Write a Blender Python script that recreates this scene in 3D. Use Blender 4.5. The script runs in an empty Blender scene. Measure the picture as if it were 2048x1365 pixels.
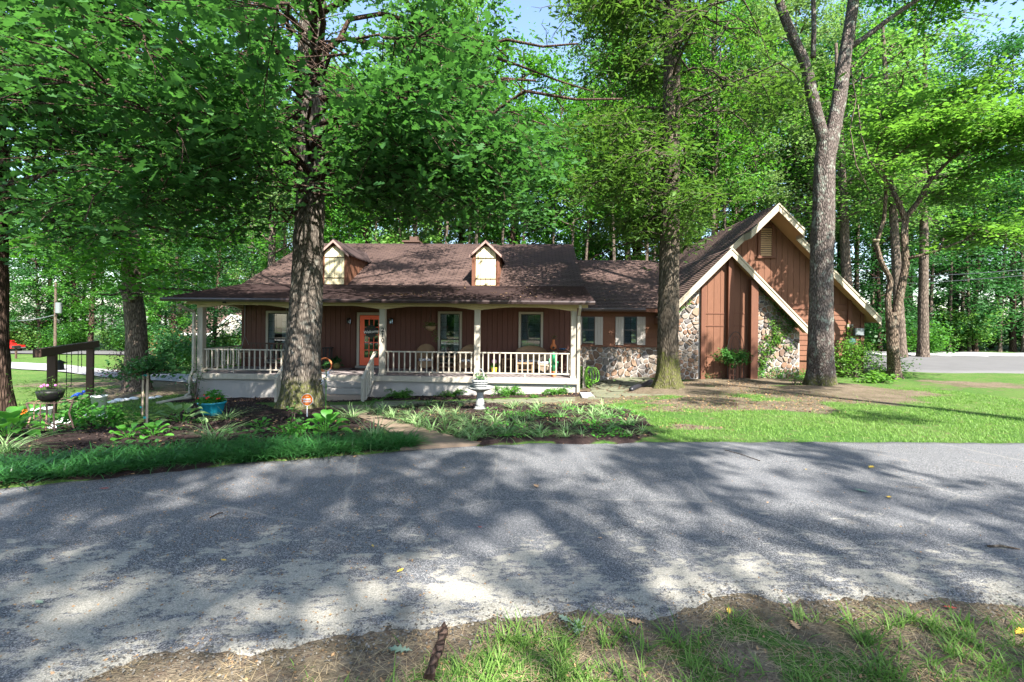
import bpy, math, random
import numpy as np
from mathutils import Vector, Matrix, noise
R = math.radians
scn = bpy.context.scene
COL = scn.collection
random.seed(7)
NR = np.random.default_rng(11)

# ---------------------------------------------------------------- camera
CZ = 1.75                      # eye height above the driveway
F = 950.0                      # focal length in photograph pixels (2048 wide)
ROLL = math.atan(0.0103)
HY = 644.0
cam_d = bpy.data.cameras.new('camera'); cam = bpy.data.objects.new('camera', cam_d); COL.objects.link(cam)
cam_d.sensor_width = 36; cam_d.lens = F / 2048 * 36
cam_d.shift_y = -(682.5 - HY) / 2048
cam_d.clip_start = 0.05; cam_d.clip_end = 2000
cam.location = (0, 0, CZ); cam.rotation_euler = (R(90), -ROLL, 0)
scn.camera = cam

# ---------------------------------------------------------------- light
SUN_EL, SUN_AZ = 47.0, 24.0    # azimuth: degrees to the right of straight behind the camera
sx, sy = math.sin(R(SUN_AZ)), -math.cos(R(SUN_AZ))
SUN = Vector((sx * math.cos(R(SUN_EL)), sy * math.cos(R(SUN_EL)), math.sin(R(SUN_EL))))
w = bpy.data.worlds.new('World'); scn.world = w; w.use_nodes = True
nt = w.node_tree
sky = nt.nodes.new('ShaderNodeTexSky'); sky.sky_type = 'NISHITA'; sky.sun_disc = False
sky.sun_elevation = R(SUN_EL); sky.sun_rotation = math.atan2(SUN.x, SUN.y)
sky.air_density = 1.0; sky.dust_density = 1.2; sky.ozone_density = 1.0
bg = nt.nodes['Background']; bg.inputs['Strength'].default_value = 0.105
nt.links.new(sky.outputs[0], bg.inputs[0])
sd = bpy.data.lights.new('sun', 'SUN'); sd.energy = 5.0; sd.angle = R(0.55); sd.color = (1, .94, .84)
so = bpy.data.objects.new('sun', sd); COL.objects.link(so)
so.rotation_euler = SUN.to_track_quat('Z', 'Y').to_euler(); so.location = (20, -30, 40)
vs = scn.view_settings
vs.view_transform = 'Standard'; vs.look = 'None'; vs.gamma = 1; vs.use_curve_mapping = False
vs.exposure = 2.15
scn.cycles.max_bounces = 7; scn.cycles.diffuse_bounces = 4; scn.cycles.transmission_bounces = 4
scn.cycles.transparent_max_bounces = 8; scn.cycles.glossy_bounces = 2
scn.cycles.use_denoising = True; scn.cycles.caustics_reflective = False; scn.cycles.caustics_refractive = False

# ---------------------------------------------------------------- coordinates
CX, SX_ = math.cos(ROLL), math.sin(ROLL)
def ray(px, py):
    X, Y = (px - 1024) / F, (HY - py) / F
    return Vector((X * CX - Y * SX_, 1.0, X * SX_ + Y * CX))
def at(px, py, d):
    r = ray(px, py); return Vector((r.x * d, d, CZ + r.z * d))
HO = Vector((2.1, 16.07, CZ - 1.89)); YAW = -R(2.2)     # house origin: right porch corner, at porch floor
def L(px, py, yl):
    """point of the house's local plane y = yl that shows at a photograph pixel -> local (x, z)"""
    r = ray(px, py); o = Vector((0, 0, CZ)) - HO
    c, s = math.cos(-YAW), math.sin(-YAW)
    rl = (r.x * c - r.y * s, r.x * s + r.y * c); ol = (o.x * c - o.y * s, o.x * s + o.y * c)
    t = (yl - ol[1]) / rl[1]
    return ol[0] + rl[0] * t, o.z + r.z * t
def lw(x, y, z=0):
    c, s = math.cos(YAW), math.sin(YAW)
    return Vector((HO.x + x * c - y * s, HO.y + x * s + y * c, HO.z + z))
def ss(t):
    t = np.clip(t, 0, 1); return t * t * (3 - 2 * t)
def ground(x, y):
    x = np.asarray(x, float); y = np.asarray(y, float)
    A = np.interp(x, [-40, -12, -6, 0, 2.5, 4.5, 8, 12, 20, 60], [1.35, 1.1, .97, .78, .66, .42, .3, .22, .05, 0])
    t = np.clip((y - 6.3) / 9.6, 0, 1); t = t * .8 + .2 * ss(t)
    z = -A * t
    z = z - ss((-x - 9) / 10) * np.clip((y - 15) * .028, 0, 1.3)
    z = z + ss((x - 9) / 12) * np.clip((y - 22) * .01, 0, .25)
    z = z + .018 * np.sin(x * 1.3 + y * .7) * np.sin(y * 1.1 - x * .4) * np.clip((y - 7) / 2, 0, 1)
    return z
def gz(x, y): return float(ground(x, y))
def G(px, py):
    r = ray(px, py); d = 1.0
    for _ in range(400):
        p = Vector((r.x * d, d, CZ + r.z * d))
        h = p.z - gz(p.x, p.y)
        if h < .002: break
        d += max(h / max(-r.z, .02) * .5, .002)
        if d > 150: break
    return Vector((p.x, p.y, gz(p.x, p.y)))

# ---------------------------------------------------------------- helpers
def tag(o, label=None, cat=None, group=None, kind=None):
    if label: o['label'] = label
    if cat: o['category'] = cat
    if group: o['group'] = group
    if kind: o['kind'] = kind
    return o
def thing(name, label, cat, loc=(0, 0, 0), rz=0, group=None):
    o = bpy.data.objects.new(name, None); COL.objects.link(o); o.empty_display_size = .2
    o.location = loc; o.rotation_euler = (0, 0, rz)
    return tag(o, label, cat, group)
def copy_tree(o, parent=None):
    c = o.copy(); COL.objects.link(c); c.parent = parent
    for ch in list(o.children): copy_tree(ch, c)
    return c
def place(o, loc, rz=0, s=1.0, label=None, group=None):
    o.location = loc; o.rotation_euler = (o.rotation_euler[0], o.rotation_euler[1], rz); o.scale = (s, s, s)
    if label: o['label'] = label
    if group: o['group'] = group
    return o
class MB:
    def __init__(s): s.v = []; s.f = []; s.uv = None
    def add(s, vs, fs):
        n = len(s.v); s.v += [tuple(p) for p in vs]; s.f += [tuple(i + n for i in f) for f in fs]; return s
    def box(s, x0, x1, y0, y1, z0, z1):
        return s.add([(x0, y0, z0), (x1, y0, z0), (x1, y1, z0), (x0, y1, z0), (x0, y0, z1), (x1, y0, z1), (x1, y1, z1), (x0, y1, z1)],
                     [(0, 3, 2, 1), (4, 5, 6, 7), (0, 1, 5, 4), (1, 2, 6, 5), (2, 3, 7, 6), (3, 0, 4, 7)])
    def cbox(s, x0, x1, y0, y1, z0, z1, b):
        """box with its front and top edges chamfered by b"""
        return s.add([(x0, y1, z0), (x1, y1, z0), (x1, y1, z1), (x0, y1, z1),
                      (x0, y0 + b, z0), (x1, y0 + b, z0), (x1, y0 + b, z1), (x0, y0 + b, z1),
                      (x0 + b, y0, z0 + b), (x1 - b, y0, z0 + b), (x1 - b, y0, z1 - b), (x0 + b, y0, z1 - b)],
                     [(0, 3, 2, 1), (0, 1, 5, 4), (1, 2, 6, 5), (2, 3, 7, 6), (3, 0, 4, 7), (4, 5, 9, 8), (5, 6, 10, 9), (6, 7, 11, 10), (7, 4, 8, 11), (8, 9, 10, 11)])
    def prism(s, poly, y0, y1, b=0):
        """polygon in x,z (counter-clockwise seen from the front, -y) extruded from y0 (front) to y1"""
        n = len(poly); cx = sum(p[0] for p in poly) / n; cz = sum(p[1] for p in poly) / n
        vs = [(x, y1, z) for x, z in poly] + [(x, y0 + b, z) for x, z in poly]; fs = [tuple(range(n - 1, -1, -1))]
        for i in range(n): j = (i + 1) % n; fs.append((i, j, n + j, n + i))
        if b:
            for x, z in poly:
                dx, dz = cx - x, cz - z; l = math.hypot(dx, dz) or 1; k = min(b * 1.2 / l, .6)
                vs.append((x + dx * k, y0, z + dz * k))
            for i in range(n): j = (i + 1) % n; fs.append((n + i, n + j, 2 * n + j, 2 * n + i))
            fs.append(tuple(range(2 * n, 3 * n)))
        else: fs.append(tuple(range(n, 2 * n)))
        return s.add(vs, fs)
    def tube(s, path, rad, n=8, cap=True):
        path = [Vector(p) for p in path]; m = len(path)
        if not hasattr(rad, '__len__'): rad = [rad] * m
        vs = []; u = None
        for i, p in enumerate(path):
            t = (path[min(i + 1, m - 1)] - path[max(i - 1, 0)]).normalized()
            if u is None:
                u = t.orthogonal().normalized()
            u = (u - t * u.dot(t)).normalized(); v = t.cross(u)
            for k in range(n):
                a = 2 * math.pi * k / n; vs.append(p + (u * math.cos(a) + v * math.sin(a)) * rad[i])
        fs = []
        for i in range(m - 1):
            for k in range(n):
                k2 = (k + 1) % n; fs.append((i * n + k, i * n + k2, (i + 1) * n + k2, (i + 1) * n + k))
        if cap: fs.append(tuple(range(n - 1, -1, -1))); fs.append(tuple((m - 1) * n + k for k in range(n)))
        return s.add(vs, fs)
    def bar(s, a, b, wx, n=4): return s.tube([a, b], wx * .7071, n)
    def lathe(s, prof, n=20, c=(0, 0), fl=0, lobes=0):
        vs = []; m = len(prof)
        for r, z in prof:
            for k in range(n):
                a = 2 * math.pi * k / n; rr = r * (1 + fl * math.cos(lobes * a)) if lobes else r
                vs.append((c[0] + rr * math.cos(a), c[1] + rr * math.sin(a), z))
        fs = []
        for i in range(m - 1):
            for k in range(n):
                k2 = (k + 1) % n; fs.append((i * n + k, i * n + k2, (i + 1) * n + k2, (i + 1) * n + k))
        fs.append(tuple(range(n - 1, -1, -1))); fs.append(tuple((m - 1) * n + k for k in range(n)))
        return s.add(vs, fs)
    def ball(s, c, r, n=10, m=7, sq=(1, 1, 1)):
        vs = [(c[0], c[1], c[2] - r * sq[2])]; fs = []
        for i in range(1, m):
            b = math.pi * i / m
            for k in range(n):
                a = 2 * math.pi * k / n
                vs.append((c[0] + r * sq[0] * math.sin(b) * math.cos(a), c[1] + r * sq[1] * math.sin(b) * math.sin(a), c[2] - r * sq[2] * math.cos(b)))
        vs.append((c[0], c[1], c[2] + r * sq[2])); e = len(vs) - 1
        for k in range(n):
            k2 = (k + 1) % n; fs.append((0, 1 + k2, 1 + k))
            for i in range(m - 2): fs.append((1 + i * n + k, 1 + i * n + k2, 1 + (i + 1) * n + k2, 1 + (i + 1) * n + k))
            fs.append((e, 1 + (m - 2) * n + k, 1 + (m - 2) * n + k2))
        return s.add(vs, fs)
    def mesh(s, name, mat, smooth=False):
        me = bpy.data.meshes.new(name); me.from_pydata(s.v, [], s.f)
        me.materials.append(mat)
        if smooth: me.polygons.foreach_set('use_smooth', [True] * len(me.polygons))
        me.update(); return me
    def build(s, name, mat, parent=None, smooth=False, loc=None, kind=None):
        o = bpy.data.objects.new(name, s.mesh(name, mat, smooth)); COL.objects.link(o)
        if parent: o.parent = parent
        if loc is not None: o.location = loc
        if kind: o['kind'] = kind
        return o
def link(name, me, parent=None, loc=(0, 0, 0), rz=0, kind=None):
    o = bpy.data.objects.new(name, me); COL.objects.link(o); o.location = loc; o.rotation_euler = (0, 0, rz)
    if parent: o.parent = parent
    if kind: o['kind'] = kind
    return o
def np_mesh(name, V, faces_k, mat, smooth=False):
    """V (n,3), faces (m,k) index array -> mesh"""
    me = bpy.data.meshes.new(name); V = np.ascontiguousarray(V, np.float32)
    Fk = np.ascontiguousarray(faces_k, np.int32); m, k = Fk.shape
    me.vertices.add(len(V)); me.vertices.foreach_set('co', V.ravel())
    me.loops.add(m * k); me.loops.foreach_set('vertex_index', Fk.ravel())
    me.polygons.add(m); me.polygons.foreach_set('loop_start', np.arange(0, m * k, k, dtype=np.int32))
    if smooth: me.polygons.foreach_set('use_smooth', np.ones(m, bool))
    me.materials.append(mat); me.update(calc_edges=True); me.validate() if False else None
    return me
OAK = [(0, 0, 0), (.2, .17, .03), (.3, .07, 0), (.44, .27, .03), (.54, .1, 0), (.74, .26, .02), (1, 0, -.06)]
OAK_T = OAK + [(x, -y, z) for x, y, z in OAK[-2:0:-1]]
KITE_T = [(0, 0, 0), (.45, .3, .05), (1, 0, -.06), (.45, -.3, .05)]
NARROW_T = [(0, 0, 0), (.45, .14, .03), (1, 0, -.05), (.45, -.14, .03)]
MAPLE_T = [(0, 0, 0), (.2, .38, .03), (.42, .22, 0), (.6, .42, .04), (.72, .15, 0), (1, 0, -.05), (.72, -.15, 0), (.6, -.42, .04), (.42, -.22, 0), (.2, -.38, .03)]
OVAL_T = [(0, 0, 0), (.25, .24, .03), (.6, .27, .03), (1, 0, -.08), (.6, -.27, .03), (.25, -.24, .03)]
def leaf_mesh(name, P, size, tmpl, mat, rng, tilt=.55, droop=.25, out=None):
    """one mesh of many leaves at the points P"""
    n = len(P); T0 = np.array(tmpl, float); k = len(T0)
    N = np.stack([rng.normal(0, tilt, n), rng.normal(0, tilt, n), np.ones(n)], 1); N /= np.linalg.norm(N, axis=1)[:, None]
    a = rng.uniform(0, 2 * np.pi, n); D = np.stack([np.cos(a), np.sin(a), -droop + rng.normal(0, .2, n)], 1)
    if out is not None: D = D * .7 + out
    D -= N * (D * N).sum(1)[:, None]; D /= np.linalg.norm(D, axis=1)[:, None] + 1e-9
    B = np.cross(N, D); s = size * rng.uniform(.5, 1.35, n)
    V = P[:, None, :] + s[:, None, None] * (T0[None, :, 0:1] * D[:, None, :] + T0[None, :, 1:2] * B[:, None, :] + T0[None, :, 2:3] * N[:, None, :])
    return np_mesh(name, V.reshape(-1, 3), np.arange(n * k).reshape(n, k), mat)
def blade_mesh(name, P, length, width, mat, rng, bend=.5, lean=.35, upz=1.0):
    """one mesh of many grass-like blades, two quads each"""
    n = len(P); a = rng.uniform(0, 2 * np.pi, n); h = np.stack([np.cos(a), np.sin(a), np.zeros(n)], 1)
    b = np.stack([-np.sin(a), np.cos(a), np.zeros(n)], 1); ln = length * rng.uniform(.55, 1.2, n)
    le = np.abs(rng.normal(0, lean, n)); be = bend * rng.uniform(.4, 1.3, n); w_ = width * rng.uniform(.7, 1.2, n)
    rows = []
    for t, ww in ((0, .8), (.4, 1.0), (.75, .7), (1, .12)):
        z = upz * (t - be * .55 * t ** 2.2); r = le * t + be * t * t * .9
        c = P + h * (r * ln)[:, None]; c[:, 2] += z * ln
        rows.append(c - b * (w_ * ww / 2)[:, None]); rows.append(c + b * (w_ * ww / 2)[:, None])
    V = np.stack(rows, 1).reshape(-1, 3); base = (np.arange(n) * 8)[:, None]
    Fc = np.concatenate([base + np.array([[0, 1, 3, 2]]), base + np.array([[2, 3, 5, 4]]), base + np.array([[4, 5, 7, 6]])], 1).reshape(-1, 4)
    return np_mesh(name, V, Fc, mat)

# ---------------------------------------------------------------- materials
def M(name, col=(.5, .5, .5), rough=.8, spec=.3, metal=0):
    m = bpy.data.materials.new(name); m.use_nodes = True; b = m.node_tree.nodes['Principled BSDF']
    b.inputs['Base Color'].default_value = (*col, 1); b.inputs['Roughness'].default_value = rough
    b.inputs['Specular IOR Level'].default_value = spec; b.inputs['Metallic'].default_value = metal
    return m
def nd(m, t, **kw):
    n = m.node_tree.nodes.new(t)
    for k, v in kw.items():
        if k in n.inputs: n.inputs[k].default_value = v
        else: setattr(n, k, v)
    return n
def lk(m, a, b): m.node_tree.links.new(a, b)
def coord(m, scale=(1, 1, 1), which='Object'):
    tc = nd(m, 'ShaderNodeTexCoord'); mp = nd(m, 'ShaderNodeMapping'); mp.inputs['Scale'].default_value = scale
    lk(m, tc.outputs[which], mp.inputs[0]); return mp.outputs[0]
def wcoord(m, scale=(1, 1, 1)):
    g = nd(m, 'ShaderNodeNewGeometry'); mp = nd(m, 'ShaderNodeMapping'); mp.inputs['Scale'].default_value = scale
    lk(m, g.outputs['Position'], mp.inputs[0]); return mp.outputs[0]
def noise_n(m, vec, scale, detail=4, rough=.55, dist=0):
    n = nd(m, 'ShaderNodeTexNoise', Scale=scale, Detail=detail, Roughness=rough, Distortion=dist); lk(m, vec, n.inputs['Vector']); return n.outputs['Fac']
def ramp(m, fac, stops):
    r = nd(m, 'ShaderNodeValToRGB'); e = r.color_ramp.elements
    e[0].position, e[0].color = stops[0][0], (*stops[0][1], 1); e[1].position, e[1].color = stops[-1][0], (*stops[-1][1], 1)
    for p, c in stops[1:-1]: x = e.new(p); x.color = (*c, 1)
    lk(m, fac, r.inputs[0]); return r.outputs[0]
def mix(m, fac, a, b, mode='MIX'):
    n = nd(m, 'ShaderNodeMix', data_type='RGBA', blend_type=mode)
    if isinstance(fac, (int, float)): n.inputs[0].default_value = fac
    else: lk(m, fac, n.inputs[0])
    for i, c in ((6, a), (7, b)):
        if isinstance(c, tuple): n.inputs[i].default_value = (*c, 1)
        else: lk(m, c, n.inputs[i])
    return n.outputs[2]
def math_n(m, op, a, b=None, clamp=False):
    n = nd(m, 'ShaderNodeMath', operation=op, use_clamp=clamp)
    for i, c in ((0, a), (1, b)):
        if c is None: continue
        if isinstance(c, (int, float)): n.inputs[i].default_value = c
        else: lk(m, c, n.inputs[i])
    return n.outputs[0]
def base(m, c): lk(m, c, m.node_tree.nodes['Principled BSDF'].inputs['Base Color'])
def bump(m, h, strength=.4, dist=.02):
    b = nd(m, 'ShaderNodeBump', Strength=strength, Distance=dist); lk(m, h, b.inputs['Height'])
    lk(m, b.outputs[0], m.node_tree.nodes['Principled BSDF'].inputs['Normal'])
C3 = lambda v: (v, v, v)
def leaf_mat(name, dark, lite, trans, rough=.5, tr=.35, spec=.25):
    m = bpy.data.materials.new(name); m.use_nodes = True; t = m.node_tree; b = t.nodes['Principled BSDF']
    b.inputs['Roughness'].default_value = rough; b.inputs['Specular IOR Level'].default_value = spec
    g = nd(m, 'ShaderNodeNewGeometry'); oi = nd(m, 'ShaderNodeObjectInfo')
    f = math_n(m, 'ADD', math_n(m, 'MULTIPLY', g.outputs['Random Per Island'], .75), math_n(m, 'MULTIPLY', oi.outputs['Random'], .25))
    c = ramp(m, f, [(0, dark), (.9, lite), (1, tuple(x * 1.25 for x in lite))]); lk(m, c, b.inputs['Base Color'])
    tl = nd(m, 'ShaderNodeBsdfTranslucent'); tc = ramp(m, f, [(0, tuple(x * .7 for x in trans)), (1, trans)]); lk(m, tc, tl.inputs[0])
    ms = nd(m, 'ShaderNodeMixShader', Fac=tr); lk(m, b.outputs[0], ms.inputs[1]); lk(m, tl.outputs[0], ms.inputs[2])
    lk(m, ms.outputs[0], t.nodes['Material Output'].inputs[0]); return m
oak_leaf = leaf_mat('oak_leaf', (.011, .045, .016), (.05, .135, .036), (.1, .3, .045))
willow_leaf = leaf_mat('willow_leaf', (.03, .075, .015), (.075, .15, .025), (.16, .34, .04))
maple_leaf = leaf_mat('maple_leaf', (.03, .1, .015), (.06, .18, .03), (.15, .46, .03))
bright_leaf = leaf_mat('bright_leaf', (.04, .12, .02), (.1, .21, .035), (.22, .5, .05), tr=.4)
far_leaf = leaf_mat('far_leaf', (.035, .11, .025), (.13, .24, .055), (.22, .5, .07), tr=.38)
far_leaf2 = leaf_mat('far_leaf_grey', (.05, .11, .04), (.15, .23, .09), (.24, .42, .1), tr=.38)
dark_leaf = leaf_mat('dark_leaf', (.018, .065, .02), (.04, .12, .035), (.06, .25, .04), tr=.3)
shrub_leaf = leaf_mat('shrub_leaf', (.025, .09, .02), (.06, .17, .04), (.12, .38, .05))
purple_leaf = leaf_mat('purple_leaf', (.04, .012, .02), (.1, .03, .04), (.2, .05, .08))
russet_leaf = leaf_mat('russet_leaf', (.2, .1, .04), (.4, .2, .09), (.5, .25, .1))
hosta_leaf = leaf_mat('hosta_leaf', (.03, .14, .02), (.095, .28, .045), (.15, .5, .05), rough=.4)
lirio_leaf = leaf_mat('liriope_leaf', (.05, .15, .04), (.3, .42, .2), (.2, .45, .1), rough=.45)
edge_leaf = leaf_mat('border_grass', (.008, .045, .014), (.05, .17, .045), (.07, .28, .05), rough=.35, spec=.4)
lawn_leaf = leaf_mat('lawn_grass', (.05, .12, .02), (.17, .29, .06), (.17, .38, .05), rough=.5)
dry_leaf = leaf_mat('dry_litter', (.1, .055, .03), (.32, .2, .1), (.3, .2, .1), tr=.1)
straw = leaf_mat('straw', (.2, .15, .09), (.4, .32, .2), (.3, .25, .15), tr=.1)
fern_leaf = leaf_mat('fern_leaf', (.04, .13, .02), (.09, .23, .04), (.18, .45, .06))

def wood_mat(name, col, dk=.65, rough=.75, scl=1.0, grain=(18, 18, 1.2), objrnd=.25):
    m = M(name, col, rough); v = coord(m, grain); n1 = noise_n(m, v, 2.2 * scl, 5)
    oi = nd(m, 'ShaderNodeObjectInfo'); v2 = wcoord(m); n2 = noise_n(m, v2, 1.3, 4)
    c = mix(m, n1, tuple(x * dk for x in col), tuple(min(1, x * 1.25) for x in col))
    c = mix(m, math_n(m, 'MULTIPLY', oi.outputs['Random'], objrnd), c, tuple(x * .6 for x in col))
    c = mix(m, math_n(m, 'MULTIPLY', n2, .35), c, tuple(x * .75 for x in col)); base(m, c); bump(m, n1, .35, .004); return m
brown_board = wood_mat('brown_board', (.15, .066, .038))
porch_board = wood_mat('porch_board', (.115, .05, .038))
brown_trim = wood_mat('brown_trim', (.13, .054, .032), objrnd=.1)
cream = wood_mat('cream_paint', (.34, .31, .26), dk=.86, objrnd=.06, rough=.55)
beam_paint = wood_mat('beam_paint', (.42, .34, .2), dk=.86, objrnd=.06, rough=.55)
fascia_m = wood_mat('fascia_paint', (.37, .32, .245), dk=.86, objrnd=.06, rough=.6)
soffit_m = wood_mat('soffit_paint', (.42, .27, .15), dk=.85, objrnd=.05)
shutter_cream = wood_mat('shutter_cream', (.6, .53, .35), dk=.85, objrnd=.1)
shutter_grey = wood_mat('shutter_grey', (.33, .3, .275), dk=.85, objrnd=.1)
dark_wood = wood_mat('dark_wood', (.085, .05, .038), objrnd=.1)
wicker = wood_mat('wicker', (.26, .17, .1), grain=(60, 60, 60))
pale_wood = wood_mat('pale_wood', (.42, .34, .25))
def plaster(name, col, sc=6):
    m = M(name, col, .9, .15); v = wcoord(m); a = noise_n(m, v, 1.1, 5, .6); b_ = noise_n(m, v, sc * 8, 3)
    c = mix(m, a, tuple(x * .72 for x in col), tuple(min(1, x * 1.12) for x in col)); base(m, c); bump(m, b_, .25, .004); return m
foundation_m = plaster('foundation_stucco', (.33, .315, .3))
mortar_m = plaster('mortar', (.36, .34, .32))
concrete_m = plaster('concrete', (.19, .145, .11)); step_m = plaster('step_concrete', (.28, .265, .25)); step_low = plaster('step_brown', (.3, .235, .19))
deck_m = plaster('porch_deck', (.24, .21, .21))
cast_stone = plaster('cast_stone', (.3, .31, .31), 10)
white_stone = plaster('white_stone', (.7, .72, .75))
gutter_m = M('gutter_brown', (.045, .03, .03), .35, .5)
black_iron = M('black_iron', (.015, .014, .014), .5, .4)
black_sash = M('black_sash', (.02, .02, .022), .45, .4)
door_m = M('coral_door', (.82, .13, .055), .45, .4)
white_m = M('white_plastic', (.75, .75, .75), .45); grey_metal = M('grey_metal', (.17, .19, .2), .45, .5, .3)
terracotta = M('terracotta', (.5, .16, .06), .8); turquoise = M('turquoise_glaze', (.015, .23, .3), .18, .6)
orange_m = M('orange_sign', (.75, .17, .006), .4); hose_m = M('hose_green', (.18, .5, .04), .4, .5)
pipe_m = M('black_pipe', (.02, .021, .027), .35, .5); rust_m = M('rusty_wire', (.33, .2, .15), .7)
cactus_m = M('cactus_green', (.03, .25, .11), .5); blue_m = M('blue_glass', (.02, .08, .6), .2, .6)
red_m = M('red_petal', (.75, .04, .03), .6); orange_fl = M('orange_petal', (.9, .18, .02), .6); pink_m = M('pink_petal', (.7, .2, .5), .6)
white_fl = M('white_petal', (.5, .5, .53), .6); cushion = M('cushion_fabric', (.3, .34, .42), .9)
red_paint = M('red_car_paint', (.55, .02, .02), .25, .6); tyre_m = M('tyre_rubber', (.02, .02, .02), .8)
def cushion_pat():
    m = cushion; v = coord(m, (14, 14, 14)); n = noise_n(m, v, 1, 1); base(m, ramp(m, n, [(.42, (.05, .07, .14)), (.5, (.6, .6, .62))]))
cushion_pat()
def glass_mat():
    m = bpy.data.materials.new('window_glass'); m.use_nodes = True; t = m.node_tree; t.nodes.remove(t.nodes['Principled BSDF'])
    tr = nd(m, 'ShaderNodeBsdfTransparent'); tr.inputs[0].default_value = (.72, .78, .8, 1)
    gl = nd(m, 'ShaderNodeBsdfGlossy', Roughness=.02); fr = nd(m, 'ShaderNodeFresnel', IOR=1.6)
    f = math_n(m, 'ADD', fr.outputs[0], .09); ms = nd(m, 'ShaderNodeMixShader'); lk(m, f, ms.inputs[0])
    lk(m, tr.outputs[0], ms.inputs[1]); lk(m, gl.outputs[0], ms.inputs[2]); lk(m, ms.outputs[0], t.nodes['Material Output'].inputs[0]); return m
glass = glass_mat()
blind_m = M('blind', (.38, .42, .46), .7)
def blind_tex():
    m = blind_m; v = coord(m, (1, 1, 1)); wv = nd(m, 'ShaderNodeTexWave', Scale=9.0, bands_direction='Z'); lk(m, v, wv.inputs['Vector'])
    base(m, ramp(m, wv.outputs['Fac'], [(0, (.1, .12, .15)), (.4, (.24, .28, .33))]))
blind_tex()
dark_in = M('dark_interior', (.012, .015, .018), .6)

def shingle_mat():
    m = M('brown_shingles', (.1, .06, .05), .9, .2); tc = nd(m, 'ShaderNodeTexCoord')
    br = nd(m, 'ShaderNodeTexBrick', Scale=1.0); br.inputs['Mortar Size'].default_value = .02
    br.inputs['Brick Width'].default_value = .33; br.inputs['Row Height'].default_value = .14; br.inputs['Bias'].default_value = 0
    br.inputs['Color1'].default_value = (.125, .082, .068, 1); br.inputs['Color2'].default_value = (.21, .14, .115, 1); br.inputs['Mortar'].default_value = (.035, .022, .022, 1)
    lk(m, tc.outputs['UV'], br.inputs['Vector']); v = wcoord(m); n1 = noise_n(m, v, 90, 2); n2 = noise_n(m, v, .8, 5, .65)
    c = mix(m, n1, (.55, .52, .52), (1.25, 1.25, 1.25)); c = mix(m, 1.0, br.outputs['Color'], c, 'MULTIPLY')
    c = mix(m, math_n(m, 'MULTIPLY', n2, .6), c, (.085, .06, .058)); base(m, c); bump(m, n1, .4, .004); return m
shingle_m = shingle_mat()
def stone_mat():
    m = M('field_stone', (.3, .2, .15), .85, .25); oi = nd(m, 'ShaderNodeObjectInfo'); g = nd(m, 'ShaderNodeNewGeometry')
    r = math_n(m, 'FRACT', math_n(m, 'ADD', oi.outputs['Random'], g.outputs['Random Per Island']))
    c = ramp(m, r, [(0, (.09, .07, .06)), (.16, (.17, .1, .065)), (.32, (.22, .16, .115)), (.5, (.15, .12, .1)), (.62, (.09, .09, .098)), (.75, (.25, .2, .155)), (.9, (.19, .17, .155)), (1, (.22, .12, .07))])
    v = wcoord(m); n = noise_n(m, v, 9, 5, .65); n2 = noise_n(m, v, 60, 3)
    c = mix(m, 1.0, c, mix(m, n, C3(.5), C3(1.5)), 'MULTIPLY'); base(m, c); bump(m, n2, .5, .008); return m
stone_m = stone_mat()
def bark_mat(name, a, b_, lichen=None, moss_h=0, vs_=(9, 9, 1.6), lich=.3):
    m = M(name, a, .92, .1); v = coord(m, vs_); n = noise_n(m, v, 2.0, 6, .65, .4)
    vo = nd(m, 'ShaderNodeTexVoronoi', Scale=2.3, feature='DISTANCE_TO_EDGE'); lk(m, v, vo.inputs['Vector'])
    crack = math_n(m, 'MULTIPLY', vo.outputs['Distance'], 3.0, True); c = mix(m, crack, tuple(x * .3 for x in a), mix(m, n, a, b_))
    hgt = math_n(m, 'ADD', math_n(m, 'MULTIPLY', crack, .6), n)
    if lichen:
        nv = coord(m, (1, 1, .7)); l = noise_n(m, nv, 5.5, 5, .7); f = ramp(m, l, [(.54, C3(0)), (.66, C3(1))])
        c = mix(m, math_n(m, 'MULTIPLY', f, lich), c, lichen)
    if moss_h:
        tc = nd(m, 'ShaderNodeTexCoord'); sp = nd(m, 'ShaderNodeSeparateXYZ'); lk(m, tc.outputs['Object'], sp.inputs[0])
        nz = noise_n(m, coord(m), 2.6, 8, .78)
        h = math_n(m, 'SUBTRACT', math_n(m, 'MULTIPLY', nz, moss_h * 2.4), sp.outputs[2]); f = math_n(m, 'MULTIPLY', math_n(m, 'SUBTRACT', h, moss_h * .3), 4.0, True)
        nq = noise_n(m, coord(m), 14, 5, .75); f = math_n(m, 'MULTIPLY', f, ramp(m, nq, [(.38, C3(.15)), (.6, C3(1))])); c = mix(m, math_n(m, 'MULTIPLY', f, .85), c, mix(m, nq, (.035, .05, .01), (.13, .14, .03)))
    base(m, c); bump(m, hgt, .9, .03); return m
bark_grey = bark_mat('bark_grey', (.12, .1, .085), (.245, .215, .185), (.29, .31, .28), .5, (13, 13, 2.2))
bark_moss = bark_mat('bark_mossy', (.1, .08, .06), (.21, .175, .14), None, 1.0, (12, 12, 2.0))
bark_lichen = bark_mat('bark_lichen', (.13, .105, .095), (.24, .2, .185), (.36, .42, .36), .25, (12, 12, 3), .5)
bark_smooth = bark_mat('bark_brown', (.15, .11, .085), (.24, .185, .14), (.3, .29, .23), 0, (8, 8, 2.5))
bark_far = bark_mat('bark_far', (.14, .11, .09), (.26, .21, .17))
bark_dark = bark_mat('bark_dark', (.07, .045, .035), (.15, .1, .08))

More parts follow.
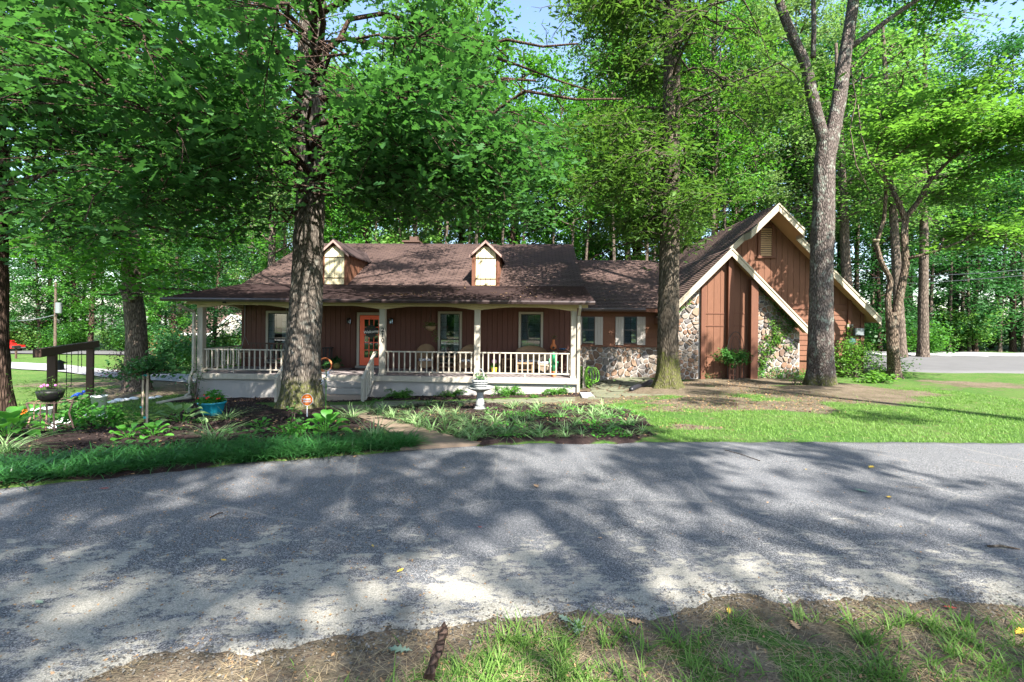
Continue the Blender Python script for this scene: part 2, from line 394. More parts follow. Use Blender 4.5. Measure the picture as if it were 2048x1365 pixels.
# ================================================================ THE GROUND
def poly_px(pts): return [G(px, py) for px, py in pts]
def inpoly(X, Y, poly):
    ins = np.zeros(X.shape, bool); n = len(poly)
    for i in range(n):
        x1, y1 = poly[i][0], poly[i][1]; x2, y2 = poly[(i + 1) % n][0], poly[(i + 1) % n][1]
        c = ((y1 > Y) != (y2 > Y)) & (X < (x2 - x1) * (Y - y1) / ((y2 - y1) or 1e-9) + x1); ins ^= c
    return ins
def dist_poly(X, Y, poly):
    d = np.full(X.shape, 1e9); n = len(poly)
    for i in range(n):
        a = np.array(poly[i][:2]); b_ = np.array(poly[(i + 1) % n][:2]); e = b_ - a; L2 = (e * e).sum() + 1e-12
        t = np.clip(((X - a[0]) * e[0] + (Y - a[1]) * e[1]) / L2, 0, 1)
        d = np.minimum(d, np.hypot(X - a[0] - t * e[0], Y - a[1] - t * e[1]))
    return np.where(inpoly(X, Y, poly), -d, d)
def vn(X, Y, s, seed=0):
    """cheap smooth value noise"""
    r = np.random.default_rng(seed).random((64, 64)); u, v = X * s, Y * s; i, j = np.floor(u).astype(int), np.floor(v).astype(int); fu, fv = u - i, v - j
    fu = fu * fu * (3 - 2 * fu); fv = fv * fv * (3 - 2 * fv); g = lambda a, b_: r[a % 64, b_ % 64]
    return (g(i, j) * (1 - fu) + g(i + 1, j) * fu) * (1 - fv) + (g(i, j + 1) * (1 - fu) + g(i + 1, j + 1) * fu) * fv
bed_left = [(p.x, p.y) for p in poly_px([(655, 815), (560, 822), (470, 800), (400, 800), (350, 830), (260, 862), (150, 858), (60, 872)])] + [(-9, 8.6), (-9, 4.4), (-5.4, 4.75)] + \
    [(p.x, p.y) for p in poly_px([(200, 957), (400, 935), (600, 920), (800, 903), (770, 872), (735, 850), (690, 832)])]
bed_house = [tuple(lw(-13.9, -.6)[:2]), tuple(lw(-13.9, .3)[:2]), tuple(lw(.5, .3)[:2]), tuple(lw(.55, -1.0)[:2]), tuple(lw(-6.4, -.9)[:2]), tuple(lw(-7, -1.2)[:2]), tuple(lw(-10, -1.3)[:2])]
bed_right = [(p.x, p.y) for p in poly_px([(735, 823), (860, 808), (1180, 812), (1250, 822), (1300, 850), (1290, 880), (1250, 889), (1024, 889), (960, 893), (880, 868), (800, 850), (745, 836)])]
dirt_spots = [(p.x, p.y, r) for p, r in [(G(1340, 785), 1.5), (G(1500, 780), 1.3), (G(1640, 788), 1.5), (G(1740, 785), .9), (G(1250, 795), 1.3), (G(1400, 800), .8), (G(1380, 855), .4), (G(1450, 815), .8),
    (G(1560, 812), .7), (G(1250, 775), 1.3), (G(1480, 765), 1.1), (G(1580, 770), .9), (G(1950, 768), 1.1)]]
dirt_left = [(G(300, 765), 2.2), (G(380, 775), 2.0), (G(260, 740), 1.8), (G(180, 800), 1.0)]
back_drive = [(8.3, 15.9), (9.9, 15.4), (16, 14.6), (40, 12.5), (40, 26), (16, 29), (10.5, 28)]
drv_far = [(-60, 5.2), (-40, 1), (-25, .8), (-14, 2.2)] + [(G(px, py).x, G(px, py).y) for px, py in [(0, 978), (200, 957), (400, 935), (600, 920), (800, 903), (950, 892), (1024, 889), (1300, 886), (1700, 886), (2048, 888)]] + [(14, 7.0), (25, 6.4), (60, 5)]
drv_near = [(-60, -1), (-40, -3.2), (-25, -3), (-8, -.6), (-3.5, 1.2)] + [(G(px, py).x, G(px, py).y) for px, py in [(150, 1365), (300, 1308), (500, 1318), (650, 1288), (775, 1263), (890, 1249), (1024, 1242), (1110, 1222), (1160, 1222),
    (1300, 1240), (1380, 1220), (1430, 1196), (1500, 1183), (1560, 1206), (1660, 1206), (1800, 1196), (2048, 1210)]] + [(6, 2.9), (14, 2.2), (25, 1.4), (60, 0)]
def yfar(x): return np.interp(x, [p[0] for p in drv_far], [p[1] for p in drv_far])
def ynear(x): return np.interp(x, [p[0] for p in drv_near], [p[1] for p in drv_near])
def masks(X, Y):
    """mulch, dirt: where the bare mulch and the bare earth lie"""
    j = (vn(X, Y, 2.2, 1) - .5) * .35 + (vn(X, Y, 7, 2) - .5) * .14
    dm = np.minimum(np.minimum(dist_poly(X, Y, bed_left), dist_poly(X, Y, bed_right)), dist_poly(X, Y, bed_house))
    mulch = 1 - ss((dm + j + .1) / .2)
    dd = np.full(X.shape, 9.0)
    for x, y, r in dirt_spots + [(p.x, p.y, r) for p, r in dirt_left]: dd = np.minimum(dd, np.hypot((X - x) / 1.5, Y - y) / r - 1)
    dirt = 1 - ss((dd + (vn(X, Y, .9, 3) - .5) * 1.3 + (vn(X, Y, 4, 4) - .5) * .5 + .35) / .9)
    dn = ynear(X) - Y
    verge = (dn > -.2) & (Y < 6)
    vg = 1 - ss((dn - .2 + (vn(X, Y, 1.6, 6) - .5) * .3 + (vn(X, Y, 5, 5) - .5) * .25) / .3)
    vg = np.maximum(vg, 1 - ss((vn(X, Y, 1.2, 8) * .6 + vn(X, Y, 4, 9) * .4 - .44) / .12)); vg = np.where(X > 1.4, vg * np.clip(1.5 - (X - 1.4) * .4, .5, 1), vg)
    dirt = np.where(verge, vg, dirt)
    return np.clip(mulch, 0, 1), np.clip(dirt, 0, 1)
def grid_mesh(name, xs, ys, mat, zoff=0.0, zf=None, attr=True, bump_=0.0):
    X, Y = np.meshgrid(xs, ys); Z = ground(X, Y) + zoff
    if attr:
        mu, di = masks(X, Y); Z = Z + mu * (.02 + .05 * vn(X, Y, 3.1, 12) + .025 * vn(X, Y, 11, 13)) + di * .015 * vn(X, Y, 6, 14)
        for p, r, h in mounds: Z = Z + h * np.exp(-((X - p[0]) ** 2 + (Y - p[1]) ** 2) / (r * r))
    if bump_: Z = Z + bump_ * (vn(X, Y, 6, 20) + .5 * vn(X, Y, 17, 21))
    nx, ny = len(xs), len(ys); idx = np.arange(nx * ny).reshape(ny, nx)
    Fq = np.stack([idx[:-1, :-1], idx[:-1, 1:], idx[1:, 1:], idx[1:, :-1]], -1).reshape(-1, 4)
    me = np_mesh(name, np.stack([X, Y, Z], -1).reshape(-1, 3), Fq, mat, True)
    if attr:
        a = me.attributes.new('mulch', 'FLOAT', 'POINT'); a.data.foreach_set('value', mu.ravel().astype(np.float32))
        a = me.attributes.new('dirt', 'FLOAT', 'POINT'); a.data.foreach_set('value', di.ravel().astype(np.float32))
    return me
T1 = G(603, 826); T2 = G(1335, 782); T3 = G(1640, 775); T4 = G(1788, 757); TL = G(-8, 842); T7 = G(275, 782)
mounds = [((T1.x, T1.y), 1.0, .1), ((T2.x, T2.y), 1.1, .12), ((T3.x, T3.y), 1.2, .1)]
def ground_mat():
    m = M('ground_cover', (.1, .2, .05), .95, .1); v = wcoord(m)
    am = nd(m, 'ShaderNodeAttribute', attribute_name='mulch'); ad = nd(m, 'ShaderNodeAttribute', attribute_name='dirt')
    n1 = noise_n(m, v, .5, 6, .6); n2 = noise_n(m, v, 26, 4, .7); n3 = noise_n(m, v, 5, 5, .65)
    gr = ramp(m, n2, [(.25, (.02, .045, .012)), (.5, (.055, .12, .025)), (.75, (.1, .19, .04))])
    gr = mix(m, ramp(m, n1, [(.42, C3(0)), (.7, C3(.5))]), gr, (.12, .16, .05))
    gr = mix(m, ramp(m, n3, [(.56, C3(0)), (.68, C3(.7))]), gr, (.17, .125, .08))
    di = mix(m, n3, (.1, .078, .055), (.23, .19, .14)); di = mix(m, ramp(m, n2, [(.45, C3(0)), (.6, C3(.8))]), di, (.085, .06, .045)); di = mix(m, ramp(m, noise_n(m, v, 1.7, 7, .75), [(.45, C3(0)), (.62, C3(.65))]), di, (.07, .062, .035))
    mu = mix(m, n2, (.008, .006, .007), (.05, .033, .03)); mu = mix(m, ramp(m, noise_n(m, v, 70, 2), [(.66, C3(0)), (.72, C3(.5))]), mu, (.22, .15, .11))
    
    jit = math_n(m, 'ADD', math_n(m, 'MULTIPLY', math_n(m, 'SUBTRACT', n2, .5), 1.3), math_n(m, 'MULTIPLY', math_n(m, 'SUBTRACT', n3, .5), 1.1))
    fd = ramp(m, math_n(m, 'ADD', ad.outputs['Fac'], jit), [(.3, C3(0)), (.62, C3(1))]); fm = ramp(m, math_n(m, 'ADD', am.outputs['Fac'], math_n(m, 'MULTIPLY', jit, .5)), [(.35, C3(0)), (.6, C3(1))])
    c = mix(m, fd, gr, di); c = mix(m, fm, c, mu); base(m, c)
    bump(m, math_n(m, 'ADD', n2, noise_n(m, v, 80, 3)), .8, .03); return m
ground_m = ground_mat()
xs = np.concatenate([np.linspace(-150, -20, 30, endpoint=False), np.arange(-20, 20, .14), np.linspace(20, 150, 30)])
ys = np.concatenate([np.linspace(-60, -1, 20, endpoint=False), np.arange(-1, 5.2, .07), np.arange(5.2, 18, .12), np.linspace(18.2, 40, 60, endpoint=False), np.linspace(40, 220, 30)])
gm = grid_mesh('ground', xs, ys, ground_m)
# the grade under the driveway lies a few centimetres lower than its surface
co = np.empty(len(gm.vertices) * 3, np.float32); gm.vertices.foreach_get('co', co); co = co.reshape(-1, 3)
und = (co[:, 1] < yfar(co[:, 0]) - .1) & (co[:, 1] > ynear(co[:, 0]) + .1); co[und, 2] -= .08
gm.vertices.foreach_set('co', co.ravel()); gm.update()
link('ground', gm, kind='structure')

# ---- the asphalt driveway, a sheet between its two wavy edges
def asphalt_mat():
    m = M('asphalt', (.06, .065, .075), .85, .3); v = wcoord(m)
    fine = noise_n(m, v, 130, 2, .6); mid = noise_n(m, v, 2.2, 6, .65); big = noise_n(m, v, .45, 4, .6)
    c = ramp(m, fine, [(.36, (.035, .038, .045)), (.5, (.08, .084, .094)), (.66, (.32, .32, .32))])
    c = mix(m, ramp(m, big, [(.4, C3(0)), (.65, C3(.45))]), c, (.15, .155, .17))
    vs2 = wcoord(m, (1, 2.2, 1)); p = noise_n(m, vs2, 5.5, 9, .78, .3)
    sp = nd(m, 'ShaderNodeSeparateXYZ'); lk(m, v, sp.inputs[0])
    near = math_n(m, 'MULTIPLY', math_n(m, 'SUBTRACT', 4.6, sp.outputs[1]), .1)
    near = math_n(m, 'MINIMUM', near, .15)
    worn = math_n(m, 'ADD', math_n(m, 'ADD', math_n(m, 'MULTIPLY', p, .62), math_n(m, 'MULTIPLY', mid, .45)), near)
    f = ramp(m, worn, [(.648, C3(0)), (.69, C3(.78))])
    pale = ramp(m, fine, [(.3, (.21, .2, .17)), (.6, (.39, .37, .315))]); c = mix(m, f, c, pale)
    cr = nd(m, 'ShaderNodeTexVoronoi', Scale=.42, feature='DISTANCE_TO_EDGE'); dv = nd(m, 'ShaderNodeMapping'); lk(m, v, dv.inputs[0])
    nv = nd(m, 'ShaderNodeTexNoise', Scale=2.5, Detail=6); lk(m, v, nv.inputs['Vector']); mx = nd(m, 'ShaderNodeMix', data_type='VECTOR'); mx.inputs[0].default_value = .12
    lk(m, v, mx.inputs[4]); lk(m, nv.outputs['Color'], mx.inputs[5]); lk(m, mx.outputs[1], cr.inputs['Vector'])
    ck = ramp(m, cr.outputs['Distance'], [(.0, C3(.75)), (.006, C3(0))]); c = mix(m, math_n(m, 'MULTIPLY', ck, mid), c, (.3, .29, .26))
    tan = noise_n(m, wcoord(m, (1, 1, 1)), 1.1, 7, .75, 1.0); c = mix(m, ramp(m, tan, [(.62, C3(0)), (.7, C3(.45))]), c, (.26, .21, .15))
    base(m, c); bump(m, math_n(m, 'ADD', fine, math_n(m, 'MULTIPLY', noise_n(m, v, 300, 2), .5)), .9, .012); return m
asphalt = asphalt_mat()
def sheet(name, xs, ylo, yhi, mat, z, ny=24, edge=0.02, thick=.06, kind='structure', jit=.03, zfun=None):
    V = []; xs = np.asarray(xs)
    j1 = (vn(xs, xs * 0, 4, 31) - .5) * jit * 2 + (vn(xs, xs * 0, 13, 32) - .5) * jit * 1.6 + (vn(xs, xs * 0 + 3, 27, 36) - .5) * jit; j2 = (vn(xs, xs * 0, 5, 33) - .5) * jit * 2
    lo = ylo + j1; hi = yhi + j2; T = np.linspace(0, 1, ny); X = np.repeat(xs[None], ny, 0); Y = lo[None] + (hi - lo)[None] * T[:, None]
    Z = ground(X, Y) + z
    X = np.concatenate([X[:1], X, X[-1:]]); Y = np.concatenate([Y[:1] - .03, Y, Y[-1:] + .03]); Z = np.concatenate([Z[:1] - thick, Z, Z[-1:] - thick])
    nx = len(xs); nyy = ny + 2; idx = np.arange(nx * nyy).reshape(nyy, nx)
    Fq = np.stack([idx[:-1, :-1], idx[:-1, 1:], idx[1:, 1:], idx[1:, :-1]], -1).reshape(-1, 4)
    return link(name, np_mesh(name, np.stack([X, Y, Z], -1).reshape(-1, 3), Fq, mat, True), kind=kind)
dx = np.concatenate([np.linspace(-60, -9, 40, endpoint=False), np.arange(-9, 9, .035), np.linspace(9, 60, 50)])
sheet('driveway', dx, ynear(dx), yfar(dx), asphalt, .012, 30)

# ---- concrete walk, in slabs with joints
def edge_curve(pts, n):
    P = [G(*p) for p in pts]; d = [0]
    for a, b_ in zip(P, P[1:]): d.append(d[-1] + (b_ - a).length)
    t = np.linspace(0, d[-1], n); return [Vector((np.interp(u, d, [p.x for p in P]), np.interp(u, d, [p.y for p in P]), 0)) for u in t]
Lc = edge_curve([(638, 814), (668, 822), (705, 834), (748, 850), (782, 872), (800, 903)], 25); Rc = edge_curve([(740, 814), (742, 824), (790, 843), (850, 862), (905, 878), (968, 893)], 25)
walk = thing('walkway', 'curved brown concrete walk from the driveway to the porch steps', 'path', (0, 0, 0)); walk['kind'] = 'structure'
for a, b_ in ((0, 11), (11, 18), (18, 24)):
    m_ = MB(); top = []; n = b_ - a
    for i in range(a, b_ + 1):
        for k in range(5):
            p = Lc[i].lerp(Rc[i], k / 4)
            if i == a and a: p = p.lerp(Lc[i + 1].lerp(Rc[i + 1], k / 4), .06)
            m_.v.append((p.x, p.y, gz(p.x, p.y) + .05))
    for i in range(n):
        for k in range(4): q = i * 5 + k; m_.f.append((q, q + 1, q + 6, q + 5))
    base_n = len(m_.v); ring = [i for i in range(5)] + [5 * j + 4 for j in range(1, n + 1)] + [5 * n + k for k in range(3, -1, -1)] + [5 * j for j in range(n - 1, 0, -1)]
    for i in ring: v = m_.v[i]; m_.v.append((v[0], v[1], v[2] - .1))
    for q in range(len(ring)): q2 = (q + 1) % len(ring); m_.f.append((ring[q], base_n + q, base_n + q2, ring[q2]))
    m_.build('slab', concrete_m, walk)

# ---- pale drive and road beyond the left lawn, back drive on the right
gravel_m = plaster('pale_gravel', (.24, .24, .25), 14); road_m = plaster('far_road', (.11, .11, .115), 14)
def strip_px(name, topx, botx, mat, z, n=60):
    a = [G(*p) for p in topx]; b_ = [G(*p) for p in botx]; m_ = MB()
    def samp(P, t):
        d = [0]
        for u, v in zip(P, P[1:]): d.append(d[-1] + (v - u).length)
        s = t * d[-1]; return np.interp(s, d, [p.x for p in P]), np.interp(s, d, [p.y for p in P])
    for i in range(n + 1):
        A = samp(a, i / n); B = samp(b_, i / n)
        for k in range(5):
            x = A[0] + (B[0] - A[0]) * k / 4; y = A[1] + (B[1] - A[1]) * k / 4; m_.v.append((x, y, gz(x, y) + z))
    for i in range(n):
        for k in range(4): q = i * 5 + k; m_.f.append((q, q + 5, q + 6, q + 1))
    return m_.build(name, mat, None, kind='structure')
strip_px('gravel_drive', [(-260, 716), (0, 724), (120, 730), (220, 741), (300, 747), (400, 752), (520, 758)], [(-260, 730), (0, 738), (120, 745), (210, 757), (290, 762), (380, 768), (520, 776)], gravel_m, .06)
strip_px('road', [(-500, 694), (0, 699), (200, 702), (420, 704), (700, 706)], [(-500, 705), (0, 709), (200, 711), (420, 712), (700, 714)], road_m, .12)
bd = MB(); P = back_drive; xs2 = np.linspace(14.6, 60, 60)
sheet('back_drive', xs2, np.interp(xs2, [14.6, 17, 30, 60], [20.5, 19, 17.2, 14]), np.interp(xs2, [8.3, 16, 30, 60], [29, 29.5, 28, 26]), road_m, .05, 16, jit=.15)
xs3 = np.linspace(16.5, 42, 60)
sheet('gravel_bank', xs3, 27.2 + 0 * xs3, 29.6 + 0 * xs3, gravel_m, .12, 6, jit=.4)

# ================================================================ THE HOUSE
house = thing('ranch_house', 'long brown ranch house with a deep front porch and a stone faced gable wing', 'house', HO, YAW)
def P_(mb, name, mat, **k): return mb.build(name, mat, house, **k)
XL = -13.0; FZ = 0.0; DEP = 2.4
post_x = [XL, L(585, 700, .1)[0], L(765, 700, .1)[0], L(954.5, 700, .1)[0], 0.0]
# porch slab, edge board and foundation
P_(MB().box(XL - .15, .2, -.06, DEP, -.1, FZ), 'porch_floor', deck_m)
P_(MB().box(XL - .13, .18, -.1, -.062, -.19, -.005), 'porch_edge_board', cream)
P_(MB().box(XL - .1, .14, 0, DEP, -1.35, -.102), 'porch_foundation', foundation_m)
for x in post_x:
    w_ = .1
    P_(MB().cbox(x - w_, x + w_, 0, .2, 0, 2.3, .012), 'porch_post', cream)
    P_(MB().box(x - w_ - .015, x + w_ + .015, -.02, .22, .002, .08), 'post_base', cream)
# arched beams between the posts
for i in range(4):
    a, b_ = post_x[i], post_x[i + 1]
    n = 14; lo = [(a + (b_ - a) * k / n, 2.26 + .14 * (1 - (2 * k / n - 1) ** 2)) for k in range(n + 1)]
    m_ = MB()
    for (x0, z0), (x1, z1) in zip(lo, lo[1:]): m_.add([(x0, 0, z0), (x1, 0, z1), (x1, .2, z1), (x0, .2, z0), (x0, 0, 2.55), (x1, 0, 2.55), (x1, .2, 2.55), (x0, .2, 2.55)], [(0, 1, 5, 4), (3, 7, 6, 2), (0, 3, 2, 1), (4, 5, 6, 7)])
    m_.box(a - .1, a, -.002, .202, 2.26, 2.55) if i == 0 else None
    P_(m_, 'arched_beam', beam_paint)
P_(MB().box(-.0, .1, -.002, .202, 2.26, 2.55), 'beam_end', beam_paint)
m_ = MB(); n = 12
for k in range(n):
    y0, y1 = .2 + (DEP - .2) * k / n, .2 + (DEP - .2) * (k + 1) / n; z0, z1 = [2.26 + .14 * (1 - (2 * q / n - 1) ** 2) for q in (k, k + 1)]
    m_.add([(XL - .08, y0, z0), (XL - .08, y1, z1), (XL + .08, y1, z1), (XL + .08, y0, z0), (XL - .08, y0, 2.55), (XL - .08, y1, 2.55), (XL + .08, y1, 2.55), (XL + .08, y0, 2.55)], [(0, 4, 5, 1), (3, 2, 6, 7), (0, 1, 2, 3)])
P_(m_, 'arched_beam', beam_paint)
P_(MB().box(XL - .4, .45, -.12, -.004, 2.38, 2.5), 'frieze_board', beam_paint)
P_(MB().box(XL - .2, .3, -.1, DEP, 2.551, 2.58), 'porch_ceiling', beam_paint)
P_(MB().box(L(447, 609, -.13)[0], L(447, 609, -.13)[0] + .08, -.2, -.121, 2.42, 2.5), 'security_camera', black_iron)
# railings
RZ = .84
def railing(x0, x1, y0, y1, nb, parent_name, feet=(.5,)):
    rl = bpy.data.objects.new(parent_name, None); COL.objects.link(rl); rl.parent = house
    d = Vector((x1 - x0, y1 - y0, 0)); ln = d.length; d.normalize(); a = math.atan2(d.y, d.x)
    rl.location = (x0, y0, 0); rl.rotation_euler = (0, 0, a)
    MB().cbox(0, ln, -.03, .03, RZ - .045, RZ, .006).build('top_rail', cream, rl)
    MB().cbox(0, ln, -.022, .022, .1, .145, .006).build('bottom_rail', cream, rl)
    bal = MB().box(-.021, .021, -.018, .018, .146, RZ - .046).mesh('baluster', cream)
    for k in range(nb): link('baluster', bal, rl, ((k + .5) * ln / nb, 0, 0))
    for f_ in feet: MB().box(f_ * ln - .02, f_ * ln + .02, -.02, .02, .002, .1).build('rail_foot', cream, rl)
    return rl
w_ = .1
railing(post_x[0] + w_, post_x[1] - w_, .1, .1, 16, 'railing', (.35, .78))
railing(post_x[2] + w_, post_x[3] - w_, .1, .1, 16, 'railing', (.5,))
railing(post_x[3] + w_, post_x[4] - w_, .1, .1, 16, 'railing', (.5,))
railing(XL, XL, .22, DEP - .02, 12, 'railing'); railing(0, 0, .22, DEP - .02, 11, 'railing')
# steps and stair railing
sx0 = post_x[1] + .1; sx1 = L(733, 780, -.6)[0]
for k in range(4):
    zt = -.19 * (k + 1) + .0; y1 = -.102 - .28 * k
    P_(MB().cbox(sx0, sx1, y1 - .28, y1 - .001, zt - .19 if k < 3 else zt - .35, zt, .012), 'step', step_m if k < 2 else step_low)
def stair_rail(x):
    sr = bpy.data.objects.new('stair_railing', None); COL.objects.link(sr); sr.parent = house; sr.location = (x, 0, 0)
    ya, za, yb, zb = -.0, .82, -1.2, .03
    MB().add([(-.05, ya, za - .06), (.05, ya, za - .06), (.05, yb, zb - .06), (-.05, yb, zb - .06), (-.05, ya, za), (.05, ya, za), (.05, yb, zb), (-.05, yb, zb)],
             [(0, 1, 2, 3), (7, 6, 5, 4), (0, 4, 5, 1), (3, 2, 6, 7), (0, 3, 7, 4), (1, 5, 6, 2)]).build('sloped_rail', cream, sr)
    MB().cbox(-.045, .045, yb, yb + .09, -1.0, zb - .03, .008).build('newel_post', cream, sr)
    for k in range(5):
        y = -.17 - k * .2; zt = za + (zb - za) * (y - ya) / (yb - ya) - .065; MB().box(-.022, .022, y - .022, y + .022, max(-.95, zt - .86), zt).build('baluster', cream, sr)
    MB().add([(-.02, -.05, -.12), (.02, -.05, -.12), (.02, -1.15, -.93), (-.02, -1.15, -.93), (-.02, -.05, -.04), (.02, -.05, -.04), (.02, -1.15, -.85), (-.02, -1.15, -.85)],
             [(0, 1, 2, 3), (7, 6, 5, 4), (0, 4, 5, 1), (3, 2, 6, 7), (0, 3, 7, 4), (1, 5, 6, 2)]).build('stringer', cream, sr)
stair_rail(sx1 + .07); stair_rail(sx0 + .02)

# porch wall of vertical boards
MXR = L(1298, 650, 2.7)[0]
P_(MB().box(XL, .4, DEP + .03, 10.5, -1.3, 2.56), 'wall', porch_board)
bw = .2; n = int(round(-XL / bw)) + 1; bw = (-XL + .25) / n; rb = random.Random(5)
bmesh_ = [MB().cbox(.004, bw - .004, DEP - q * .006, DEP + .029, .0, 2.55, .005).mesh('wall_board', porch_board) for q in range(3)]
for i in range(n): link('wall_board', rb.choice(bmesh_), house, (XL + i * bw, 0, 0))
# windows and door of the porch wall
def window(px0, px1, py0, py1, yl, trim, sash_px, rows, curtain, tr_w=.09, mid=.47):
    x0, zt = L(px0, py0, yl); x1, zb = L(px1, py1, yl)
    wn = bpy.data.objects.new('window', None); COL.objects.link(wn); wn.parent = house; wn.location = (x0, yl, zb); W, H = x1 - x0, zt - zb
    if trim:
        MB().cbox(0, tr_w, -.05, -.005, 0, H, .006).cbox(W - tr_w, W, -.05, -.005, 0, H, .006).build('side_trim', trim, wn)
        MB().cbox(tr_w, W - tr_w, -.052, -.005, H - tr_w, H, .006).build('head_trim', trim, wn)
        MB().cbox(-.03, W + .03, -.085, -.005, -.06, -.002, .006).build('sill', trim, wn)
    else: tr_w = .0
    a, b_ = tr_w, W - tr_w; zl, zh = .004 if not trim else .0, H - tr_w; t = .035
    MB().box(a, b_, -.012, -.004, zl, zh).build('dark_room', dark_in, wn)
    if curtain == 'blind': MB().box(a + .03, b_ - .03, -.016, -.013, zl + .03, zh - .02).build('blind', blind_m, wn)
    elif curtain == 'drape':
        for (u, v) in ((a + .02, a + (b_ - a) * .34), (b_ - (b_ - a) * .3, b_ - .02)):
            m_ = MB(); k = 12
            for q in range(k + 1):
                x = u + (v - u) * q / k; y = -.016 - (.004 if q % 2 else 0); m_.v += [(x, y, zl + .03), (x, y, zh - .02)]
            m_.f = [(2 * q, 2 * q + 2, 2 * q + 3, 2 * q + 1) for q in range(k)]; m_.build('curtain', white_m, wn)
    zm = zl + (zh - zl) * mid
    fr = MB().box(a, a + t, -.04, -.017, zl, zh).box(b_ - t, b_, -.04, -.017, zl, zh).box(a + t, b_ - t, -.04, -.017, zl, zl + t).box(a + t, b_ - t, -.04, -.017, zh - t, zh).box(a + t, b_ - t, -.044, -.017, zm - .025, zm + .025)
    fr.build('sash', black_sash, wn)
    mu = MB(); cols, rws = rows
    for q in range(1, cols): x = a + (b_ - a) * q / cols; mu.box(x - .006, x + .006, -.027, -.023, zl + t, zm - .026).box(x - .006, x + .006, -.027, -.023, zm + .026, zh - t)
    for s0, s1 in ((zl, zm), (zm, zh)):
        for q in range(1, rws): z = s0 + (s1 - s0) * q / rws; mu.box(a + t, b_ - t, -.0265, -.0235, z - .006, z + .006)
    mu.build('muntins', black_sash, wn)
    MB().box(a + t - .003, b_ - t + .003, -.033, -.030, zl + t - .003, zm - .022).build('pane', glass, wn)
    MB().box(a + t - .003, b_ - t + .003, -.0335, -.0305, zm + .022, zh - t + .003).build('pane', glass, wn)
    return wn
window(533, 580, 622, 724, DEP - .02, cream, None, (3, 3), 'drape')
window(876.5, 923.5, 623, 725, DEP - .02, cream, None, (3, 3), 'drape')
window(1037.5, 1085.5, 624, 726, DEP - .02, cream, None, (3, 3), 'blind')
# door
x0, zt = L(715, 623, DEP - .02); x1 = x0 + 1.16; dr = bpy.data.objects.new('front_door', None); COL.objects.link(dr); dr.parent = house; dr.location = (x0, DEP - .02, 0)
MB().cbox(0, .1, -.06, -.004, .02, 2.2, .006).cbox(1.06, 1.16, -.06, -.004, .02, 2.2, .006).cbox(.1, 1.06, -.062, -.004, 2.1, 2.2, .006).build('door_frame', cream, dr)
MB().box(.0, 1.16, -.2, -.004, .002, .1).build('threshold', step_m, dr)
d_ = MB().box(.12, .3, -.045, -.006, .12, 2.08).box(.86, 1.04, -.045, -.006, .12, 2.08).box(.3, .86, -.045, -.006, .12, .42).box(.3, .86, -.045, -.006, 1.92, 2.08)
for q in (1, 2): d_.box(.3 + .56 * q / 3 - .014, .3 + .56 * q / 3 + .014, -.042, -.03, .42, 1.92)
for q in range(1, 5): d_.box(.3, .86, -.0415, -.031, .42 + 1.5 * q / 5 - .014, .42 + 1.5 * q / 5 + .014)
d_.build('door_panel', door_m, dr)
MB().box(.3, .86, -.028, -.025, .42, 1.92).build('door_glass', glass, dr); MB().box(.3, .86, -.012, -.008, .42, 1.92).build('dark_room', dark_in, dr)
MB().ball((.95, -.08, 1.05), .035).box(.945, .955, -.08, -.045, 1.045, 1.055).build('door_knob', black_iron, dr, smooth=True)
DOORX = x0
# house number 210, painted numerals on the post
def text_mesh(name, body, size, mat, depth=.004, shear=0, align='CENTER', bold=0):
    cu = bpy.data.curves.new(name, 'FONT'); cu.body = body; cu.size = size; cu.extrude = depth; cu.align_x = align; cu.align_y = 'CENTER'; cu.shear = shear; cu.offset = bold
    o = bpy.data.objects.new(name, cu); dg = bpy.context.evaluated_depsgraph_get(); COL.objects.link(o); bpy.context.view_layer.update()
    me = bpy.data.meshes.new_from_object(o.evaluated_get(bpy.context.evaluated_depsgraph_get())); bpy.data.objects.remove(o); me.materials.clear(); me.materials.append(mat)
    return me
for ch, py in (('2', 660.5), ('1', 671), ('0', 681.5)):
    x, z = L(765.5, py, -.004); o = link('house_number', text_mesh('house_number', ch, .2, black_iron, bold=.006), house, (x, -.006, z)); o.rotation_euler = (R(90), 0, 0)

# ---- main roof
RX0, RX1 = XL - .45, .62
yE, yB, yR = -.5, L(1164, 577, 2.7) and 2.7, 7.7
zE, zB, zR = 2.6, 3.3, 5.74
def roof_mb(lowL, lowR, topL, topR, n, UVs, lift=.024):
    """stepped courses between the lower edge and the upper edge (3-D points), uv in metres"""
    m_ = MB(); m_.uv = []; a, b_, c, d = map(Vector, (lowL, lowR, topR, topL)); nrm = (b_ - a).cross(d - a).normalized()
    if nrm.z < 0: nrm = -nrm
    s0 = 0; wdt = (b_ - a).length; u0 = a.x if abs((b_ - a).x) > abs((b_ - a).y) else a.y
    for i in range(n):
        t0, t1 = i / n, (i + 1) / n; p0, p1 = a.lerp(d, t0), b_.lerp(c, t0); q0, q1 = a.lerp(d, t1), b_.lerp(c, t1)
        L_ = nrm * lift; m_.add([p0 + L_, p1 + L_, q1, q0, p0, p1], [(0, 1, 2, 3), (4, 5, 1, 0)])
        ax = 0 if abs((b_ - a).x) > abs((b_ - a).y) else 1; v0, v1 = s0 + i * .14, s0 + (i + 1) * .14
        m_.uv += [(p0[ax], v0 + .002), (p1[ax], v0 + .002), (q1[ax], v1 - .002), (q0[ax], v1 - .002), (p0[ax], v0 + .001), (p1[ax], v0 + .001), (p1[ax], v0 + .003), (p0[ax], v0 + .003)]
    return m_
def build_uv(m_, name, mat, parent, kind=None):
    o = m_.build(name, mat, parent, kind=kind); uv = o.data.uv_layers.new(name='UVMap'); uv.data.foreach_set('uv', np.array(m_.uv, np.float32).ravel()); return o
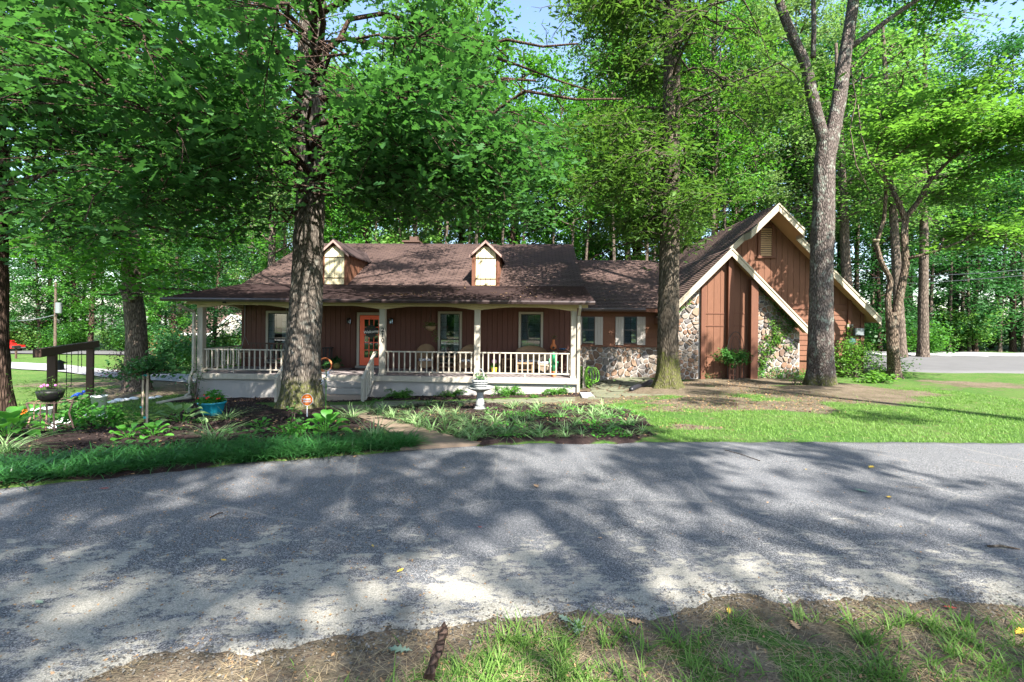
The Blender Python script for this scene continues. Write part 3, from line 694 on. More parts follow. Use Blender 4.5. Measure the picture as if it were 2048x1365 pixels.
def join(ms):
    o = MB(); o.uv = []
    for m_ in ms: o.add(m_.v, m_.f); o.uv += m_.uv
    return o
# the eave sags to the porch in a shallow skirt, then breaks upward
r1 = roof_mb((RX0 - .5, yE, zE), (RX1, yE, zE), (RX0 + .25, yB, zB), (RX1, yB, zB), 24, 0)
r1b = roof_mb((RX0 + .25, yB, zB), (RX1, yB, zB), (RX0 + .4, yR, zR), (RX1, yR, zR), 40, 0)
r2 = roof_mb((RX1, 12.9, 3.2), (RX0 + .3, 12.9, 3.2), (RX1, yR, zR), (RX0 + .4, yR, zR), 40, 0)
build_uv(join([r1, r1b, r2]), 'shingles', shingle_m, house, 'stuff')
P_(MB().tube([(RX0 + .4, yR, zR), (RX1, yR, zR)], .05, 6), 'ridge_cap', shingle_m)
# roof body so that the edges have thickness
m_ = MB(); t = .12
for x0, x0b, x0c, x1 in ((RX0 - .5, RX0 + .25, RX0 + .4, RX1),):
    pr = [(yE, zE, x0), (yB, zB, x0b), (yR, zR, x0c), (12.9, 3.2, x0b)]
    vs = [];
    for y, z, xl in pr: vs += [(xl + .01, y, z - .012), (x1 - .01, y, z - .012), (xl + .01, y, z - t), (x1 - .01, y, z - t)]
    fs = []
    for i in range(3): a = 4 * i; fs += [(a, a + 4, a + 6, a + 2), (a + 1, a + 3, a + 7, a + 5), (a + 2, a + 6, a + 7, a + 3)]
    fs += [(0, 2, 3, 1), (12, 13, 15, 14)]; m_.add(vs, fs)
P_(m_, 'roof_edge', brown_trim)
# hip skirt on the left end of the porch roof
P_(MB().add([(RX0 - .5, yE, zE - .005), (RX0 + .25, yB, zB - .005), (RX0 - .5, 5.5, zE - .005), (RX0 + .25, 5.5, zB - .005)], [(0, 1, 3, 2)]), 'side_skirt', shingle_m)
# gable end walls under the upper roof
for x in (XL + .02, .38):
    P_(MB().add([(x, 2.5, 2.5), (x, 12.5, 2.5), (x, 12.5, 3.1), (x, yR, zR - .14), (x, 2.7, zB - .15)], [(0, 1, 2, 3, 4)]), 'gable_end', porch_board)
def gutter(x0, x1, y, z, name='gutter'):
    prof = [(0, 0), (-.02, -.12), (-.1, -.12), (-.13, -.05), (-.12, 0), (-.105, -.005), (-.11, -.05), (-.09, -.105), (-.03, -.105), (-.012, 0)]
    m_ = MB(); n = len(prof); vs = [(x0, y + a, z + b_) for a, b_ in prof] + [(x1, y + a, z + b_) for a, b_ in prof]
    m_.add(vs, [(i, (i + 1) % n, n + (i + 1) % n, n + i) for i in range(n)] + [tuple(range(n - 1, -1, -1)), tuple(range(n, 2 * n))]); return P_(m_, name, gutter_m)
gutter(RX0 - .5, RX1, yE, zE - .01)
# downspouts
def spout(path, w_=.045, name='downspout'): return P_(MB().tube(path, w_ * 1.35, 4), name, cream)
yg = -.55
spout([(.16, yg + .1, 2.47), (.16, yg + .1, 2.38), (.16, -.06, 2.12), (.16, -.06, -.62), (.16, -.16, -.68)])
xd = XL - .45
spout([(xd, yg + .1, 2.47), (xd, yg + .1, 2.36), (XL - .16, -.06, 2.1), (XL - .16, -.06, .1), (XL - .26, -.08, -.15), (XL - .26, -.08, -.7), (XL - .35, -.2, -.8)])
e0 = L(380, 794, -.3); e1 = L(345, 818, -1.1)
P_(MB().tube([(e0[0], -.25, -.8), (e0[0] - .62, -1.0, -.93)], .075, 8), 'spout_extension', cream)
# chimney top behind the ridge
cx_, cz_ = L(822, 490, 8.3); P_(MB().box(cx_ - .38, cx_ + .38, 8.3, 9.0, 4.8, 5.95).box(cx_ - .45, cx_ + .45, 8.2, 9.1, 5.96, 6.05).box(cx_ - .1, cx_ + .3, 8.4, 8.8, 6.05, 6.3), 'chimney', dark_wood)

# ---- dormers
def roof_z(y): return zB + (zR - zB) * (y - yB) / (yR - yB) if y > yB else zE + (zB - zE) * (y - yE) / (yB - yE)
def dormer(xc, yf=2.62, W=1.0, zb=3.3, ze=4.62, zp=5.08):
    dm = bpy.data.objects.new('dormer', None); COL.objects.link(dm); dm.parent = house; dm.location = (xc, yf, 0); h = W / 2
    yb = lambda z: yB + (z - zB) * (yR - yB) / (zR - zB) - yf
    rise = zp - ze; za = ze + rise * .13
    MB().prism([(-h, zb - .1), (h, zb - .1), (h, ze), (0, zp - .04), (-h, ze)], .02, .08).build('front_wall', brown_board, dm)
    for s in (-1, 1):
        m_ = MB(); x = s * h; n = 9; dp = yb(ze)
        for k in range(n):
            y0, y1 = .08 + (dp - .08) * k / n + .005, .08 + (dp - .08) * (k + 1) / n; m_.add([(x, y0, zb + (ze - zb) * max(0, (y0 - .1) / dp) - .1), (x, y1 - .005, zb + (ze - zb) * (y1 / dp) - .1), (x, y1 - .005, ze), (x, y0, ze)], [(0, 1, 2, 3)])
            m_.box(x - .012, x + .012, y0 - .012, y0 + .012, zb + (ze - zb) * max(0, (y0 - .1) / dp) - .1, ze)
        m_.build('side_wall', brown_board, dm)
        MB().box(s * h - .05, s * h + .05, -.03, .02, zb - .08, ze).build('corner_board', brown_trim, dm)
        # roof slope, from the overhanging front back to where it dies into the main roof
        ov = .16; xe = s * (h + .13); zz = ze - .13 * rise / h
        a = [(0, -ov, zp + .03), (xe, -ov, zz + .03), (xe, yb(zz), zz + .03), (0, yb(zp), zp + .03)]
        lo = [(x, y, z - .06) for x, y, z in a]
        MB().add(a + lo, [(0, 1, 2, 3), (4, 7, 6, 5), (0, 4, 5, 1), (1, 5, 6, 2)]).build('dormer_roof', shingle_m, dm)
        MB().add([(0, -ov - .02, zp - .1), (xe, -ov - .02, zz - .1), (xe, -ov - .02, zz + .0), (0, -ov - .02, zp + .0), (0, -ov + .015, zp - .1), (xe, -ov + .015, zz - .1), (xe, -ov + .015, zz + .0), (0, -ov + .015, zp + .0)],
                 [(0, 1, 2, 3), (4, 7, 6, 5), (0, 4, 5, 1), (3, 2, 6, 7), (1, 5, 6, 2)]).build('rake_board', M_trim2, dm)
    MB().box(-h, h, -.05, .019, zb - .16, zb - .03).build('sill_board', brown_trim, dm)
    wd = W - .2
    for k in range(4):
        a = -wd / 2 + wd * k / 4 + .009; b_ = -wd / 2 + wd * (k + 1) / 4 - .009
        top = lambda x: ze - .02 + .26 * math.cos(min(1, abs(x) / (wd / 2)) * math.pi / 2)
        MB().prism([(a, zb + .02), (b_, zb + .02), (b_, top(b_)), ((a + b_) / 2, top((a + b_) / 2)), (a, top(a))], -.02, .018, .004).build('shutter_board', shutter_cream, dm)
    for z in (zb + .28, ze - .22): MB().box(-wd / 2, wd / 2, -.045, -.021, z - .014, z + .014).build('shutter_batten', M_line, dm)
M_trim2 = wood_mat('mauve_trim', (.3, .2, .18), objrnd=.05); M_line = wood_mat('dark_olive', (.1, .08, .05))
dxc = L(971.5, 540, 2.62)[0]; dormer(dxc); dormer(L(669, 540, 2.62)[0])
# fallen leaves and twigs lying on the roof
lp = []
for px, py, q in ((800, 590, 70), (770, 574, 25), (835, 575, 18), (985, 583, 30), (1080, 586, 20), (1110, 590, 15), (1180, 600, 10), (650, 572, 15), (900, 600, 40), (1040, 602, 30)):
    for _ in range(q):
        X_ = L(px, py, 0)[0] * 1.0 + random.gauss(0, .5 if q > 30 else .8); y_ = random.uniform(-.4, 2.6); y_ = y_ if q < 60 else random.gauss(.3, .15)
        lp.append((X_, y_, roof_z(max(y_, -.45)) + .03))
m_ = leaf_mesh('roof_litter', np.array(lp), .09, OAK_T, dry_leaf, NR, .3, 0); link('leaf_litter', m_, house, kind='stuff')

# ---- middle wing
yM = 2.7; MX0, MX1 = .4, L(1345, 650, yM)[0]
zs = L(1250, 692, yM)[1]; zgM = -.62
mzE = L(1250, 617, yM - .55)[1]; myR = 7.4; mzR = L(1230, 521, 7.4)[1]
P_(MB().box(MX0 + .01, MX1, yM + .02, 10, -1.2, mzE), 'wing_wall', mortar_m)
build_uv(join([roof_mb((RX1 + .0, yM - .5, mzE + .0), (MX1 + .6, yM - .5, mzE), (RX1, myR, mzR), (MX1 + 1.5, myR, mzR), 40, 0), roof_mb((MX1 + .5, 12.4, mzE), (RX1, 12.4, mzE), (MX1 + .5, myR, mzR), (RX1, myR, mzR), 40, 0)]), 'shingles', shingle_m, house, 'stuff')
P_(MB().add([(RX1, yM - .5, mzE - .01), (MX1 + .5, yM - .5, mzE - .01), (MX1 + .5, yM - .5, mzE - .14), (RX1, yM - .5, mzE - .14), (RX1, yM, mzE - .14), (MX1 + .5, yM, mzE - .14)], [(0, 3, 2, 1), (3, 4, 5, 2)]), 'wing_fascia', brown_trim)
gutter(RX1 - .1, L(1290, 620, yM - .5)[0], yM - .5, mzE - .0)
course = .165; z = zs; n = int((mzE - .12 - zs) / course) + 1
for k in range(n):
    z0 = zs + k * course; z1 = min(z0 + course + .01, mzE - .12); MB().add([(MX0, yM - .03, z0), (MX1, yM - .03, z0), (MX1, yM - .008, z1), (MX0, yM - .008, z1), (MX0, yM + .018, z0), (MX1, yM + .018, z0), (MX1, yM + .018, z1), (MX0, yM + .018, z1)],
        [(0, 1, 2, 3), (4, 0, 3, 7), (1, 5, 6, 2), (0, 4, 5, 1), (7, 3, 2, 6)]).build('lap_plank', brown_board, house)
for a, b_ in ((1164, 1188.5), (1248, 1273)): window(a, b_, 633.5, 688, yM - .03, None, None, (2, 2), 'blind', mid=.5)
for a, b_ in ((1156, 1163.5), (1190, 1205.5), (1231, 1247), (1274, 1290.5)):
    x0, z1 = L(a, 634, yM - .04); x1, z0 = L(b_, 690.5, yM - .04); sh = bpy.data.objects.new('shutter', None); COL.objects.link(sh); sh.parent = house; sh.location = (x0, yM - .04, z0); W, H = x1 - x0, z1 - z0
    nb = 3 if W > .25 else 2
    for k in range(nb): MB().cbox(W * k / nb + .003, W * (k + 1) / nb - .003, -.025, 0, 0, H, .004).build('shutter_board', shutter_grey, sh)
    for q in (.18, .73): MB().box(.01, W - .01, -.04, -.026, H * q, H * q + .05).build('shutter_batten', shutter_grey, sh)
P_(MB().box(MX0, MX1, yM - .06, yM - .031, zs - .05, zs - .002), 'sill_board', brown_trim)

# ---- stones by a clipped Voronoi pattern
def clip(poly, nx, ny, c):
    out = []
    for i in range(len(poly)):
        p, q = poly[i], poly[(i + 1) % len(poly)]; dp = p[0] * nx + p[1] * ny - c; dq = q[0] * nx + q[1] * ny - c
        if dp <= 0: out.append(p)
        if (dp < 0) != (dq < 0) and abs(dp - dq) > 1e-12: t = dp / (dp - dq); out.append((p[0] + (q[0] - p[0]) * t, p[1] + (q[1] - p[1]) * t))
    return out
def vor_cells(region, sx_, sz_, gap, rng, jitter=.5):
    xs_ = [p[0] for p in region]; zs_ = [p[1] for p in region]; seeds = []
    nx = max(1, int((max(xs_) - min(xs_)) / sx_) + 2); nz = max(1, int((max(zs_) - min(zs_)) / sz_) + 2)
    for j in range(-1, nz + 1):
        for i in range(-1, nx + 1):
            if (i * 7 + j * 13 + rng.randint(0, 9)) % 6 == 0: continue
            seeds.append((min(xs_) + (i + .5 * (j % 2) + rng.uniform(-jitter, jitter)) * sx_, min(zs_) + (j + rng.uniform(-jitter, jitter)) * sz_))
    cells = []
    for a in seeds:
        poly = list(region); g = gap * rng.uniform(.6, 1.5)
        for b_ in seeds:
            if a is b_: continue
            dx_, dz_ = b_[0] - a[0], b_[1] - a[1]; l = math.hypot(dx_, dz_)
            if l > 3.2 * max(sx_, sz_): continue
            nx_, nz_ = dx_ / l, dz_ / l; poly = clip(poly, nx_, nz_, (a[0] + b_[0]) / 2 * nx_ + (a[1] + b_[1]) / 2 * nz_ - g / 2)
            if len(poly) < 3: break
        if len(poly) < 3: continue
        ar = abs(sum(poly[i][0] * poly[(i + 1) % len(poly)][1] - poly[(i + 1) % len(poly)][0] * poly[i][1] for i in range(len(poly)))) / 2
        if ar < sx_ * sz_ * .12: continue
        q = []
        for i in range(len(poly)):
            p, r = poly[i], poly[(i + 1) % len(poly)]; q += [(p[0] * .76 + r[0] * .24, p[1] * .76 + r[1] * .24), (p[0] * .24 + r[0] * .76, p[1] * .24 + r[1] * .76)]
        r2_ = []
        for p in q:
            if not r2_ or math.hypot(p[0] - r2_[-1][0], p[1] - r2_[-1][1]) > .012: r2_.append(p)
        if len(r2_) >= 4: cells.append(r2_)
    return cells
STONES = []
def stone_wall(region, yf, rng, s=(.25, .19), gap=.03):
    for c in vor_cells(region, s[0], s[1], gap, rng):
        cx_ = sum(p[0] for p in c) / len(c); cz_ = sum(p[1] for p in c) / len(c); c2 = [(p[0] - cx_, p[1] - cz_) for p in c]
        a2 = sum(c2[i][0] * c2[(i + 1) % len(c2)][1] - c2[(i + 1) % len(c2)][0] * c2[i][1] for i in range(len(c2)))
        if a2 < 0: c2 = c2[::-1]
        STONES.append((abs(a2), c2, rng.uniform(.02, .06), (cx_, yf, cz_)))
rs = random.Random(3)
stone_wall([(MX0, -.75), (MX1, -.75), (MX1, zs - .06), (MX0, zs - .06)], yM + .02, rs, (.24, .17))

# ================================================================ gable wing
yRk = 2.5; yPr = 1.95; yS = 1.65; yWs = 2.05; yWb = 3.0; yBk = 12.0
ax, az = L(1542, 414, yRk); ex, ez = L(1762, 636, yRk)
sl = (az - ez) / (ex - ax)
sxp, szp = L(1463.5, 496, yS)
zl = lambda x: az - abs(x - ax) * sl
dzs = szp - zl(sxp)                          # the front roof sits this much higher
exl = L(1322, 636, yS)[0]
sex = L(1618, 672, yS)[0]; sez = szp - (sex - sxp) * sl * 1.02
zln = lambda x: zl(x) + dzs * np.clip((sxp + .4 - x) / .4, 0, 1)
# roof planes
lz = zl(exl)
parts_ = [roof_mb((exl, yBk, lz), (exl, yS, lz), (ax, yBk, az), (ax, yS, az), 2, 0)]
def plane_poly(ptsxy, zf, n=46, side=-1):
    pass
# left slope: stepped courses running back, each course's front end following the rake
m_ = MB(); m_.uv = []; n = 46
def front_y(x):
    return yS if x < sxp else (yPr if x > ax - 1.0 else yRk)
for i in range(n):
    x0 = exl + (ax - exl) * i / n; x1 = exl + (ax - exl) * (i + 1) / n; z0 = zl(x0) + dzs * (1 if x0 < sxp else 0); z1 = zl(x1) + dzs * (1 if x0 < sxp else 0); yf = front_y((x0 + x1) / 2); lf = .014
    m_.add([(x0 - lf * .7, yf, z0 + lf), (x0 - lf * .7, yBk, z0 + lf), (x1, yBk, z1), (x1, yf, z1), (x0, yf, z0), (x0, yBk, z0)], [(0, 3, 2, 1), (0, 1, 5, 4)])
    v0 = i * .14; m_.uv += [(yf, v0 + .002), (yf, v0 + .138), (yBk, v0 + .138), (yBk, v0 + .002), (yf, v0 + .001), (yBk, v0 + .001), (yBk, v0 + .003), (yf, v0 + .003)]
for i in range(n):
    x0 = ex + (ax - ex) * i / n; x1 = ex + (ax - ex) * (i + 1) / n; z0 = zl(x0); z1 = zl(x1); yf = yPr if (x0 + x1) / 2 < ax + .95 else yRk; lf = .014
    m_.add([(x0 + lf * .7, yf, z0 + lf), (x0 + lf * .7, yBk, z0 + lf), (x1, yBk, z1), (x1, yf, z1), (x0, yf, z0), (x0, yBk, z0)], [(0, 1, 2, 3), (0, 4, 5, 1)])
    v0 = i * .14; m_.uv += [(yf, v0 + .002), (yBk, v0 + .002), (yBk, v0 + .138), (yf, v0 + .138), (yf, v0 + .001), (yf, v0 + .003), (yBk, v0 + .003), (yBk, v0 + .001)]
for i in range(24):
    x0 = sex + (sxp - sex) * i / 24; x1 = sex + (sxp - sex) * (i + 1) / 24; zz = lambda x: szp - (x - sxp) * (szp - sez) / (sex - sxp); lf = .014
    m_.add([(x0 + lf * .7, yS, zz(x0) + lf), (x0 + lf * .7, yWb, zz(x0) + lf), (x1, yWb, zz(x1)), (x1, yS, zz(x1)), (x0, yS, zz(x0)), (x0, yWb, zz(x0))], [(0, 1, 2, 3), (0, 4, 5, 1)])
    v0 = i * .14; m_.uv += [(yS, v0 + .002), (yWb, v0 + .002), (yWb, v0 + .138), (yS, v0 + .138), (yS, v0 + .001), (yS, v0 + .003), (yWb, v0 + .003), (yWb, v0 + .001)]
build_uv(m_, 'shingles', shingle_m, house, 'stuff')
# soffits (underside boards) and fascia
th = .16
def slab(x0, z0, x1, z1, y0, y1, t0, t1, name, mat):
    return P_(MB().add([(x0, y0, z0 - t0), (x1, y0, z1 - t0), (x1, y1, z1 - t0), (x0, y1, z0 - t0), (x0, y0, z0 - t1), (x1, y0, z1 - t1), (x1, y1, z1 - t1), (x0, y1, z0 - t1)],
        [(0, 1, 2, 3), (4, 7, 6, 5), (0, 4, 5, 1), (1, 5, 6, 2), (2, 6, 7, 3), (3, 7, 4, 0)]), name, mat)
fh = .3
def rake(x0, z0, x1, z1, y, name='rake_board', mat=None, h=fh, t=.04):
    P_(MB().add([(x0, y - t, z0 - .006), (x1, y - t, z1 - .006), (x1, y - t, z1 - h), (x0, y - t, z0 - h), (x0, y, z0 - .006), (x1, y, z1 - .006), (x1, y, z1 - h), (x0, y, z0 - h)],
        [(0, 3, 2, 1), (4, 5, 6, 7), (0, 1, 5, 4), (3, 7, 6, 2), (0, 4, 7, 3), (1, 2, 6, 5)]), name, mat or fascia_m)
    P_(MB().add([(x0, y - t - .025, z0 + .004), (x1, y - t - .025, z1 + .004), (x1, y - t - .025, z1 - .07), (x0, y - t - .025, z0 - .07), (x0, y - t - .001, z0 + .004), (x1, y - t - .001, z1 + .004), (x1, y - t - .001, z1 - .07), (x0, y - t - .001, z0 - .07)],
        [(0, 3, 2, 1), (4, 5, 6, 7), (0, 1, 5, 4), (3, 7, 6, 2), (0, 4, 7, 3), (1, 2, 6, 5)]), 'rake_trim', mat or fascia_m)
px_l, px_r = ax - 1.0, ax + .95
rake(px_l, zl(px_l), ax, az, yPr); rake(ax, az, px_r, zl(px_r), yPr)
for s_, xx in ((-1, px_l), (1, px_r)): P_(MB().box(xx - .02, xx + .02, yPr, yRk - .041, zl(xx) - fh, zl(xx) - .02), 'return_board', fascia_m)
slab(px_l, zl(px_l), ax, az, yPr, yWb, th, th + .03, 'soffit', soffit_m); slab(ax, az, px_r, zl(px_r), yPr, yWb, th, th + .03, 'soffit', soffit_m)
rake(sxp + .25, zl(sxp + .25), px_l, zl(px_l), yRk); rake(px_r, zl(px_r), ex, ez, yRk)
slab(px_r, zl(px_r), ex, ez, yRk, yWb, th + .0, th + .03, 'soffit', soffit_m); slab(sxp, zl(sxp), px_l, zl(px_l), yRk, yWb, th, th + .03, 'soffit', soffit_m)
slab(ex - .5, zl(ex - .5), ex, ez, yWb, yBk, th, th + .03, 'soffit', soffit_m)
P_(MB().box(ex - .03, ex + .01, yRk, yBk, ez - .2, ez - .005), 'eave_fascia', fascia_m)
rake(exl + .0, zl(exl) + dzs, sxp, szp, yS); rake(sxp, szp, sex, sez, yS)
slab(exl, zl(exl) + dzs, sxp, szp, yS, yWs, th, th + .03, 'soffit', soffit_m); slab(sxp, szp, sex, sez, yS, yWs, th, th + .03, 'soffit', soffit_m)
P_(MB().box(exl - .01, exl + .03, yS, 2.6, zl(exl) + dzs - .22, zl(exl) + dzs - .006), 'eave_fascia', brown_trim)
P_(MB().box(exl - .0, exl + .7, yS + .02, yM, zl(exl) + dzs - .24, zl(exl) + dzs - .221), 'eave_soffit', brown_trim)
# big wall behind
bxr = L(1725, 660, yWb)[0]; bxl = ax - (bxr - ax)
zw = L(1680, 610, yWb)[1]                    # boards above, lap planks below
P_(MB().prism([(bxl, -1.2), (bxr, -1.2), (bxr, zl(bxr) - .2), (ax, az - .2), (bxl, zl(bxl) - .2)], yWb + .03, yBk - .5), 'wing_wall', brown_board)
bw = .225; nb = int((bxr - bxl) / bw); rb = random.Random(8)
vx0, vz1 = L(1515, 451, yWb); vx1, vz0 = L(1547, 513, yWb)
for k in range(nb):
    a = bxl + k * bw + .006; b_ = a + bw - .012; ztop = lambda x: zl(x) - .19
    za, zb_ = ztop(a), ztop(b_)
    if max(za, zb_) < zw + .05: continue
    q = rb.uniform(0, .006)
    pts = [(a, zw), (b_, zw), (b_, max(zb_, zw + .01))] + ([(ax, az - .19)] if a < ax < b_ else []) + [(a, max(za, zw + .01))]
    MB().prism(pts, -.012 - q, .028, .005).build('wall_board', brown_board, house, loc=(0, yWb, 0))
P_(MB().cbox(bxl, bxr + .02, yWb - .045, yWb - .02, zw - .2, zw - .003, .005), 'belt_board', brown_trim)
n = 10
for k in range(n):
    z1 = zw - .2 - k * .2; z0 = z1 - .2
    xr = min(bxr, ax + (az - .2 - z1) / sl)
    MB().add([(ax - 1.5, yWb - .03, z0), (bxr, yWb - .03, z0), (bxr, yWb - .006, z1), (ax - 1.5, yWb - .006, z1), (ax - 1.5, yWb + .028, z0), (bxr, yWb + .028, z0), (bxr, yWb + .028, z1), (ax - 1.5, yWb + .028, z1)],
        [(0, 1, 2, 3), (4, 0, 3, 7), (1, 5, 6, 2), (0, 4, 5, 1), (7, 3, 2, 6)]).build('lap_plank', brown_board, house)
tx = L(1697, 640, yWb)[0]; P_(MB().cbox(tx - .07, tx + .07, yWb - .1, yWb - .031, -.4, zl(tx) - .2, .006), 'vertical_trim', brown_trim)
P_(MB().cbox(bxr - .1, bxr + .03, yWb - .06, yWb + .3, -1.0, zl(bxr) - .2, .006), 'corner_board', brown_trim)
# louvred vent
vt = bpy.data.objects.new('gable_vent', None); COL.objects.link(vt); vt.parent = house; vt.location = (vx0, yWb - .02, vz0); W, H = vx1 - vx0, vz1 - vz0
MB().box(0, .1, -.06, 0, 0, H).box(W - .1, W, -.06, 0, 0, H).box(.1, W - .1, -.06, 0, H - .1, H).box(-.05, W + .05, -.08, 0, -.09, -.001).build('vent_frame', brown_trim, vt)
MB().box(.1, W - .1, -.012, -.008, 0, H - .1).build('vent_back', dark_in, vt)
lv = MB().add([(.1, -.05, 0), (W - .1, -.05, 0), (W - .1, -.014, .055), (.1, -.014, .055), (.1, -.05, .012), (W - .1, -.05, .012), (W - .1, -.014, .067), (.1, -.014, .067)], [(0, 3, 2, 1), (4, 5, 6, 7), (0, 1, 5, 4), (0, 4, 7, 3), (1, 2, 6, 5)]).mesh('louvre_slat', soffit_m)
for k in range(13): link('louvre_slat', lv, vt, (0, 0, .01 + k * (H - .12) / 13))

# front gable wall
fxl = L(1352, 700, yWs)[0]; fxr = sex - .1
zg = L(1420, 757, yWs)[1]; P_(MB().prism([(fxl, -1.3), (fxr, -1.3), (fxr, max(-1.1, sez - .2)), (sxp, szp - .2), (fxl, szp - .2 - (sxp - fxl) * sl)], yWs + .03, yM + .6), 'gable_wall', mortar_m)
zsl = lambda x: szp - .2 - abs(x - sxp) * sl * 1.01
cxs = [L(p, 700, yWs)[0] for p in (1400, 1505)]
stone_wall([(fxl, zg - .15), (cxs[0] - .06, zg - .15), (cxs[0] - .06, zsl(cxs[0]) - .02), (fxl, zsl(fxl) - .02)], yWs + .03, rs, (.2, .145))
stone_wall([(cxs[1] + .16, zg - .15), (fxr - .02, zg - .15), (fxr - .02, max(zg, zsl(fxr))), (cxs[1] + .16, zsl(cxs[1] + .16) - .02)], yWs + .03, rs, (.2, .145))
nb = 8; bw = (cxs[1] - cxs[0]) / nb
for k in range(nb):
    a = cxs[0] + k * bw + .006; b_ = a + bw - .012; pts = [(a, zg - .1), (b_, zg - .1), (b_, zsl(b_))] + ([(sxp, zsl(sxp))] if a < sxp < b_ else []) + [(a, zsl(a))]
    MB().prism(pts, -.03, .028, .006).build('wall_board', brown_board, house, loc=(0, yWs, 0))
for px, wd, dpt in ((1405, .16, .1), (1457, .2, .22), (1502, .26, .3)):
    xc = L(px, 650, yWs)[0]; P_(MB().cbox(xc - wd / 2, xc + wd / 2, yWs - dpt, yWs - .031, zg - .1, zsl(xc) - .03, .008), 'pilaster', brown_trim)
for py in (627, 652, 713, 734):
    for a, b_ in ((1409, 1451), (1464, 1494)):
        x0, z = L(a, py, yWs - .05); x1 = L(b_, py, yWs - .05)[0]; P_(MB().box(x0, x1, yWs - .05, yWs - .031, z - .02, z + .02), 'cross_trim', brown_trim)
STONES.sort(key=lambda s_: -s_[0]); rest = MB()
for i, (a_, c2, dp, lc) in enumerate(STONES):
    m_ = MB().prism(c2, -dp, .0, .014)
    if i < 300: m_.build('stone', stone_m, house, loc=lc)
    else: rest.add([(v[0] + lc[0], v[1] + lc[1], v[2] + lc[2]) for v in m_.v], m_.f)
if rest.v: P_(rest, 'small_stones', stone_m, kind='stuff')
# meter box and conduit on the big wall
def Lb(px, py, y): x, z = L(px, py, y); return x, z
x, z = L(1715, 664, yWb - .03); P_(MB().cbox(x - .17, x + .17, yWb - .16, yWb - .034, z - .14, z + .14, .01), 'junction_box', grey_metal)
x, z = L(1700, 683, yWb - .03); P_(MB().cbox(x - .14, x + .14, yWb - .13, yWb - .034, z - .22, z + .05, .01), 'meter_base', brown_trim)
m_ = MB().lathe([(.13, 0), (.13, .05), (.11, .09), (.02, .1)], 16); m_.v = [(a, -c, b_) for a, b_, c in m_.v]
P_(m_, 'meter_dial', M('meter_glass', (.35, .6, .5), .2), loc=(x, yWb - .131, z))
x, z = L(1698, 652, yWb - .03); P_(MB().box(x - .1, x + .12, yWb - .1, yWb - .034, z - .06, z + .06), 'small_plate', shutter_grey)

# ================================================================ TREES
def trunk_mb(path, rad, seg=40, rings=60, amp=.035, ridges=13, flare=0.0, seed=0):
    """a tapered trunk along a path with ridged bark and a flared, lobed foot"""
    path = [Vector(p) for p in path]; d = [0]
    for a, b_ in zip(path, path[1:]): d.append(d[-1] + (b_ - a).length)
    m_ = MB(); T_ = np.linspace(0, 1, rings) ** 1.15 * d[-1]; pts = []
    for t in T_: pts.append(Vector([float(np.interp(t, d, [p[i] for p in path])) for i in range(3)]))
    for _ in range(3):
        for i in range(1, rings - 1): pts[i] = pts[i] * .5 + (pts[i - 1] + pts[i + 1]) * .25
    for i in range(rings):
        r = float(np.interp(T_[i], d, rad)); fl = flare * math.exp(-T_[i] / .28)
        for k in range(seg):
            a = 2 * math.pi * k / seg; ca, sa = math.cos(a), math.sin(a)
            n1 = noise.noise(Vector((ca * ridges * .35, sa * ridges * .35, T_[i] * 1.1 + seed * 7))); n2 = noise.noise(Vector((ca * ridges, sa * ridges, T_[i] * 2.8 + seed)))
            n3 = noise.noise(Vector((ca * 1.3, sa * 1.3, T_[i] * .5 + seed * 3)))
            rr = r * (1 + n3 * .1) + amp * (n2 * .8 + n1 * .7) + fl * (1 + .6 * math.sin(a * 5 + seed) + .3 * math.sin(a * 9 + 1))
            m_.v.append((pts[i].x + ca * rr, pts[i].y + sa * rr, pts[i].z))
    for i in range(rings - 1):
        for k in range(seg): k2 = (k + 1) % seg; m_.f.append((i * seg + k, i * seg + k2, (i + 1) * seg + k2, (i + 1) * seg + k))
    return m_
def wiggly(a, b_, n, w_, rng, sag=0.0):
    a, b_ = Vector(a), Vector(b_); out = []
    off = Vector((0, 0, 0))
    for i in range(n + 1):
        t = i / n; off = off * .8 + Vector((rng.gauss(0, w_), rng.gauss(0, w_), rng.gauss(0, w_))) * (1 if 0 < i < n else 0)
        out.append(a.lerp(b_, t) + off * min(1, (1 - t) * 3 + .2) + Vector((0, 0, sag * 4 * t * (1 - t))))
    return out
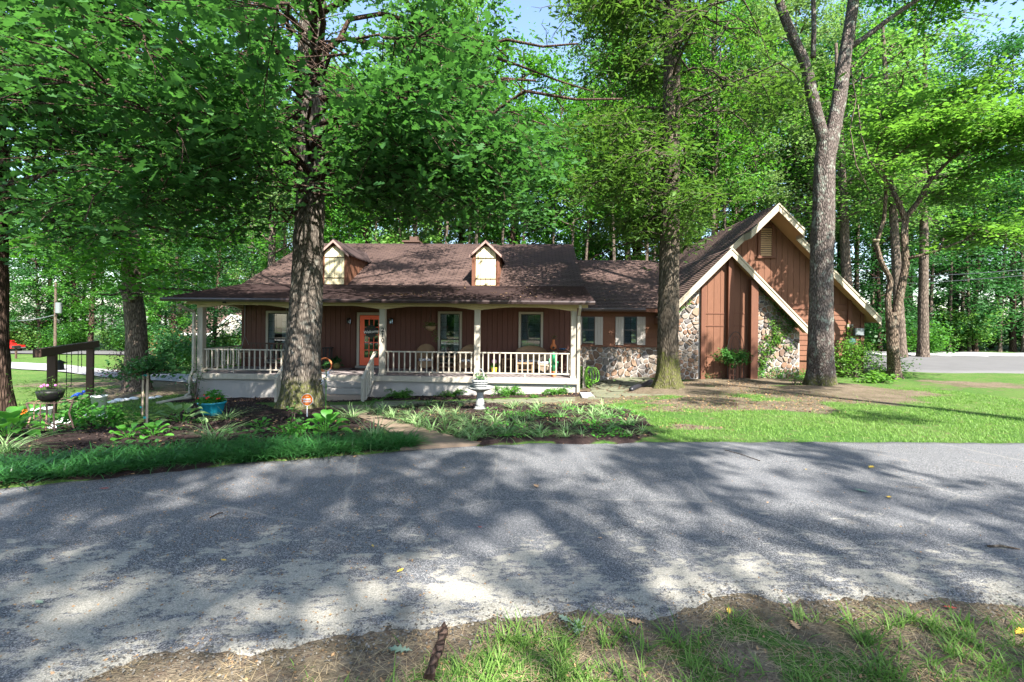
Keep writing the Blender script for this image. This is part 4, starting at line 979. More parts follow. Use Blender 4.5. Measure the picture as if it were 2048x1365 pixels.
def crown(tree, limbs, rng, subs, sub_len, cl_r, leaves_per, size, tmpl, lmat, bmat, droop=.25, tilt=.5, keep=None, twig=.006, sub_r=.022, along=3, zmin=None, flat=.45, name='crown', tmin=.1):
    """limbs: list of (path, r0, r1). Side branches grow along each limb and carry sprays of leaves."""
    mb = MB(); C_ = []
    for path, r0, r1 in limbs:
        n = len(path); mb.tube(path, [r0 + (r1 - r0) * i / (n - 1) for i in range(n)], 7)
        ln = sum((Vector(b_) - Vector(a)).length for a, b_ in zip(path, path[1:])); dirl = (Vector(path[-1]) - Vector(path[0])).normalized()
        for q in range(int(subs * ln)):
            t = rng.uniform(tmin, 1) * (n - 1); i = min(int(t), n - 2); p = Vector(path[i]).lerp(Vector(path[i + 1]), t - i)
            a = rng.uniform(0, 2 * math.pi); dv = Vector((math.cos(a), math.sin(a), rng.uniform(-.45, .5))) + dirl * .5; dv.normalize(); l = sub_len * rng.uniform(.5, 1.25)
            e = p + dv * l + Vector((0, 0, -droop * l)); sp = wiggly(p, e, 4, l * .03, rng, .06 * l)
            if zmin is not None and e.z < zmin(e.x, e.y): continue
            if keep and not keep(e): continue
            mb.tube(sp, [sub_r, sub_r * .8, sub_r * .6, sub_r * .4, sub_r * .2], 4, False)
            for k in range(along):
                u = (k + 1.2) / (along + .2) * 4; j = min(int(u), 3); c = sp[j].lerp(sp[j + 1], min(1, u - j)) + Vector((rng.gauss(0, cl_r * .4), rng.gauss(0, cl_r * .4), rng.gauss(0, cl_r * .2)))
                if keep and not keep(c): continue
                C_.append(tuple(c)); mb.tube([sp[j], c], twig, 3, False)
    b_ = mb.build('branches', bmat, tree, True)
    C_ = np.array(C_); r = np.random.default_rng(rng.randint(0, 10 ** 6)); P = np.repeat(C_, leaves_per, 0) + r.normal(0, 1, (len(C_) * leaves_per, 3)) * np.array([cl_r, cl_r, cl_r * flat])
    if zmin is not None: P = P[P[:, 2] > ground(P[:, 0], P[:, 1]) + .3]
    return link(name, leaf_mesh(name, P, size, tmpl, lmat, r, tilt, droop * .6), tree), len(P)
rg = random.Random(21)
def rel(o): return Vector(o)
NL = {}
# ---- big oak in front of the porch
T1t = at(622, 100, 11.7); tree1 = thing('oak_tree', 'massive grey oak in front of the porch, mossy at its foot', 'tree')
trunk_mb([(T1.x, T1.y, T1.z - .15), (T1.x + .02, T1.y, 1.0), tuple(at(622, 400, 11.75)), tuple(T1t), (T1t.x + .15, T1t.y + .2, 15)], [.48, .385, .335, .305, .18], 72, 150, .035, 13, .3, 1).build('trunk', bark_grey, tree1, True)
def keep1(p):
    """the oak's boughs hang in layers and leave the house in view"""
    if p.y < 2.5: return False
    X = p.x / p.y; Z = (p.z - CZ) / p.y
    if Z > .74 or abs(X) > 1.2: return float(vn(np.array([p.x]), np.array([p.y]), .4, 91)[0]) > .55
    if not (-.35 < X < .13 and Z < .5) and float(vn(np.array([p.x + 20]), np.array([p.z + p.y * .6]), .85, 93)[0]) < .42: return False
    lo = np.interp(X, [-1.1, -.85, -.6, -.5, -.42, -.3, -.2, -.08, .02, .1, .2], [.08, .09, .13, .2, .24, .2, .18, .17, .165, .18, .6])
    if Z < lo + rg.uniform(-.02, .05): return False
    if X > .14 + rg.uniform(-.05, .05): return False
    if -.5 < X < -.36 and Z < .6 + rg.uniform(-.03, .06) and p.y < T1.y: return rg.random() < .13     # the trunk stays in view low down
    if -.02 < X < .14 and Z > .42: return rg.random() < .2
    if -.33 < X < -.1 and .22 < Z < .38: return rg.random() < .8
    return True
limbs = []
for (bz, ang, ln, dz) in ((4.7, 195, 6.5, .6), (5.2, 250, 5.2, .8), (5.9, 330, 6.2, .2), (5.6, 160, 6.5, 1.2), (6.6, 225, 7.0, 1.0), (7.2, 350, 6.5, .8), (6.4, 285, 5.5, 1.4), (7.8, 190, 8.0, 1.0), (8.2, 30, 5.5, 1.5), (8.6, 255, 7.0, 1.2), (8.4, 310, 7.5, .8),
                           (9.5, 140, 6.5, 2), (9.8, 215, 7.0, 2), (10.2, 340, 7.0, 2), (10.6, 275, 6.5, 2), (11.2, 90, 5.5, 2), (11.8, 180, 6.0, 2.5), (12.4, 320, 5.5, 2.5), (13.2, 30, 7.0, 2), (14, 240, 5, 3), (9.2, 5, 8, 1), (10, 320, 9, 1), (11, 350, 9, 1.5), (12, 25, 8, 1), (9.6, 290, 8, 1), (10.8, 60, 7, 1), (12.5, 120, 6, 1), (8.0, 15, 7.5, .4), (7.4, 300, 8, .2), (6.8, 205, 8, .3), (5.6, 230, 7, .2), (6.1, 5, 6.5, .1), (7.6, 240, 8, .2), (6.4, 345, 7.5, 0), (4.9, 310, 4.0, -.5), (5.4, 20, 5.0, .2)):
    a = R(ang); p0 = (T1t.x, T1t.y, bz); p1 = (T1t.x + math.cos(a) * ln, T1t.y + math.sin(a) * ln, bz + dz); limbs.append((wiggly(p0, p1, 8, .2, rg, .5), .075 if bz > 4.8 else .045, .02))
for (a, b_, d_, bz) in ((90, 150, 5.2, 6.2), (250, 60, 5.2, 7), (340, 230, 6.2, 5.6), (500, 110, 5.8, 6.4), (610, 210, 7.2, 5.6), (760, 330, 8.0, 5.0), (860, 50, 6.2, 7.2), (950, 300, 8.4, 5.2), (1050, 370, 9.2, 5.2), (450, 330, 7.4, 4.9), (180, 320, 6.6, 5.4), (700, 110, 6.2, 6.6), (830, 210, 6.8, 6.0), (600, 380, 9.2, 4.8), (1090, 260, 9.5, 6), (560, 20, 5.4, 7.5), (800, 400, 9, 4.8), (900, 390, 9.2, 4.9), (1000, 425, 9.6, 5), (1085, 435, 10, 5.2), (950, 190, 8, 6.5), (860, 300, 8.4, 5.6), (1050, 310, 9, 5.8), (700, 420, 10, 4.7), (760, 250, 7.5, 6), (540, 440, 9, 4.6), (330, 400, 7.5, 5), (100, 420, 7.5, 5)):
    limbs.append((wiggly((T1t.x, T1t.y, bz), tuple(at(a, b_, d_)), 9, .16, rg, .3), .04, .012))
_, NL['oak'] = crown(tree1, limbs, rg, 4.3, 1.35, .26, 17, .18, OAK_T, oak_leaf, bark_dark, .38, .5, keep1, sub_r=.012, tmin=.38)

# ---- second oak between the wings, narrow leaves
def up_tree(name, label, foot, top_px, r, bark, lmat, tmpl, size, leaves_per, limb_list, keep, cl_r=.3, subs=3.0, sub_len=1.3, droop=.35, amp=.03, flare=.25, seed=2, path=None, zt=15, group=None, cat='tree', ridges=11):
    t = thing(name, label, cat, group=group); top = at(*top_px)
    path = path or [(foot.x, foot.y, foot.z - .15), (foot.x, foot.y, 1.0), tuple(top), (top.x + .1, top.y, zt)]
    trunk_mb(path, [r * 1.2, r, r * .78, r * .4] if len(path) == 4 else np.linspace(r * 1.15, r * .5, len(path)), 60, 120, amp, ridges, flare, seed).build('trunk', bark, t, True)
    limbs = []
    for bz, ang, ln, dz in limb_list:
        a = R(ang); k = (bz - foot.z) / (top.z - foot.z); bx, by = foot.x + (top.x - foot.x) * k, foot.y + (top.y - foot.y) * k
        limbs.append((wiggly((bx, by, bz), (bx + math.cos(a) * ln, by + math.sin(a) * ln, bz + dz), 7, .16, rg, .25), .045, .015))
    _, NL[label[:12]] = crown(t, limbs, rg, subs, sub_len, cl_r, leaves_per, size, tmpl, lmat, bark, droop, .6, keep); return t
def keep2(p):
    X = p.x / p.y; Z = (p.z - CZ) / p.y
    if p.y < 9 or p.y > 19: return False
    lo = np.interp(X, [.05, .12, .18, .24, .28, .36, .42, .48, .6], [.4, .2, .13, .1, .12, .11, .2, .3, .4]); 
    if Z > .72 and float(vn(np.array([p.x]), np.array([p.y]), .45, 92)[0]) < .55: return False
    if Z < lo + rg.uniform(-.02, .06) and Z < .7: return False
    if .285 < X < .345 and p.y < T2.y: return rg.random() < .16
    if .36 < X < .5 and Z > .3: return rg.random() < .3
    return .06 < X + rg.uniform(-.03, .03)
ll = [(z_, rg.uniform(0, 360), rg.uniform(2.0, 3.6) * (1.15 if z_ > 8 else .85), rg.uniform(-.6, .8)) for z_ in np.linspace(4.0, 14, 48)]
up_tree('willow_oak_tree', 'tall straight tree with mossy foot and narrow leaves between the house and the gable wing', T2, (1345, 60, 15.5), .315, bark_moss, willow_leaf, NARROW_T, .24, 20, ll, keep2, flare=.3, droop=.5, cl_r=.34, subs=5.0)

# ---- forked tree with lichen before the gable wing
t3 = thing('forked_tree', 'forked grey tree with pale lichen standing before the gable wing', 'tree')
fk = at(1655, 265, 14.8)
trunk_mb([(T3.x, T3.y, T3.z - .15), tuple(at(1641, 690, 14.8)), tuple(at(1644, 500, 14.8)), tuple(at(1650, 330, 14.8)), tuple(fk)], [.4, .34, .31, .28, .27], 60, 110, .018, 17, .18, 3).build('trunk', bark_lichen, t3, True)
def limb_tube(pts, r0, r1, bark, parent, seed=0, n=40, amp=.012, name='limb'):
    trunk_mb(pts, np.linspace(r0, r1, len(pts)), 36, n, amp, 12, 0, seed).build(name, bark, parent, True)
limb_tube([tuple(at(1656, 310, 14.8)), tuple(at(1632, 225, 14.75)), tuple(at(1612, 130, 14.7)), tuple(at(1570, 40, 14.6)), tuple(at(1540, -60, 14.5)), tuple(at(1500, -260, 14.3))], .19, .1, bark_lichen, t3, 4)
limb_tube([tuple(at(1656, 310, 14.8)), tuple(at(1676, 215, 14.9)), tuple(at(1690, 110, 15)), tuple(at(1708, 0, 15.1)), tuple(at(1720, -250, 15.3))], .23, .13, bark_lichen, t3, 5)
m_ = MB(); m_.tube([tuple(at(1700, 95, 15)), tuple(at(1730, 75, 15)), tuple(at(1790, 30, 14.9)), tuple(at(1850, -10, 14.8)), tuple(at(1930, -80, 14.6))], [.09, .08, .07, .06, .05], 8)
m_.tube([tuple(at(1626, 115, 14.7)), tuple(at(1628, 60, 14.8)), tuple(at(1626, -20, 15)), tuple(at(1620, -90, 15))], [.08, .07, .065, .05], 8); m_.build('limb', bark_lichen, t3, True)
def keep3(p):
    X = p.x / p.y; Z = (p.z - CZ) / p.y; return Z > .55 and X > .45 and not (.5 < X < .75 and Z < .68 and rg.random() < .75)
limbs = [(wiggly(tuple(at(a, b_, 14.7)), (at(a, b_, 14.7).x + dx_, at(a, b_, 14.7).y + dy_, at(a, b_, 14.7).z + dz_), 7, .15, rg, .4), .06, .02) for a, b_, dx_, dy_, dz_ in
         ((1540, -60, -3, 0, 1.5), (1500, -260, -3, -2, 1), (1500, -260, 0, -3, 2), (1710, -20, 3, -2, 1.5), (1720, -200, 3, 1, 2), (1720, -250, 0, 3, 2), (1850, -10, 3, 0, .5), (1850, -10, 2.5, -2, .8), (1930, -80, 3, -.5, .5), (1930, -80, 2, 2, 1), (1715, -100, 0, -4, 1), (1720, -250, -2, -3, 2))]
_, NL['t3'] = crown(t3, limbs, rg, 4.5, 1.5, .4, 26, .16, MAPLE_T, maple_leaf, bark_lichen, .3, .5, keep3)
# vines hanging from the fork
m_ = MB()
for pts in ([(1700, 130), (1712, 200), (1700, 260), (1712, 330), (1740, 385)], [(1716, 210), (1722, 270), (1738, 320), (1770, 365)]): m_.tube([tuple(at(a, b_, 15.3)) for a, b_ in pts], .018, 5)
m_.build('hanging_vine', bark_far, t3, True)

# ---- small spreading tree with bright leaves on the right lawn
t4 = thing('dogwood_tree', 'small forked tree with bright green sunlit leaves near the back drive', 'tree')
q = lambda a, b_, d=17: tuple(at(a, b_, d))
trunk_mb([(T4.x, T4.y, T4.z - .1), q(1786, 700), q(1784, 650), q(1782, 625)], [.2, .185, .18, .16], 40, 50, .012, 9, .1, 6).build('trunk', bark_smooth, t4, True)
limb_tube([q(1780, 650), q(1775, 600), q(1782, 560), q(1760, 520), q(1752, 485)], .1, .075, bark_smooth, t4, 7)
limb_tube([q(1788, 650), q(1800, 590), q(1812, 530), q(1808, 470), q(1812, 430)], .13, .095, bark_smooth, t4, 8)
limb_tube([q(1812, 435), q(1840, 400, 16.8), q(1860, 360, 16.6), q(1900, 320, 16.4), q(1960, 280, 16)], .11, .05, bark_smooth, t4, 9)
limb_tube([q(1811, 440), q(1795, 400), q(1780, 370, 17.2), q(1790, 310, 17.4)], .1, .05, bark_smooth, t4, 10)
limb_tube([q(1752, 490), q(1768, 440, 16.8), q(1772, 390, 16.6), q(1765, 330, 16.5)], .07, .04, bark_smooth, t4, 11)
m_ = MB().tube([q(1808, 520), q(1840, 512, 16.7), q(1880, 500, 16.4), q(1930, 480, 16)], [.06, .05, .04, .03], 6); m_.build('limb', bark_smooth, t4, True)
MB().ball(q(1752, 481, 16.95), .11, 8, 6, (1, 1, .5)).build('cut_stub', pale_wood, t4, True)
def keep4(p):
    X = p.x / p.y; Z = (p.z - CZ) / p.y
    lo = np.interp(X, [.65, .75, .82, .9, 1.05, 1.2], [.5, .3, .2, .115, .13, .15]); return X > .68 and Z > lo + rg.uniform(-.03, .04)
limbs = [(wiggly(q(*a), (at(*a).x + d_[0], at(*a).y + d_[1], at(*a).z + d_[2]), 6, .12, rg, .25), .035, .012) for a, d_ in
    (((1960, 280, 16), (2.5, -1, .6)), ((1960, 280, 16), (1.8, -2.2, .3)), ((1900, 320, 16.4), (1.5, -2.5, .9)), ((1900, 320, 16.4), (2.6, -.5, 1.4)), ((1900, 320, 16.4), (0, 2, 1.2)), ((1860, 360, 16.6), (2.8, -1.6, -.3)), ((1860, 360, 16.6), (-.5, -2, 1.5)),
     ((1790, 310, 17.4), (-.8, .5, 1.8)), ((1790, 310, 17.4), (1.5, -1, 1.8)), ((1765, 330, 16.5), (-1, -1, 1.6)), ((1765, 330, 16.5), (.8, -2, 1.2)), ((1930, 480, 16), (2, -1, .1)), ((1930, 480, 16), (1.2, -2.3, .3)), ((1930, 480, 16), (1.8, .6, .6)), ((1880, 500, 16.4), (1.2, 1, .8)), ((1840, 400, 16.8), (2.4, .6, .2)), ((1960, 280, 16), (3.2, .5, 1.8)), ((1900, 320, 16.4), (1, -1, 2.6)), ((1790, 310, 17.4), (1.8, 1, 2.8)), ((1772, 390, 16.6), (-1.2, -1.2, .4)))]
_, NL['t4'] = crown(t4, limbs, rg, 9, 1.0, .25, 16, .16, OVAL_T, bright_leaf, bark_smooth, .25, .4, keep4, sub_r=.012, flat=.3)

# ---- left edge tree and its boughs, tree by the left bed
tl = thing('shade_tree', 'dark tree trunk cut by the left edge of the picture with boughs overhead', 'tree')
trunk_mb([(TL.x - .1, TL.y, TL.z - .2), (TL.x - .15, TL.y, 1), (TL.x - .25, TL.y, 6), (TL.x - .2, TL.y, 13)], [.36, .29, .25, .16], 40, 80, .025, 9, .15, 12).build('trunk', bark_dark, tl, True)
def keepL(p):
    if p.y < 3.0: return False
    X = p.x / p.y; Z = (p.z - CZ) / p.y
    if X < -1.25: return rg.random() < .5
    lo = np.interp(X, [-1.1, -.95, -.8, -.65, -.5], [.08, .1, .14, .22, .35]); return Z > lo + rg.uniform(-.03, .04) and X < -.38
limbs = []
for bz, ang, ln, dz in ((3.6, 40, 4.0, .2), (4.0, 350, 5, .6), (4.2, 60, 5.5, .8), (4.6, 330, 5.5, .6), (5, 20, 6, .8), (5.5, 300, 5, 1), (6, 45, 6, 1.2), (6.6, 345, 6.5, 1), (7.4, 10, 6.5, 1.3), (8.2, 315, 6, 1.5), (9, 50, 6, 1.5), (10, 350, 6, 2), (11, 200, 4, 2), (6, 100, 5, 1.5), (8.5, 90, 5, 1.5)):
    a = R(ang); p0 = (TL.x - .2, TL.y, bz); limbs.append((wiggly(p0, (p0[0] + math.cos(a) * ln, p0[1] + math.sin(a) * ln, bz + dz), 7, .18, rg, .35), .06, .02))
_, NL['tl'] = crown(tl, limbs, rg, 5.2, 1.6, .34, 16, .16, OAK_T, oak_leaf, bark_dark, .35, .5, keepL)
t7 = thing('maple_tree', 'thick brown trunk beyond the left garden bed beside the pale gravel drive', 'tree')
trunk_mb([(T7.x, T7.y, T7.z - .2), (T7.x - .05, T7.y, T7.z + 2), tuple(at(262, 560, T7.y)), (T7.x - .5, T7.y, 12)], [.46, .37, .32, .2], 40, 70, .03, 9, .2, 13).build('trunk', bark_far, t7, True)
def keep7(p):
    Z = (p.z - CZ) / p.y; X = p.x / p.y; return Z > np.interp(X, [-1, -.85, -.76, -.68, -.6], [.1, .05, .03, .03, .12]) + rg.uniform(-.02, .03)
limbs = []
for bz, ang, ln, dz in [(z_, rg.uniform(0, 360), rg.uniform(3, 5.5), rg.uniform(-.5, 1.2)) for z_ in np.linspace(2.4, 12, 22)]:
    a = R(ang); limbs.append((wiggly((T7.x - .2, T7.y, bz), (T7.x - .2 + math.cos(a) * ln, T7.y + math.sin(a) * ln, bz + dz), 7, .16, rg, .3), .09, .02))
_, NL['t7'] = crown(t7, limbs, rg, 4.2, 1.7, .45, 22, .22, KITE_T, maple_leaf, bark_far, .3, .5, keep7)

# ---- shade trees behind the photographer (their shade falls on the driveway)
def ball_pts(r_, n):
    d = r_.normal(0, 1, (n, 3)); d /= np.linalg.norm(d, axis=1)[:, None]; return d * (r_.uniform(0, 1, n) ** .4)[:, None]
def shade_tree(name, label, x, y, seed, r=5.2, nc=60, zc=17.5, per=150):
    rr = random.Random(seed); r_ = np.random.default_rng(seed); t = thing(name, label, 'tree', (x, y, gz(x, y)))
    trunk_mb([(0, 0, -.1), (0, 0, 6), (.2, .1, 13), (.2, .1, zc + 2)], [.36, .26, .13, .04], 24, 30, .02, 8, .2, seed).build('trunk', bark_grey, t, True)
    mb = MB(); C_ = []
    for i in range(nc):
        a = i * 2.39996; l = r * math.sqrt((i + .5) / nc) + rr.gauss(0, .35); e = Vector((math.cos(a) * l, math.sin(a) * l, zc + rr.uniform(-2.2, 2.2) + 1.5 * (1 - (l / r) ** 2)))
        mb.tube(wiggly((.2, .1, e.z - 2.5 - l * .3), e, 5, .12, rr, .3), [.02, .018, .014, .01, .008, .005], 4, False); C_.append(tuple(e))
    mb.build('branches', bark_grey, t, True); C_ = np.array(C_); rad = r_.uniform(.25, .5, nc).repeat(per)[:, None]
    P = np.repeat(C_, per, 0) + ball_pts(r_, nc * per) * rad * np.array([1.9, 1.9, .6]); link('crown', leaf_mesh('crown', P, .22, KITE_T, oak_leaf, r_, .5, .2), t); return t
shade_tree('shade_oak_tree', 'spreading oak behind the viewpoint shading the middle of the driveway', 5.5, -8.0, 31, 5.2, 74, 14, 130)
shade_tree('shade_oak_tree', 'spreading oak behind the viewpoint shading the left of the driveway', -.9, -8.2, 32, 5.6, 88, 14, 130)
shade_tree('shade_oak_tree', 'spreading oak behind the viewpoint shading the far left verge', -8.5, -6.8, 33, 5.6, 66, 14, 130)
shade_tree('shade_oak_tree', 'added unseen tall oak at the right shading the yard before the gable wing', 13.0, 2.6, 34, 4.0, 17, 14.5, 230)  # added out of view to dapple the yard and the gable

# ---- woodland: a few built trees, copied with shared meshes
def wood_tree(seed, h, z0, r, n_leaf, lsize, lmat, bark, tmpl=KITE_T, tr=.22):
    rr = random.Random(seed); r_ = np.random.default_rng(seed); t = bpy.data.objects.new('woodland_tree', None); COL.objects.link(t)
    lean = rr.uniform(-.8, .8); trunk_mb([(0, 0, -.3), (lean * .2, 0, h * .3), (lean * .6, .2, h * .65), (lean, .3, h * .97)], [tr, tr * .8, tr * .55, tr * .15], 14, 30, .015, 6, .08, seed).build('trunk', bark, t, True)
    mb = MB(); C_ = []
    nb = 30
    for i in range(nb):
        k = i / nb; z = z0 + (h - z0) * k; a = i * 2.4 + rr.uniform(-.4, .4); ln = r * (math.sin(math.pi * min(1, .25 + .72 * k)) ** .7) * rr.uniform(.6, 1.15); p0 = (lean * z / h, 0, z - .3); p1 = (p0[0] + math.cos(a) * ln, math.sin(a) * ln, z + ln * rr.uniform(.05, .45))
        sp = wiggly(p0, p1, 5, .12, rr, .2); mb.tube(sp, [.07, .055, .04, .03, .02, .01], 5, False)
        for q_ in range(5):
            c = sp[rr.choice((2, 3, 4, 5))] + Vector((rr.gauss(0, .55), rr.gauss(0, .55), rr.gauss(0, .4))); C_.append(tuple(c))
    mb.build('branches', bark, t, True); C_ = np.array(C_); per = n_leaf // len(C_); rad = r_.uniform(.22, .55, len(C_)).repeat(per)[:, None]
    P = np.repeat(C_, per, 0) + r_.normal(0, 1, (len(C_) * per, 3)) * rad * np.array([1, 1, .6]); link('crown', leaf_mesh('crown', P, lsize, tmpl, lmat, r_, .7, .3), t); return t
protos = [wood_tree(41, 22, 3.5, 4.0, 18000, .2, far_leaf, bark_far), wood_tree(42, 26, 6.5, 4.2, 18000, .2, far_leaf2, bark_far), wood_tree(43, 18, 2.2, 4.0, 18000, .2, maple_leaf, bark_dark),
          wood_tree(44, 28, 9, 4.4, 17000, .2, far_leaf, bark_dark, tr=.28), wood_tree(45, 12, 1.2, 3.4, 14000, .19, dark_leaf, bark_dark, tr=.15), wood_tree(46, 17, 9, 2.2, 3000, .2, maple_leaf, bark_far, tr=.11), wood_tree(47, 24, 3, 4.2, 18000, .2, dark_leaf, bark_dark, tr=.2)]  # last tree: deep woodland shade put into its dark leaf colour
rw = random.Random(77); used = set()
def put(k, x, y, label, group, s=None, front=36):
    o = protos[k]
    if k in used: o = copy_tree(protos[k])
    kinds = ('bushy mid green', 'tall grey green', 'low branched broad', 'very tall high crowned', 'small dark dense', 'slender bare trunked', 'tall shade coloured')
    row = 'front row' if y < front else 'farther back'
    used.add(k); place(o, (x, y, gz(x, y)), rw.uniform(0, 6.3), s or rw.uniform(.85, 1.2), kinds[k] + ' tree ' + label + ', ' + row, group); o['category'] = 'tree'; return o
BH = ('in the woods behind the house roof', 'woodland trees behind the house')
for x, y, k in ((-12.5, 33, 0), (-9.5, 30.5, 2), (-7.6, 33, 1), (-5.0, 31, 0), (-3.2, 34, 3), (-.6, 31, 2), (.6, 35, 2), (4.4, 31.5, 2), (7.6, 34.5, 3), (7.6, 31.5, 1), (9.6, 35, 2), (11.5, 32, 0), (-14, 39, 3), (-10, 40, 1), (-6, 39, 3), (-2, 41, 0), (3.6, 43, 2), (6.5, 41, 2), (10.5, 40, 3), (14, 37, 0), (13.2, 31, 3),
                (-16, 30.5, 1), (-17, 42, 0), (-1.5, 47, 2), (8, 47, 0), (-8, 47, 3), (16, 44, 1), (-4, 48, 2), (4.5, 49, 2), (12, 49, 2)):
    put(k, x + rw.uniform(-.5, .5), y, *BH)
RT = ('in the woods across the back drive', 'woodland trees beyond the back drive')  # mostly dark leaf colours here, standing in for the shade of these woods
for x, y, k in ((18.5, 31.5, 1), (21.5, 33, 6), (24.5, 31, 4), (27.5, 33, 6), (30.5, 31.5, 4), (34, 32, 6), (37.5, 31, 4), (20, 37, 6), (23.5, 38, 6), (27, 38.5, 3), (31, 38, 6), (35, 38, 6), (39, 37, 4), (43, 35, 6), (22, 44, 3), (28, 45, 1), (34, 45, 3), (40, 44, 2), (47, 40, 4), (45, 30, 6), (42, 29.5, 4), (17, 36, 6), (19, 48, 2), (26, 51, 4), (33, 52, 4), (40, 51, 3), (48, 47, 2), (16, 31, 1)):
    put(k, x + rw.uniform(-.5, .5), y, *RT)
LF = ('across the road beyond the left lawn', 'trees across the far road')
for x, y, k in ((-78, 66, 2), (-70, 64, 0), (-63, 67, 4), (-57, 63, 2), (-50, 66, 0), (-45, 63, 4), (-39, 66, 2), (-33, 64, 0), (-27, 67, 2), (-21, 66, 4), (-74, 75, 3), (-66, 74, 1), (-58, 76, 3), (-48, 75, 1), (-40, 76, 3), (-31, 75, 1), (-24, 78, 3), (-85, 70, 3), (-15, 70, 0), (-53, 72, 3), (-36, 71, 3), (-90, 60, 0), (-96, 68, 3), (-60, 60, 4), (-66, 60, 2), (-72, 59, 4), (-54, 60, 2), (-48, 60, 4), (-42, 60, 0), (-36, 60, 4), (-100, 95, 2), (-90, 96, 0), (-80, 94, 2), (-70, 96, 0), (-60, 95, 2), (-50, 96, 0), (-40, 95, 2), (-30, 96, 0), (-110, 90, 2)):
    put(k, x + rw.uniform(-1, 1), y, *LF, s=rw.uniform(1.15, 1.5), front=69)
ML = ('beside the neighbour house', 'trees beside the neighbouring house')
for x, y, k in ((-31, 44, 2), (-25.5, 47, 0), (-20.5, 44, 2), (-27.5, 53, 1), (-17.5, 50, 0), (-12.5, 52, 2), (-35, 50, 3), (-22, 56, 4), (-19.2, 30.5, 4)):
    put(k, x + rw.uniform(-.5, .5), y, *ML, front=46)
for i in range(22): put(5, -14 + i * 1.35 + rw.uniform(-.5, .5), 28.6 + rw.uniform(0, 2), *BH, front=29.6)
for i in range(24): put(5, 17.5 + i * 1.15 + rw.uniform(-.4, .4), 30.2 + rw.uniform(0, 3), *RT, front=31.6)
BK = ('added unseen behind the viewpoint across the driveway', 'added trees behind the viewpoint')  # unseen trees added to darken what the window glass reflects
for x, y, k in ((-22, -24, 2), (-14, -27, 0), (-6, -25, 2), (2, -28, 0), (10, -26, 2), (18, -25, 0), (26, -27, 2), (34, -24, 0), (-30, -26, 0)): put(k, x, y, *BK, s=.7)
# three tall trunks by the gravel bank, in clear view
def tall(label, px, py, r, lean_px=0, seed=50, fork=False):
    f_ = G(px, py); t = thing('tall_tree', label, 'tree', f_, group=None); up = 13
    dxl = (at(px + lean_px, 400, f_.y).x - f_.x) / (at(px, 400, f_.y).z - f_.z)
    trunk_mb([(0, 0, -.2), (dxl * 3, 0, 3), (dxl * 7, 0, 7), (dxl * up, 0, up), (dxl * 18, 0, 18)], [r * 1.2, r, r * .85, r * .65, r * .3], 24, 50, .02, 8, .08, seed).build('trunk', bark_far, t, True)
    rr = random.Random(seed); limbs = []
    for i in range(12):
        bz = rr.uniform(7.5, 17); a = rr.uniform(0, 6.3); ln = rr.uniform(2, 4); limbs.append((wiggly((dxl * bz, 0, bz), (dxl * bz + math.cos(a) * ln, math.sin(a) * ln, bz + rr.uniform(0, 2)), 6, .12, rr, .2), .07, .02))
    crown(t, limbs, rr, 2.6, 1.6, .45, 16, .2, KITE_T, far_leaf, bark_far, .3, .5); return t
tall('tall straight trunk with a scarred reddish streak beyond the back drive', 1846, 716, .23, 2, 51)
tall('leaning tall trunk just left of the scarred trunk beyond the back drive', 1803, 716, .23, -18, 52)
tall('thick dark trunk rising behind the right eave of the gable wing', 1700, 712, .27, -14, 53)
tall('dark trunk rising behind the porch roof, right of the big oak', 770, 700, .25, 0, 54)

# understorey shrubs
def bush(seed, h, r, n_leaf, size, lmat):
    rr = random.Random(seed); r_ = np.random.default_rng(seed); t = bpy.data.objects.new('shrub', None); COL.objects.link(t); mb = MB(); C_ = []
    for i in range(26):
        a = rr.uniform(0, 6.3); e = rr.uniform(.05, 1.2); l = rr.uniform(.5, 1); p = Vector((math.cos(a) * math.cos(e) * r * l, math.sin(a) * math.cos(e) * r * l, .25 * h + math.sin(e) * h * .75 * l)); mb.tube(wiggly((0, 0, 0), p, 3, .05, rr), [.03, .02, .015, .008], 4, False)
        for k in range(5): C_.append(tuple(p * rr.uniform(.45, 1) + Vector((rr.gauss(0, .22), rr.gauss(0, .22), rr.gauss(0, .15)))))
    mb.build('stems', bark_dark, t); C_ = np.array(C_); per = n_leaf // len(C_); P = np.repeat(C_, per, 0) + r_.normal(0, .2 * r / 1.5, (len(C_) * per, 3)); P[:, 2] = np.abs(P[:, 2]) + .03
    link('foliage', leaf_mesh('foliage', P, size, KITE_T, lmat, r_, .7, .3), t); return t
bp = [bush(61, 3.2, 2.2, 6000, .18, far_leaf), bush(62, 2.4, 2.0, 5000, .17, maple_leaf), bush(63, 3.6, 2.0, 6000, .17, dark_leaf), bush(64, 1.6, 1.2, 3500, .1, russet_leaf)]
bused = set()
def putb(k, x, y, label, group=None, s=None):
    o = copy_tree(bp[k]) if k in bused else bp[k]; bused.add(k); place(o, (x, y, gz(x, y)), rw.uniform(0, 6.3), s or rw.uniform(.8, 1.25), label, group); o['category'] = 'shrub'
for i in range(26): putb(rw.choice((0, 1, 2)), -22 + i * 1.9 + rw.uniform(-.6, .6), 30 + rw.uniform(-1, 3), 'leafy understorey shrub behind the house', 'understorey shrubs behind the house')
for i in range(22): putb(rw.choice((2, 2, 2, 0)), 16 + i * 1.6 + rw.uniform(-.5, .5), 31.5 + rw.uniform(-.8, 2.5), 'dark undergrowth shrub at the edge of the right woods', 'undergrowth along the right woods')  # mostly the dark leafed bush, its colour imitating woodland shade
for i in range(30): putb(rw.choice((0, 1, 1)), -92 + i * 3.0 + rw.uniform(-1, 1), 61 + rw.uniform(-1, 3), 'leafy shrub across the road beyond the left lawn', 'shrubs across the far road', rw.uniform(1.2, 1.9))
